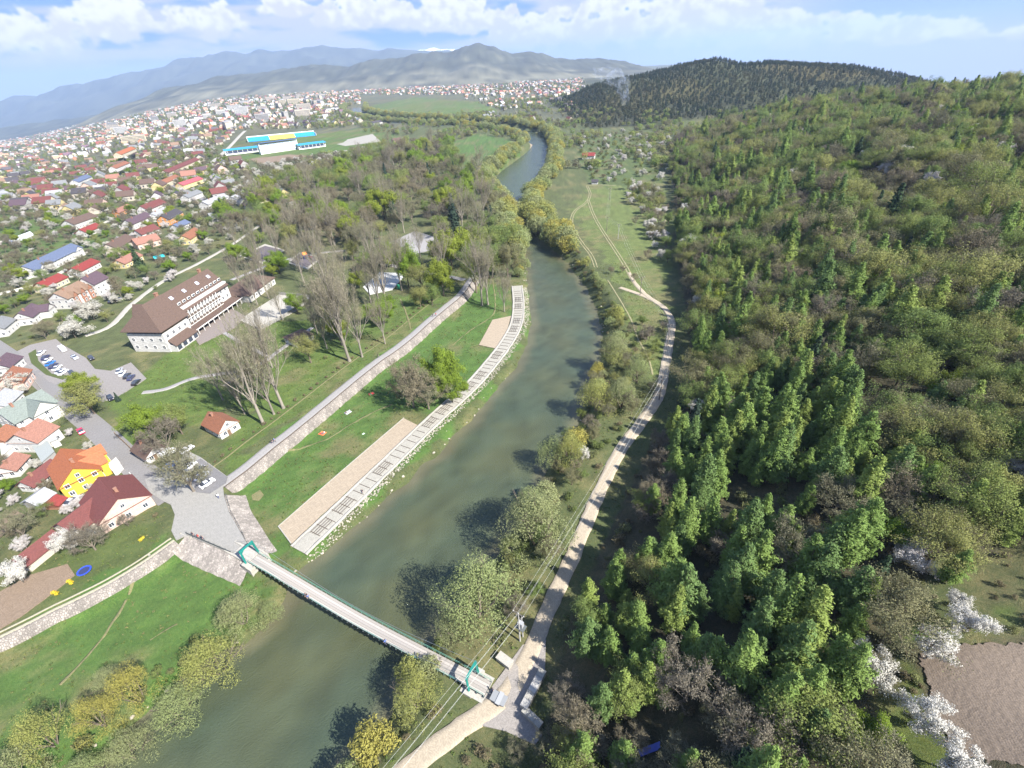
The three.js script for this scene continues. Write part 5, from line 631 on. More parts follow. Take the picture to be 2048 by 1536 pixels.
// ---------------------------------------------------------------- small things
{ // concrete barrier at the turning place
  const a = S(1086, 1345), m = S(1047, 1421), e = S(1083, 1456); const t = thing('concrete_barrier', 'angled concrete wall with steps at the turning place', 'wall', [m[0], 0, m[1]]); const loc = ([x, z], y) => V3(x - m[0], y, z - m[1]);
  for (let i = 0; i < 5; i++) { const p = loc([mix(a[0], m[0], i / 5), mix(a[1], m[1], i / 5)], 0.6), q = loc([mix(a[0], m[0], (i + 0.97) / 5), mix(a[1], m[1], (i + 0.97) / 5)], 0.6); part('block', beam(p, q, 1.5, 1.5), [M.concrete, mat(C(0.42, 0.41, 0.39), { map: grainTex }), mat(C(0.55, 0.53, 0.49), { map: grainTex })][i % 3], t); }
  for (let i = 0; i < 3; i++) { const p = loc([mix(m[0], e[0], i / 3), mix(m[1], e[1], i / 3)], 0.5), q = loc([mix(m[0], e[0], (i + 0.96) / 3), mix(m[1], e[1], (i + 0.96) / 3)], 0.5); part('block', beam(p, q, 1.3, 1.2), M.concrete, t); } keepOff.push([[a, m, e], boxOf([a, m, e], 2)]); }
{ const [x, z] = S(1010, 1325); const t = thing('concrete_box', 'grey concrete box beside the transformer pole', 'box', [x, 0, z], 0.9); part('body', B(1.5, 1.3, 3.2, 0, 0.6, 0), M.concrete, t); part('lid', B(1.7, 0.16, 3.4, 0, 1.33, 0), M.paleConcrete, t); }
{ const [x, z] = S(998, 1400); const t = thing('car_trailer', 'flat grey trailer parked at the bridge head', 'trailer', [x, 0.05, z], -0.5); part('bed', B(3, 0.35, 1.9, 0, 0.7, 0), mat(C(0.22, 0.23, 0.24)), t); part('drawbar', B(1.4, 0.1, 0.12, -2.1, 0.55, 0), M.darkSteel, t); for (const s of [-1, 1]) { const w = part('wheel', wheelGeo, tyre, t); w.position.set(0.2, 0.32, s * 1.02); } part('mudguard', B(0.9, 0.1, 2.3, 0.2, 0.95, 0), mat(C(0.3, 0.31, 0.32)), t); }
{ const [x, z] = S(168, 1141, 0.8); const t = thing('trampoline', 'round blue garden trampoline beside the plot', 'trampoline', [x, 0, z]); const r = new THREE.TorusGeometry(1.35, 0.2, 8, 28); r.rotateX(Math.PI / 2); r.scale(1, 0.5, 1); r.translate(0, 0.8, 0); part('pad', r, mat(C(0.02, 0.06, 0.5)), t); const m = new THREE.CylinderGeometry(1.22, 1.22, 0.04, 28); m.translate(0, 0.78, 0); part('jumping_mat', m, mat(C(0.02, 0.03, 0.10)), t); for (let i = 0; i < 6; i++) { const g = new THREE.CylinderGeometry(0.03, 0.03, 0.8, 6); g.translate(Math.cos(i * 1.047) * 1.3, 0.4, Math.sin(i * 1.047) * 1.3); part('leg', g, M.steel, t); } keepOff.push([[[x - 2, z - 2], [x + 2, z - 2], [x + 2, z + 2], [x - 2, z + 2]], [x - 2, x + 2, z - 2, z + 2]]); }
{ const [x, z] = S(797, 574, 1.2); const t = thing('portable_toilet', 'green cabin standing beside the white basin', 'cabin', [x, 0, z], 0.4); part('body', B(1.3, 2.3, 1.3, 0, 1.15, 0), mat(C(0.02, 0.30, 0.14)), t); part('roof', new THREE.CylinderGeometry(0.5, 0.95, 0.3, 4, 1), mat(C(0.04, 0.36, 0.2)), t).position.set(0, 2.45, 0); t.children[1].rotation.y = Math.PI / 4; part('door', B(0.8, 2, 0.06, 0, 1.05, 0.68), mat(C(0.03, 0.25, 0.12)), t); }
{ // playground: red and orange slide tower, swing frame
  const [x, z] = S(612, 518); const t = thing('play_tower', 'red and orange climbing tower with slide', 'playground tower', [x, 0.17, z], 0.6); for (const [a, b] of [[1, 1], [1, -1], [-1, 1], [-1, -1]]) part('post', B(0.16, 3.2, 0.16, a, 1.6, b), mat(C(0.05, 0.08, 0.35)), t); part('platform', B(2.3, 0.15, 2.3, 0, 1.5, 0), M.wood, t); const r = gableRoof(2.4, 2.6, 3.2, 4.4, 0.2, 0.1); part('roof', r, mat(C(0.75, 0.22, 0.05)), t); part('slide', beam(V3(1.1, 1.5, 0), V3(4.2, 0.2, 0), 0.7, 0.1), mat(C(0.7, 0.03, 0.05)), t);
  const [x2, z2] = S(520, 508); const s = thing('swing_frame', 'dark swing frame on the nearer playground pad', 'swing', [x2, 0.17, z2], 0.3); for (const q of [-2, 2]) for (const w of [-0.9, 0.9]) part('leg', bar(V3(q, 0, w), V3(q, 2.6, 0), 0.06), M.darkSteel, s); part('top_bar', bar(V3(-2, 2.6, 0), V3(2, 2.6, 0), 0.06), M.darkSteel, s); for (const q of [-0.9, 0.9]) { part('swing_seat', B(0.5, 0.06, 0.25, q, 0.5, 0), mat(C(0.05, 0.2, 0.5)), s); part('chain', bar(V3(q, 0.5, 0), V3(q, 2.6, 0), 0.02, 4), M.steel, s); } }
{ const [x, z] = S(318, 514, 2.4); const t = thing('garden_canopy', 'turquoise garden canopy behind the hotel lane', 'canopy', [x, 0, z], 0.7); const r = gableRoof(6, 4.4, 2.4, 3.6, 0.2, 0.08); part('cover', r, mat(C(0.02, 0.36, 0.42)), t); for (const [a, b] of [[1, 1], [1, -1], [-1, 1], [-1, -1]]) part('post', bar(V3(a * 2.8, 0, b * 2), V3(a * 2.8, 2.45, b * 2), 0.05), M.steel, t); }
{ const [x, z] = onLand(1300, 1500); const t = thing('tarpaulin', 'blue tarpaulin strip on the forest edge ground', 'tarpaulin', [x, land(x, z), z], 0.25); const g = new THREE.PlaneGeometry(4, 1, 20, 6); g.rotateX(-Math.PI / 2); const p = g.attributes.position; for (let i = 0; i < p.count; i++) p.setY(i, 0.45 + 0.10 * n2(p.getX(i), p.getZ(i) * 2)); g.computeVertexNormals(); part('sheet', g, mat(C(0.10, 0.13, 0.5), { roughness: 0.5 }), t); part('support', B(3.6, 0.4, 0.7, 0, 0.15, 0), M.wood, t); }
{ const [x, z] = S(352, 700, 1); }
// stairs in the levee
for (const [px, l] of [[[[372, 1071], [369, 1098]], 'stone stairs from the square down to the lower meadow'], [[[292, 1124], [300, 1140]], 'concrete stairs at the head of the pale trail']]) { const a = S(...px[0]), b = S(...px[1], MEADOW), t = thing('stairs', l, 'stairs', [a[0], 0, a[1]]), d = V3(b[0] - a[0], 0, b[1] - a[1]), n = 11, ang = Math.atan2(d.x, d.z); t.rotation.y = ang; for (let i = 0; i < n; i++) part('step', B(3.4, 0.35, d.length() / n, 0, 0.12 - (i + 0.5) * (3.1 / n), (i + 0.5) * d.length() / n), M.paleConcrete, t); for (const s of [-1.9, 1.9]) part('side_wall', beam(V3(s, 0.35, 0), V3(s, MEADOW + 0.35, d.length()), 0.3, 0.5), M.concrete, t); }
// fences: each a thing, its posts and panels parts
function fence(label, px, m, h = 1.3, gap = 3, type = 'garden_fence', lvl = 0) { const L = SS(px, lvl), t = thing(type, label, 'fence', [L[0][0], lvl, L[0][1]]); for (let i = 0; i + 1 < L.length; i++) { const n = Math.max(1, Math.round(Math.hypot(L[i + 1][0] - L[i][0], L[i + 1][1] - L[i][1]) / gap)); for (let k = 0; k < n; k++) { const p = V3(mix(L[i][0], L[i + 1][0], k / n) - L[0][0], 0, mix(L[i][1], L[i + 1][1], k / n) - L[0][1]), q = V3(mix(L[i][0], L[i + 1][0], (k + 1) / n) - L[0][0], 0, mix(L[i][1], L[i + 1][1], (k + 1) / n) - L[0][1]); part('post', B(0.18, h + 0.35, 0.18, p.x, h / 2, p.z), m, t); const c = p.clone().lerp(q, 0.08), d = p.clone().lerp(q, 0.92); c.y = d.y = h * 0.52; part('panel', beam(c, d, 0.08, h * 0.85), m, t); } } }
const fw = mat(C(0.74, 0.72, 0.68), { map: grainTex }), fg = mat(C(0.36, 0.35, 0.33), { map: grainTex }), fb = mat(C(0.22, 0.16, 0.11));
fence('white panel fence along the green strip above the blue roof', [[146, 470], [185, 458], [222, 442]], fw, 1.6, 5); fence('white wall line in front of the blue roofed terrace house', [[55, 560], [110, 537], [150, 515], [178, 505]], fw, 1.2, 6); fence('white garden wall beside the nearer red villa', [[30, 585], [70, 575]], fw, 2, 5); fence('white garden wall between the two red villas', [[119, 551], [136, 541]], fw, 2, 4); fence('white wall at the frame edge below the terrace house', [[-30, 600], [28, 583]], fw, 1.6, 5);
fence('grey street fence in front of the grey-green roof', [[62, 752], [96, 795], [122, 830]], fg, 1.2, 2.5); fence('grey wall between the yellow house and the pink gabled house', [[212, 905], [180, 948], [152, 985]], fg, 1.0, 3); fence('white gate rail leaning at the street corner', [[262, 950], [292, 990]], fw, 1.0, 4); fence('dark hedge fence between hotel lawn and street', [[232, 870], [280, 915]], fb, 1.2, 2.5); fence('grey wall round the hotel service yard', [[560, 590], [632, 596], [560, 640], [515, 662]], fg, 1.8, 3); fence('dark railing along the lower edge of the square', [[375, 1069], [420, 1088], [464, 1107]], M.darkSteel, 0.9, 2); fence('dark railing along the meadow edge of the square', [[452, 990], [461, 1022], [478, 1052], [492, 1080]], M.darkSteel, 0.25, 3);
// ---------------------------------------------------------------- fields
{ const m = M.soil; const px = [[1838, 1310], [1905, 1290], [1975, 1287], [2060, 1288], [2070, 1400], [2060, 1530], [1960, 1520], [1900, 1500], [1870, 1420]]; const p = px.map(([u, v]) => onLand(u, v)); const b = boxOf(p), pos = [], uv = [], idx = [], n = 150; const id = []; for (let j = 0; j <= n; j++) for (let i = 0; i <= n; i++) { const x = mix(b[0], b[1], i / n), z = mix(b[2], b[3], j / n); pos.push(x, land(x, z) + 0.12 + 0.025 * n2(x * 0.9, z * 0.9), z); uv.push((x * 0.97 + z * 0.24) / 7, (z * 0.97 - x * 0.24) / 7); } for (let j = 0; j < n; j++) for (let i = 0; i < n; i++) { const x = mix(b[0], b[1], (i + 0.5) / n), z = mix(b[2], b[3], (j + 0.5) / n); if (!inside(p, x + 0.4 * n2(x, z), z + 0.4 * n2(z, x))) continue; const a = j * (n + 1) + i; idx.push(a, a + n + 1, a + 1, a + 1, a + n + 1, a + n + 2); } struct('ploughed_field', geo(pos, uv, idx), m, 'brown ploughed field on the lower slope', 'field'); keepOff.push([p, boxOf(p, 1)]); cover.push([p, boxOf(p), 0.15]);
  { const p = [[1770, 1200], [1850, 1110], [2120, 1060], [2120, 1300], [1905, 1300], [1830, 1320]].map(([u, v]) => onLand(u, v)); zones.push([p, [0.125, 0.145, 0.055], boxOf(p, 5)]); }
  zones.push([[[1930, 1250], [2070, 1220], [2070, 1290], [1905, 1292], [1830, 1312], [1800, 1250]].map(([u, v]) => onLand(u, v)), [0.115, 0.19, 0.03], boxOf([[1930, 1250], [2070, 1220], [2070, 1290], [1905, 1292], [1830, 1312], [1800, 1250]].map(([u, v]) => onLand(u, v)), 5)]); zones.push([[[1838, 1312], [1872, 1420], [1905, 1505], [1900, 1545], [1820, 1545], [1790, 1430], [1810, 1340]].map(([u, v]) => onLand(u, v)), [0.13, 0.16, 0.04], boxOf([[1838, 1312], [1872, 1420], [1905, 1505], [1900, 1545], [1820, 1545], [1790, 1430], [1810, 1340]].map(([u, v]) => onLand(u, v)), 5)]); }
patch('vegetable_plot', SS([[-30, 1275], [-20, 1195], [60, 1150], [135, 1128], [150, 1150], [100, 1190], [40, 1235]]), 0, M.plot, { lift: 0.07, label: 'bare earth vegetable plot behind the barn', category: 'plot', dip: 0.2, tile: 9 });
patch('vegetable_plot', SS([[-20, 1060], [30, 1020], [50, 1030], [0, 1075]]), 0, M.plot, { lift: 0.07, label: 'small brown garden plot near the sheds', category: 'plot', dip: 0.2, tile: 9 });
patch('greenhouse_strip', SS([[15, 480], [60, 463], [66, 468], [22, 487]], 1), 0, mat(C(0.62, 0.64, 0.70)), { lift: 1.2, skirt: 1.2, label: 'long pale greenhouse roof in the gardens', category: 'greenhouse' });
patch('sports_ground', SS([[662, 286], [745, 268], [762, 283], [690, 292]]), 0, mat(C(0.40, 0.38, 0.33), { map: grainTex }), { lift: 0.15, label: 'pale gravel sports ground beyond the stadium', category: 'sports ground' });
patch('bare_field', SS([[500, 318], [580, 309], [620, 312], [520, 330]]), 0, M.plot, { lift: 0.15, label: 'bare brown strip in front of the stadium', category: 'field', tile: 9 });
patch('pitch', SS([[470, 298], [600, 282], [700, 276], [660, 290], [480, 305]]), 0, mat(C(0.09, 0.17, 0.03), { map: grassTex }), { lift: 0.12, label: 'green football pitch between the stands', category: 'pitch' });
strip('town_road', SS([[515, 445], [450, 420], [400, 395], [350, 372], [300, 352], [180, 330]]), 6, M.asphalt, { lift: 0.10, label: 'pale avenue through the village', category: 'street', dip: 0.3 });
strip('town_road', SS([[415, 330], [450, 300], [475, 275], [490, 262]]), 7, M.paleConcrete, { lift: 0.2, label: 'pale road climbing past the stadium end', category: 'street' });
strip('garden_lane', SS([[20, 545], [110, 510], [200, 462], [270, 432]]), 3, M.trail, { lift: 0.06, label: 'grassy lane between the garden walls', category: 'lane' });
ground();

// ---------------------------------------------------------------- individual trees and shrubs, by the river and in the park
const W = (label, u, v, size, tone, lvl = 0, k = 'willow', wide = 1, nm) => { const [x, z] = S(u, v, lvl); return plant(k === 'willow' ? 'big_willow' : k, nm || (k === 'willow' ? 'willow_tree' : k + '_tree'), label, 'tree', undefined, x, z, k === 'willow' ? size * (lvl ? 1.3 : 1.75) : k === 'fresh' && v < 600 ? size * 1.9 : size * 1.25, { tone, wide }); };
// downstream willows on the near bank
for (const [l, u, v, s, t, w] of [['grey-green shrubby willow touching the town end of the footbridge', 490, 1245, 0.82, 3, 1.0], ['small fresh green willow under the footbridge deck', 542, 1228, 0.5, 2, 1.0], ['broad yellow-green willow second below the footbridge', 428, 1335, 1.08, 0, 0.95], ['golden yellow willow in the middle of the downstream row', 282, 1400, 0.98, 1, 0.72], ['grey-green willow leaning over the water', 362, 1418, 0.88, 2, 0.95], ['small pale willow behind the golden one', 235, 1378, 0.62, 3, 0.8], ['yellowish willow left of the golden one', 212, 1450, 0.85, 1, 0.7], ['grey-green willow with sparse crown', 262, 1500, 0.8, 3, 0.85], ['yellow willow near the trail end', 110, 1490, 0.95, 0, 0.75], ['grey willow at the bottom bank edge', 185, 1555, 0.85, 2, 0.85], ['olive willow in the bottom corner', 45, 1575, 0.95, 3, 0.9]]) W(l, u, v, s, t, MEADOW, 'willow', w);
// trees on the far bank
for (const [l, u, v, s, t, w] of [['big sunlit willow upstream of the far bridge head', 962, 1232, 1.12, 2, 1.0], ['second lobe of foliage beside the big sunlit willow', 905, 1262, 0.55, 3, 0.9], ['large round grey-green willow midway along the far bank', 1072, 1085, 1.12, 3, 0.92], ['green willow behind the round grey one', 1062, 1040, 0.8, 2, 0.9], ['bright green tree with white blossom beside it', 1140, 925, 0.75, 0, 0.75], ['olive tree at the water edge upstream', 1105, 915, 0.75, 2, 0.9], ['flat topped yellow-green tree standing over the bank', 1190, 815, 0.85, 0, 0.95], ['brownish tree beside the flat topped one', 1240, 815, 0.8, 3, 0.9], ['green shrubby tree by the dirt road', 1272, 765, 0.7, 2, 0.9], ['tall olive tree by the bank', 1225, 725, 0.9, 3, 0.8], ['low green willow below the bridge end', 835, 1405, 0.6, 0, 0.9]]) W(l, u, v, s, t, 0, 'willow', w);
W('white flowering shrub tree among the bank willows', 1165, 925, 0.7, 0, 0, 'blossom', 0.7, 'blossom_tree'); W('round bare tree with fine twigs at the turning place', 1165, 1500, 0.75, 0, 0, 'bare', 1.15, 'bare_tree'); W('big round olive budding tree on the forest edge', 1560, 1560, 1.1, 0, 0, 'budding', 1.2, 'budding_tree');
// park: tall bare poplars
for (const [l, u, v, s, t] of [['tallest bare poplar with twin trunks in the park centre', 699, 722, 1.12, 0], ['slimmer bare poplar just behind the tallest one', 686, 690, 1.0, 1], ['bare poplar with pale trunk above the levee', 567, 816, 0.98, 0], ['bare poplar with pale trunk nearest the square', 527, 848, 0.98, 1], ['bare poplar behind the pale trunks', 490, 828, 0.6, 0], ['bare poplar by the branching paths', 446, 800, 0.55, 1], ['bare poplar beside the curving path', 545, 735, 0.6, 0], ['spreading bare poplar beside the white basin', 773, 614, 0.98, 0], ['bare poplar near the playground pads', 525, 545, 0.8, 1], ['tall bare poplar by the upstream promenade end', 963, 600, 0.92, 0], ['second tall bare poplar by the upstream promenade end', 975, 598, 0.85, 1], ['bare tree at the upstream end of the embankment', 1008, 612, 0.55, 0]]) { const [x, z] = S(u, v); plant('poplar', 'poplar_tree', l, 'tree', undefined, x, z, s * 1.4, { tone: t, wide: 0.82 }); }
for (const [k, nm, l, u, v, s, t, w] of [['bare', 'bare_tree', 'big bare spreading tree rooted in the square', 388, 983, 1.45, 1, 1], ['fresh', 'leafy_tree', 'vivid lime green tree beside the hotel lawn', 305, 872, 1.05, 0, 1], ['budding', 'budding_tree', 'yellowish budding tree next to the lime green one', 365, 868, 1.0, 0, 1.05], ['budding', 'budding_tree', 'large orange-brown budding tree by the car park', 190, 828, 1.15, 2, 1.15], ['fresh', 'leafy_tree', 'yellow-green half of the tree group by the car park', 170, 792, 0.85, 2, 1.1], ['bare', 'bare_tree', 'grey bare tree over the small white hut', 340, 900, 1.1, 2, 1.1], ['bare', 'bare_tree', 'brown bare tree on the upper meadow by the sand', 828, 815, 1.75, 0, 1], ['fresh', 'leafy_tree', 'bright green tree leaning over the embankment', 893, 785, 1.75, 0, 0.7], ['bare', 'bare_tree', 'bare tree beside the bright green riverside tree', 858, 818, 1.4, 1, 1], ['fresh', 'leafy_tree', 'lower bright green tree at the embankment edge', 905, 805, 1.2, 0, 0.8], ['budding', 'budding_tree', 'tall olive tree nearest the upstream promenade end', 952, 575, 1.9, 0, 0.75], ['budding', 'budding_tree', 'tall olive tree behind the upstream promenade end', 985, 545, 1.9, 1, 0.8], ['budding', 'budding_tree', 'tall grey-olive tree over the upstream river edge', 1015, 545, 1.9, 3, 0.8], ['budding', 'budding_tree', 'olive tree at the river bend above the sandy pad', 1000, 500, 1.8, 1, 0.9], ['budding', 'budding_tree', 'broad olive tree above the river bend', 1022, 490, 1.6, 0, 0.9], ['fresh', 'leafy_tree', 'lime green tall tree by the upstream promenade', 888, 592, 1.15, 2, 0.75], ['fresh', 'leafy_tree', 'big yellow-green crown beside the paved clearing', 905, 540, 1.35, 2, 1], ['fresh', 'leafy_tree', 'fresh green tree at the playgrounds', 560, 548, 0.8, 1, 1], ['fresh', 'leafy_tree', 'narrow green tree near the pale basin', 818, 575, 1.35, 1, 0.6], ['budding', 'budding_tree', 'olive tree at the promenade end', 865, 610, 0.9, 1, 1], ['fresh', 'leafy_tree', 'round yellow-green tree in the mid park', 893, 432, 1.35, 2, 0.9], ['fresh', 'leafy_tree', 'lime crown among grey park trees', 770, 440, 1.5, 2, 1.1], ['fresh', 'leafy_tree', 'pair of lime green crowns near the avenue', 632, 440, 1.3, 0, 1.1], ['fresh', 'leafy_tree', 'small lime tree by the avenue end', 448, 440, 1.0, 0, 0.8], ['fresh', 'leafy_tree', 'light green tree in the deep park', 710, 365, 1.2, 0, 0.9], ['blossom', 'blossom_tree', 'large white blossoming tree by the white villa', 190, 640, 1.35, 1, 1.1], ['blossom', 'blossom_tree', 'wide white blossoming tree beside the car park', 152, 676, 1.25, 1, 1.25], ['blossom', 'blossom_tree', 'white flowering tree in front of the barn', 148, 1105, 0.85, 0, 1], ['bare', 'bare_tree', 'grey bare fruit tree beside the flowering one', 192, 1100, 0.8, 2, 1.1], ['blossom', 'blossom_tree', 'round bluish white flowering tree by the vegetable plot', 48, 1165, 0.85, 0, 1], ['blossom', 'blossom_tree', 'white blossoming tree behind the salmon gable', 38, 780, 0.9, 1, 1.2], ['bare', 'bare_tree', 'round grey garden tree beside the sheds', 52, 1075, 0.9, 1, 1], ['spruce', 'spruce_tree', 'dark spruce tree behind the hotel lane', 285, 542, 1.2, 0, 1], ['spruce', 'spruce_tree', 'small clipped conifer at the lawn edge', 238, 802, 0.3, 1, 1], ['blossom', 'blossom_tree', 'brilliant white flowering tree at the wood edge', 1395, 632, 1.0, 0, 0.9], ['bare', 'bare_tree', 'dark garden tree in front of the blue roof', 100, 545, 0.7, 1, 0.9]]) W(l, u, v, s, t, v > 750 && u > 800 ? MEADOW : 0, k, w, nm);
for (const [l, u, v, s, t] of [['white flowering tree over the ploughed field, upper', 1850, 1318, 0.95, 0], ['white flowering tree over the ploughed field, middle', 1835, 1455, 1.0, 0], ['white flowering tree at the lower frame edge by the field', 1890, 1540, 0.9, 0], ['white flowering tree above the bright grass strip', 1925, 1262, 0.95, 0], ['second white flowering tree above the bright grass strip', 1905, 1225, 0.7, 1]]) { const [x, z] = onLand(u, v); plant('blossom', 'blossom_tree', l, 'tree', undefined, x, z, s, { tone: t }); }
for (const [l, u, v, c] of [['yellow forsythia bush beside the garden shed', 142, 1166, [0.62, 0.45, 0.02]], ['yellow forsythia bush at the plot corner', 112, 1188, [0.62, 0.45, 0.02]], ['yellow bush at the garden edge', 285, 1080, [0.60, 0.48, 0.03]]]) { const [x, z] = S(u, v); const p = plant('shrub', 'flowering_bush', l, 'shrub', undefined, x, z, 0.5, { tone: 0 }); p.children[1].material = mat(C(...c), { vertexColors: true }); }

// ---------------------------------------------------------------- scattered planting
const inFrame = (x, y, z, m = 160) => { const [u, v, w] = seenAt(x, y, z); return w > 5 && u > -m && u < 2048 + m && v > -m && v < 1536 + m * 1.6; };
const pxIn = (poly, x, z, y = land(x, z)) => { const [u, v] = seenAt(x, y, z); return inside(poly, u, v); };
const area = (px, lvl = 0) => { const p = SS(px, lvl); return [p, boxOf(p)]; };
function scatter(px, spacing, fn, jitter = 0.45, lvl = 0) { const [p, b] = area(px, lvl); for (let z = b[2]; z < b[3]; z += spacing) for (let x = b[0]; x < b[1]; x += spacing) { const X = x + rr(-jitter, jitter) * spacing, Z = z + rr(-jitter, jitter) * spacing; if (inside(p, X, Z) && !inside(river, X, Z) && !blocked(X, Z, 1.2)) fn(X, Z); } }
// banks: shrubs and small willows
const bankLabels = ['grey-olive shrub on the river bank', 'river bank shrubs'];
for (const [bank, from, to, every, far] of [[rightBank, 0, 1, 2, true], [leftBank, 0.0, 1, 2, true]]) bank.forEach((p, i) => {
  const r = Math.hypot(p[0], p[1]); if (!inFrame(p[0], 0, p[1], 60)) return; const [u, v] = seenAt(p[0], WATER, p[1]);
  const isL = bank === leftBank; if (isL && v > 560 && v < 1260 && u > 560) return;                 // the concrete embankment
  const o = isL ? -1 : 1, k = bank[Math.min(bank.length - 1, i + 1)], q = bank[Math.max(0, i - 1)], tx = k[0] - q[0], tz = k[1] - q[1], l = Math.hypot(tx, tz) || 1; let nx = -tz / l, nz = tx / l; if (inside(river, p[0] + nx * 4, p[1] + nz * 4)) { nx = -nx; nz = -nz; }
  for (let c = 0; c < (r > 330 ? 3 : 2); c++) { const d = rr(1.5, r > 330 ? 16 : 7), x = p[0] + nx * d + rr(-2, 2), z = p[1] + nz * d + rr(-2, 2); if (inside(river, x, z) || blocked(x, z, 1)) continue; const big = r > 300 ? rnd() < 0.8 : rnd() < 0.22; if (r > 420 && rnd() < 0.35) continue; if (big) plantNear('willow', 'willow_tree', r > 300 ? 'yellow-green willow in the belt along the upper river' : 'small willow on the river bank scrub', 'tree', r > 300 ? 'willow belt along the upper river' : 'small bank willows', x, z, r > 300 ? rr(0.9, 1.6) : rr(0.5, 0.85), { tone: pick([0, 2, 2, 3, 3, 1]) }); else plantNear('shrub', 'bank_shrub', bankLabels[0], 'shrub', bankLabels[1], x, z, rr(0.5, 1.1)); }
});
// strip between far bank and dirt road
scatter([[1165, 800], [1240, 600], [1330, 690], [1318, 760], [1240, 880], [1100, 1190], [1040, 1320], [960, 1330], [1000, 1100]], 4.6, (x, z) => { const r = rnd(); if (r < 0.40) plant('shrub', 'bank_shrub', 'scrub bush between the dirt road and the river', 'shrub', 'scrub between road and river', x, z, rr(0.6, 1.3)); else if (r < 0.62) plant('bare', 'bare_tree', 'small bare tree between the dirt road and the river', 'tree', 'bare trees between road and river', x, z, rr(0.4, 0.7)); else if (r < 0.8) plant('budding', 'budding_tree', 'small budding tree between the dirt road and the river', 'tree', 'budding trees between road and river', x, z, rr(0.45, 0.7)); });
scatter([[700, 1530], [800, 1420], [930, 1400], [870, 1460], [780, 1560]], 3.2, (x, z) => { if (rnd() < 0.75) plant('shrub', 'bank_shrub', 'dry scrub bush on the bank below the near dirt road', 'shrub', 'scrub below the near dirt road', x, z, rr(0.4, 0.9), { tone: pick([1, 1, 3]) }); });
scatter([[880, 1500], [1000, 1470], [1090, 1500], [1120, 1600], [800, 1600]], 3.4, (x, z) => { const r = rnd(); if (r < 0.5) plant('shrub', 'bank_shrub', 'brownish scrub bush beside the near dirt road', 'shrub', 'scrub beside the near dirt road', x, z, rr(0.5, 1.1), { tone: 1 }); else if (r < 0.75) plant('bare', 'bare_tree', 'low bare tree beside the near dirt road', 'tree', 'bare trees beside the near dirt road', x, z, rr(0.35, 0.6)); });
// park woods
scatter([[440, 440], [520, 380], [640, 345], [800, 300], [900, 285], [935, 345], [985, 380], [1030, 460], [1030, 540], [960, 555], [900, 530], [880, 460], [760, 480], [700, 500], [560, 490], [480, 480]], 19.5, (x, z) => { const r = rnd(), g = 'trees of the riverside park woods', s = rr(1.5, 2.3); if (r > 0.70 && r < 0.86) plantNear('fresh', 'leafy_tree', 'fresh yellow-green tree in the park woods', 'tree', g, x, z, s * 0.95, {}, 430); else if (r < 0.34) plantNear('bare', 'bare_tree', 'grey-brown bare tree in the park woods', 'tree', g, x, z, s, {}, 430); else if (r < 0.88) plantNear('budding', 'budding_tree', 'olive budding tree in the park woods', 'tree', g, x, z, s * 0.95, {}, 430); else if (r < 0.95) plant('poplar', 'poplar_tree', 'tall bare poplar in the park woods', 'tree', g, x, z, rr(1.0, 1.3)); else plant('spruce', 'spruce_tree', 'dark conifer in the park woods', 'tree', g, x, z, rr(1.4, 2)); });
scatter([[600, 620], [640, 560], [720, 600], [740, 700], [690, 740], [600, 800], [480, 870], [440, 850], [540, 760]], 15, (x, z) => { if (rnd() < 0.35) plant('shrub', 'park_shrub', 'small shrub on the park lawn', 'shrub', 'park shrubs', x, z, rr(0.4, 0.8)); });
scatter([[450, 545], [470, 500], [560, 470], [700, 480], [780, 450], [900, 480], [940, 545], [900, 575], [860, 620], [790, 680], [700, 745], [620, 800], [520, 850], [470, 800], [540, 720], [600, 690], [500, 600]], 15, (x, z) => { const r = rnd(), g = 'slim trees of the park lawns'; if (r < 0.42) plant('poplar', 'poplar_tree', 'slim bare poplar on the park lawn', 'tree', g, x, z, rr(0.7, 1.15), { wide: 0.75 }); else if (r < 0.62) plant('fresh', 'leafy_tree', 'yellow-green young tree on the park lawn', 'tree', g, x, z, rr(0.9, 1.5)); else if (r < 0.8) plant('budding', 'budding_tree', 'olive budding tree on the park lawn', 'tree', g, x, z, rr(0.9, 1.5)); });
offset(LA, -sideSign(LA) * 13).forEach((p, i) => { if (i % 2 === 0 && !blocked(p[0], p[1], 1)) plant('shrub', 'hedge_shrub', 'brown hedge shrub along the park edge of the levee', 'shrub', 'hedge along the levee', p[0] + rr(-0.5, 0.5), p[1] + rr(-0.5, 0.5), rr(0.35, 0.6), { tone: 1 }); });
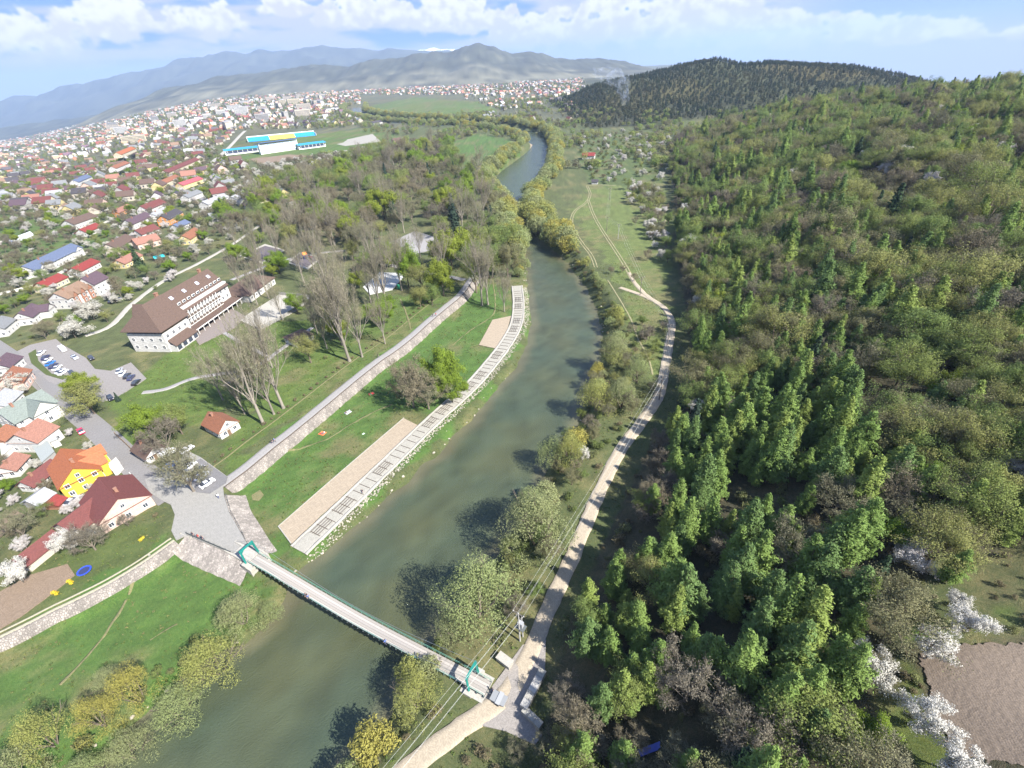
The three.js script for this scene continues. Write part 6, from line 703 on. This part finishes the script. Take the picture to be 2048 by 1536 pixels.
// gardens of the village near by
const gardens = [[[0, 330], [420, 290], [520, 380], [500, 470], [300, 590], [240, 640], [200, 660], [60, 690], [-160, 700], [-200, 420]], [[-120, 700], [40, 730], [120, 840], [200, 900], [330, 1010], [330, 1060], [150, 1150], [-60, 1260], [-200, 1000]]];
for (const [i, px] of gardens.entries()) scatter(px, i ? 6.5 : 9, (x, z) => { const r = rnd(); if (r < 0.15) return; if (r < 0.36) plantNear('blossom', 'blossom_tree', i ? 'small white fruit tree in the gardens near the square' : 'white fruit tree in the village gardens', 'tree', i ? 'fruit trees near the square' : 'village fruit trees', x, z, i ? rr(0.4, 0.65) : rr(0.6, 1.0), { tone: pick([1, 1, 2]) }); else if (r < 0.6) plantNear('bare', 'bare_tree', i ? 'bare garden tree near the square' : 'bare tree in the village gardens', 'tree', i ? 'bare garden trees near the square' : 'bare village trees', x, z, i ? rr(0.35, 0.6) : rr(0.6, 1.0)); else if (r < 0.8) plantNear('shrub', 'garden_shrub', i ? 'garden shrub near the square' : 'shrub in the village gardens', 'shrub', i ? 'garden shrubs near the square' : 'village garden shrubs', x, z, rr(0.5, 1.2)); else if (r < 0.94) plantNear('budding', 'budding_tree', i ? 'budding garden tree near the square' : 'budding tree in the village gardens', 'tree', i ? 'budding garden trees near the square' : 'budding village trees', x, z, i ? rr(0.35, 0.6) : rr(0.5, 0.9)); else plantNear('fresh', 'leafy_tree', i ? 'fresh green garden tree near the square' : 'fresh green tree in the village gardens', 'tree', i ? 'green garden trees near the square' : 'green village trees', x, z, i ? 0.45 : rr(0.6, 0.9)); });
// meadow trees on the far bank and the orchard above
for (const [u, v, s] of [[1245, 545, 0.5], [1268, 562, 0.5], [1222, 548, 0.5], [1294, 520, 0.75], [1300, 480, 0.7], [1270, 450, 0.7], [1325, 660, 0.5]]) { const [x, z] = S(u, v); plant('bare', 'bare_tree', 'bare fruit tree standing in the riverside meadow', 'tree', 'fruit trees in the riverside meadow', x, z, s); }
scatter([[1240, 380], [1300, 370], [1345, 420], [1340, 560], [1300, 500], [1285, 440]], 9, (x, z) => { const r = rnd(); plant(r < 0.35 ? 'blossom' : r < 0.7 ? 'bare' : 'budding', r < 0.35 ? 'blossom_tree' : r < 0.7 ? 'bare_tree' : 'budding_tree', (r < 0.35 ? 'white flowering' : r < 0.7 ? 'bare' : 'olive budding') + ' tree on the hill side of the meadow', 'tree', 'trees on the hill side of the meadow', x, z, rr(0.7, 1.1)); });
scatter([[1170, 330], [1150, 280], [1250, 265], [1340, 275], [1340, 370], [1190, 370]], 11.5, (x, z) => { const r = rnd(); if (r < 0.3) return; plantNear(r < 0.46 ? 'blossom' : 'shrub', r < 0.46 ? 'blossom_tree' : 'orchard_shrub', r < 0.46 ? 'white orchard tree above the meadow' : 'shrub in the orchard above the meadow', r < 0.46 ? 'tree' : 'shrub', 'orchard above the meadow', x, z, r < 0.46 ? rr(0.7, 1.2) : rr(1, 2)); });
// orchard between park and stadium
scatter([[470, 375], [520, 335], [640, 315], [760, 295], [700, 335], [560, 385]], 12, (x, z) => { const r = rnd(); plantNear(r < 0.6 ? 'blossom' : 'bare', r < 0.6 ? 'blossom_tree' : 'bare_tree', r < 0.6 ? 'white orchard tree in front of the stadium' : 'bare orchard tree in front of the stadium', 'tree', 'orchard in front of the stadium', x, z, rr(0.8, 1.2), { tone: r < 0.6 ? 1 : undefined }); });

mass('valley_thickets', 'distant garden trees, orchard trees and river willows', 'trees', Object.entries(loose));

{ const w = []; for (let i = 0; i < 26000; i++) { const x = rr(-175, 75), z = rr(-300, -20); if (Math.hypot(x, z) > 280 || inside(river, x, z) || inside(hillSide, x, z) || blocked(x, z, 0.3)) continue; if (fbm(x * 0.06, z * 0.06, 3) < -0.12 && rnd() < 0.8) continue; const y = land(x, z); if (!inFrame(x, y, z, 20)) continue; w.push([x, y - 0.02, z, rr(0.5, 1.25)]); } mass('meadow_weeds', 'weeds and grass tufts over the meadows and lawns', 'weeds', [['weed', w]]); }
// ---------------------------------------------------------------- the wooded slope: nearest trees one by one, the rest as one mass
const conifers = [[[1335, 900], [1420, 830], [1530, 735], [1600, 745], [1730, 790], [1745, 900], [1830, 900], [1830, 1010], [1700, 1090], [1790, 1230], [1740, 1330], [1620, 1420], [1400, 1440], [1160, 1440], [1120, 1340], [1200, 1150], [1250, 1060], [1330, 1000]], [[1340, 620], [1480, 520], [1700, 560], [1900, 620], [2048, 600], [2048, 760], [1800, 740], [1600, 720], [1480, 720], [1400, 760]], [[1360, 360], [1500, 330], [1700, 420], [1760, 560], [1400, 560]]];
{
  const many = [], cand = [];
  for (const [x0, x1, z0, z1, sp] of [[0, 190, -330, 30, 4.7], [60, 330, -560, -330, 8], [190, 520, -560, 60, 8.2], [120, 1100, -1020, -560, 9.5]]) for (let z = z0; z < z1; z += sp) for (let x = x0; x < x1; x += sp) {
    const X = x + rr(-0.8, 0.8) * sp, Z = z + rr(-0.8, 0.8) * sp; if (x0 === 60 && X > 190 && Z > -330) continue; if (!inside(hillSide, X, Z) || toLine(foot, X, Z) < 1.5 || blocked(X, Z, 1)) continue; const y = land(X, Z); if (!inFrame(X, y + 6, Z, 420)) continue; const [u, v, w] = seenAt(X, y + 5, Z);
    if (inside([[1800, 1230], [1860, 1150], [2120, 1060], [2900, 900], [2900, 1900], [1790, 1700], [1765, 1420]], u, v)) continue; if (u > 1760 && v > 1050 && rnd() < 0.5) continue;                // open ground round the ploughed field
    { const [bu, bv] = seenAt(X, y, Z); if (inside([[1030, 1290], [1128, 1290], [1115, 1420], [1115, 1500], [1040, 1500]], bu, bv)) continue; }
    if (u > 1700 && u < 1900 && v > 690 && v < 800 && rnd() < 0.6) continue;
    cand.push([X, y, Z, u, v, w]);
  }
  const gaps = (x, z) => fbm(x * 0.02 + 5, z * 0.02, 3);
  for (const c of cand) {
    const [x, y, z, u, v, w] = c, g = gaps(x, z); let k; const r = rnd(), zone = conifers.findIndex((p) => inside(p, u, v));
    if (zone === 0) k = r < 0.84 ? 'larch' : r < 0.88 ? 'bare' : 'shrub';
    else if (zone > 0) k = r < 0.52 + 0.35 * g ? 'larch' : r < 0.80 ? 'budding' : r < 0.93 ? 'bare' : 'fresh';
    else k = r < 0.22 + 0.3 * g ? 'larch' : r < 0.70 ? 'budding' : r < 0.85 ? 'bare' : r < 0.89 ? 'blossom' : r < 0.97 ? 'fresh' : 'spruce';
    if (u < 1330 && v > 800 && k !== 'larch') k = r < 0.35 ? 'shrub' : r < 0.8 ? 'bare' : 'budding';
    let s = k === 'larch' ? (zone === 0 ? rr(0.9, 1.7) : rr(0.9, 1.5)) : k === 'shrub' ? rr(0.8, 1.5) : k === 'blossom' ? rr(0.8, 1.2) : k === 'fresh' ? rr(0.6, 0.95) : rr(0.85, 1.4);
    if (k === 'larch' && zone === 0 && g < -0.42) { k = 'shrub'; s = rr(0.8, 1.4); } if (zone !== 0 && v < 700 && rnd() < 0.22) s *= rr(1.25, 1.6); if (u < 1330 && v > 800) s *= 0.8;
    c.push(k, s);
  }
  const text = { larch: ['larch_tree', 'fresh green conifer in the woods on the slope', 'green conifers on the slope'], budding: ['budding_tree', 'olive budding tree in the woods on the slope', 'budding trees on the slope'], bare: ['bare_tree', 'leafless tree in the woods on the slope', 'leafless trees on the slope'], shrub: ['slope_shrub', 'low shrub at the foot of the wooded slope', 'shrubs at the foot of the slope'], blossom: ['blossom_tree', 'white flowering wild tree in the woods on the slope', 'flowering trees on the slope'], fresh: ['leafy_tree', 'bright lime tree in the woods on the slope', 'lime green trees on the slope'], spruce: ['spruce_tree', 'dark evergreen in the woods on the slope', 'dark evergreens on the slope'] };
  const rest = {};
  for (const k of Object.keys(text)) { const mine = cand.filter((c) => c[6] === k).sort((a, b) => a[5] / a[7] - b[5] / b[7]); mine.forEach(([x, y, z, u, v, w, kk, s], i) => { const lim = { larch: 280, budding: 170, bare: 110, shrub: 120, blossom: 60, fresh: 60, spruce: 50 }[k]; if (i < lim && u > -20 && u < 2060 && v < 1560) { const words = { larch: ['fresh green', 'mid green', 'yellow-green', 'blue-green'], budding: ['olive', 'greener', 'yellowish', 'brownish'], bare: ['brown', 'olive-grey', 'grey'] }[k], ci = words ? Math.floor(rnd() * words.length) : undefined, where = toLine(foot, x, z) < 28 ? 'at the foot of the slope' : toLine(foot, x, z) < 80 ? 'on the lower slope' : 'high on the slope', what = words ? (s > 1.3 ? 'tall ' : s < 0.95 ? 'small ' : '') + words[ci] + { larch: ' conifer', budding: ' budding tree', bare: ' leafless tree' }[k] : null; plant(k, text[k][0], what ? what + ' in the woods ' + where : text[k][1], k === 'shrub' ? 'shrub' : 'tree', what ? what + 's ' + where : text[k][2], x, z, s, { y, wide: rr(0.9, 1.12), tone: ci }); } else (rest[k] = rest[k] || []).push([x, y - 0.1, z, s * (z < -560 ? 1.15 : 1), undefined, rr(0.9, 1.15)]); }); }
  mass('slope_forest', 'dense mixed spring woods covering the rest of the slope', 'forest', Object.entries(rest));
  // undergrowth between the trees
  const under = []; for (let i = 0; i < 9000; i++) { const x = rr(5, 420), z = rr(-420, 0), d = inside(hillSide, x, z); if (!d || blocked(x, z, 0.8)) continue; const y = land(x, z); if (!inFrame(x, y, z, 60)) continue; if (Math.hypot(x, z) > 260 && rnd() < 0.5) continue; under.push([x, y - 0.1, z, rr(0.25, 0.62), pick([0, 1, 1, 1, 3])]); }
  mass('undergrowth', 'brownish low undergrowth between the slope trees', 'undergrowth', [['shrub', under]]);
}
// ---------------------------------------------------------------- the dark hill beyond, valley woods and the far bank of the upper river
{
  const cones = [], rounds = [];
  for (let z = -1640; z < -960; z += 8.5) for (let x = 60; x < 1500; x += 8.5) { const X = x + rr(-9, 9), Z = z + rr(-9, 9), top = along(backTop, X); if (top < 12 || inside(hillSide, X, Z)) continue; const y = land(X, Z); if (y < 5 && rnd() < 0.55) continue; if (!inFrame(X, y, Z, 40)) continue; (rnd() < 0.5 + 0.7 * fbm(X * 0.004, Z * 0.004, 2) ? cones : rounds).push([X, y, Z, rr(0.5, 1.25)]); }
  mass('hill_forest', 'dark forest covering the distant rounded hill', 'forest', [['far_cone', cones], ['far_dark', rounds]]);
  const belt = []; for (let i = 0; i < 7000; i++) { const z = -rr(560, 1900), x = rr(-420, 420) * (-z / 900); if (inside(river, x, z) || inside(hillSide, x, z) || blocked(x, z, 2) || land(x, z) > 12) continue; const [u, v] = seenAt(x, 0, z); if (inside([[900, 285], [960, 268], [1020, 280], [1040, 300], [985, 345], [930, 340]], u, v) || inside([[740, 214], [830, 197], [960, 207], [1000, 225], [880, 235], [760, 232]], u, v) || inside([[440, 320], [470, 262], [660, 258], [800, 270], [820, 300], [700, 312]], u, v)) continue; if (u < 620) continue; if (fbm(x * 0.006, z * 0.006, 3) < -0.05) continue; belt.push([x, land(x, z), z, rr(0.6, 1.4)]); }
  mass('valley_trees', 'loose trees of the valley floor beyond the park', 'trees', [['far_round', belt]]);
}
// ---------------------------------------------------------------- the town: nearest houses one by one, the far roofs as one mass
{
  const wallN = ['cream', 'beige', 'grey', 'straw', 'grey', 'pink', 'beige', 'white', 'grey'], roofN = ['grey', 'pale', 'brown', 'maroon', 'brown', 'grey', 'dark', 'tan', 'purple', 'salmon', 'grey', 'dark', 'brown', 'maroon'];
  const roofWord = { grey: 'grey', pale: 'pale metal', brown: 'brown', maroon: 'maroon', terracotta: 'terracotta', salmon: 'salmon', dark: 'dark', purple: 'purple', red: 'red', tan: 'tan' };
  const wallG = gableWalls(12, 9, 4.2, 7.5), roofG = gableRoof(12, 9, 4.2, 7.5), winG = B(1.2, 1.4, 0.12), winSpots = [[-3.6, 2, 4.56], [0, 2, 4.56], [3.6, 2, 4.56], [6.06, 2, 2], [6.06, 2, -2]];
  let n = 0; const walls = [], roofs = [], trees = [], white = [];
  const clear = [[[440, 320], [470, 262], [660, 258], [800, 262], [830, 300], [700, 312]], [[600, 345], [640, 312], [1000, 240], [1040, 300], [1000, 420], [700, 430]], [[0, 420], [110, 420], [260, 470], [60, 560], [-300, 640], [-300, 450]], [[480, 375], [520, 330], [640, 310], [780, 290], [720, 345], [560, 390]], [[480, 290], [640, 250], [780, 262], [700, 320], [480, 325]], [[330, 178], [700, 163], [720, 172], [500, 190]], [[740, 212], [830, 193], [960, 204], [1010, 228], [880, 238], [760, 234]]];
  const rows = []; for (let r = 360; r < 9300; r *= 1 + 20 / r * (r > 900 ? 1.35 : 1)) { const step = (r > 1500 ? 24 : 19) * (1 + Math.max(0, r - 1500) / 3200); for (let a = -0.86; a < 0.30; a += step / r) rows.push([r + rr(-7, 7), a + rr(-0.3, 0.3) * step / r]); }
  for (const [r, a] of rows) {
    const x = Math.sin(a) * r, z = -Math.cos(a) * r, y = land(x, z), [u, v] = seenAt(x, y, z); if (u < -60 || u > 1170 || y > 25) continue; if (clear.some((p) => inside(p, u, v)) || inside(river, x, z) || blocked(x, z, 9)) continue; if (u > 620 && v > 190 && !(u < 720 && v < 250)) { if (!(u > 930 && v < 245 && rnd() < 0.35)) continue; } if (v > 480) continue;
    const dens = fbm(x * 0.0022, z * 0.0022, 3); const built = rnd() < (r < 1000 ? 0.46 : 0.30) + dens * 0.6;
    if (!built) { const q = rnd(); if (q < 0.9) (q < 0.3 && r < 2600 ? white : trees).push([x, y, z, r > 2500 ? rr(0.8, 1.3) : rr(0.55, 1.1)]); continue; }
    const turn = 0.62 + (rnd() < 0.4 ? Math.PI / 2 : 0) + rr(-0.12, 0.12) + 0.5 * n2(x * 0.0015, z * 0.0015), s = rr(0.85, 1.35), rc = pick(roofN), wc = pick(wallN);
    if (n < 280 && r < 1500) { n++; const h = thing('village_house', 'village house with a ' + roofWord[rc] + ' roof and ' + wc.replace('straw', 'yellow') + ' walls', 'house', [x, y, z], turn, 'village houses with a ' + roofWord[rc] + ' roof and ' + wc + ' walls'); h.scale.set(s, s * rr(0.9, 1.1), s); part('wall', wallG, wallM(wc), h); part('roof', roofG, roofM(rc), h); if (r < 900) for (const [wx, wy, wz] of winSpots) { const w = part('window', winG, glass, h); w.position.set(wx, wy, wz); if (wx > 6) w.rotation.y = Math.PI / 2; } footprint(x, z, turn, 12 * s, 9 * s); }
    else { const m = new THREE.Matrix4().compose(V3(x, y, z), new THREE.Quaternion().setFromAxisAngle(V3(0, 1, 0), turn), V3(s, s * rr(0.9, 1.15), s)); walls.push([m, C(...wallC[pick(['grey', 'beige', 'grey', 'brick', 'cream', 'grey', 'pink'])])]); roofs.push([m, C(...roofC[pick(['brown', 'grey', 'dark', 'brown', 'maroon', 'purple', 'grey', 'salmon', 'tan', 'pale'])])]); }
    for (let q = 0; q < 3; q++) if (rnd() < 0.7) trees.push([x + rr(-12, 12), y, z + rr(5, 12), rr(0.5, 1.05)]); if (rnd() < 0.4 && r < 2600) white.push([x - rr(6, 12), y, z + rr(4, 12), rr(0.55, 0.95)]);
  }
  // blocks of flats in the middle distance
  for (let i = 0; i < 46; i++) { const r = rr(1500, 3400), a = rr(-0.62, -0.3), x = Math.sin(a) * r, z = -Math.cos(a) * r, y = land(x, z), m = new THREE.Matrix4().compose(V3(x, y, z), new THREE.Quaternion().setFromAxisAngle(V3(0, 1, 0), 0.6 + (i % 3 ? 0 : 1.57)), V3(rr(2.2, 4.5), rr(2.2, 3.6), rr(1.1, 1.5))); const b = thing('apartment_block', 'pale apartment block rising above the distant town roofs', 'building', [x, y, z], 0.6 + (i % 3 ? 0 : 1.57), 'apartment blocks in the town'); const w = rr(24, 55), hh = rr(14, 22); part('wall', B(w, hh, 12, 0, hh / 2, 0), wallM(pick(['white', 'beige', 'grey', 'cream'])), b); for (let f = 0; f < Math.floor(hh / 3); f++) part('window_band', B(w * 0.94, 1.3, 0.2, 0, 1.8 + f * 3, 6.08), glass, b); part('roof', B(w + 0.8, 0.6, 12.8, 0, hh + 0.3, 0), mat(C(0.3, 0.29, 0.29)), b); }
  const o = tag(new THREE.Group(), 'countless distant roofs of the town across the plain', 'town', null, 'stuff'); o.name = 'town'; scene.add(o);
  const plain = (c) => new THREE.MeshStandardMaterial({ color: C(1, 1, 1), roughness: 0.85, side: THREE.DoubleSide }); for (const [nm, g, L] of [['wall', wallG, walls], ['roof', roofG, roofs]]) { const im = new THREE.InstancedMesh(g, plain(), L.length); im.name = nm; im.userData.kind = 'stuff'; L.forEach(([m, c], i) => { im.setMatrixAt(i, m); im.setColorAt(i, c); }); im.castShadow = im.receiveShadow = true; o.add(im); }
  kind('far_white', rep(2, TUFT(6, 2.8, 260, 0.7)), [[0.40, 0.39, 0.36], [0.34, 0.33, 0.29], [0.28, 0.27, 0.22]], [0.12, 0.1, 0.08], 0.3);
  mass('town_trees', 'greyish trees and white fruit trees between the town roofs', 'trees', [['far_round', trees], ['far_white', white]]);
  console.log('houses', n, 'far', walls.length, 'trees', trees.length, white.length);
}
// ---------------------------------------------------------------- mountains
function mountain(name, label, px, Z, depth, foot0, color, rough, o2) {
  const top = px.map(([u, v]) => { const d = sight(u, v), t = Z / d.z; return [d.x * t, EYE + d.y * t]; }), x0 = top[0][0], x1 = top[top.length - 1][0], nx = 260, nz = 34, pos = [], col = [], idx = [];
  for (let j = 0; j <= nz; j++) for (let i = 0; i <= nx; i++) { const x = mix(x0, x1, i / nx), t = j / nz, z = Z + (0.62 - t) * depth * 1.6; const c = t < 0.3875 ? (0.3875 - t) / 0.3875 : (t - 0.3875) / 0.6125, base = land(x, z) - 25 + Math.min(0, foot0(x)), tp0 = along(top, x), tp = tp0 + depth * 0.012 * fbm(x / depth * 7 + Z, 3.3, 5); const sh = clamp(1 - c), f = Math.pow(sh, 1.35); const rel = (tp - base); let y = base + rel * f * (1 + (c > 0.02 ? 0.28 * fbm(x / depth * 5, z / depth * 5, 5) * sstep(0, 0.15, c) * (f < 0.98 ? 1 : 0) : 0)); if (c > 0.02) y = Math.min(y, tp - rel * 0.02); pos.push(x, y, z); const n = fbm(x / depth * 9, z / depth * 9, 4); const cc = o2 ? o2(x, y, n, rel > 0 ? (y - base) / rel : 0) : color; const vv = 1 + 0.55 * n + 0.3 * n2(x / depth * 40, z / depth * 40); col.push(cc[0] * vv, cc[1] * vv, cc[2] * vv); }
  for (let j = 0; j < nz; j++) for (let i = 0; i < nx; i++) { const a = j * (nx + 1) + i; idx.push(a, a + 1, a + nx + 1, a + 1, a + nx + 2, a + nx + 1); }
  const g = new THREE.BufferGeometry(); g.setAttribute('position', new THREE.Float32BufferAttribute(pos, 3)); g.setAttribute('color', new THREE.Float32BufferAttribute(col, 3)); g.setIndex(idx); g.computeVertexNormals(); struct(name, g, new THREE.MeshStandardMaterial({ vertexColors: true, roughness: 1, side: THREE.DoubleSide }), label, 'mountain');
}
const WOODED = [0.06, 0.064, 0.045];
mountain('mountain', 'wooded mountain with a pointed summit beyond the town', [[470, 168], [530, 154], [600, 142], [680, 134], [760, 127], [850, 115], [920, 107], [945, 99], [962, 95], [985, 101], [1000, 104], [1050, 110], [1090, 119], [1130, 117], [1180, 120], [1230, 133], [1290, 150], [1400, 175]], -7200, 3600, () => 0, WOODED, 1, (x, y, n, f) => { const k = clamp((0.5 - f) * 3 + n * 1.5); return [mix(0.06, 0.13, k), mix(0.064, 0.125, k), mix(0.045, 0.085, k)]; });
mountain('mountain', 'low dark foothill at the left end of the plain', [[-500, 330], [-300, 318], [-100, 293], [0, 272], [80, 250], [160, 237], [240, 226], [330, 212], [420, 198], [520, 182], [640, 168]], -8200, 3000, () => 0, WOODED, 1);
mountain('mountain', 'long blue hazy range behind the plain', [[-600, 345], [-300, 300], [-100, 268], [0, 250], [60, 222], [130, 196], [165, 183], [210, 184], [260, 166], [330, 151], [400, 141], [460, 121], [530, 107], [590, 106], [640, 103], [700, 99], [760, 104], [830, 104], [900, 106], [1000, 112], [1100, 125], [1250, 150]], -15000, 6000, () => 0, WOODED, 1);
mountain('mountain', 'far snow covered peaks on the horizon', [[780, 118], [830, 106], [855, 103], [880, 98], [895, 101], [910, 99], [935, 102], [970, 107], [1030, 118]], -22000, 5000, () => 300, [0.8, 0.82, 0.85], 1);
// ---------------------------------------------------------------- smoke from a bonfire on the dark hill
{ const a = onLand(1250, 212), y0 = land(a[0], a[1]), t = thing('smoke', 'thin blue bonfire smoke drifting over the dark hill', 'smoke', [a[0], y0, a[1]]); t.userData.kind = 'stuff';
  const sm = new THREE.MeshStandardMaterial({ color: C(0.62, 0.72, 0.92), roughness: 1, transparent: true, opacity: 0.04, side: THREE.FrontSide });
  for (const [x, y, w, h, q] of [[0, 12, 7, 16, 1], [-7, 34, 12, 18, 2], [-24, 52, 19, 15, 3], [-48, 62, 22, 11, 4]]) { const g = new THREE.IcosahedronGeometry(1, 4), p = g.attributes.position; for (let i = 0; i < p.count; i++) { const k = 1 + 0.42 * n3(p.getX(i) * 1.3 + q * 9, p.getY(i) * 1.3, p.getZ(i) * 1.3) + 0.2 * n3(p.getX(i) * 3, p.getY(i) * 3 + q, p.getZ(i) * 3); p.setXYZ(i, x + p.getX(i) * w * k, y + p.getY(i) * h * k, p.getZ(i) * w * k); } g.computeVertexNormals(); part('puff', g, sm, t); } }
console.log('trees', JSON.stringify(treeCount), 'objects', scene.children.length);
renderer.render(scene, camera);
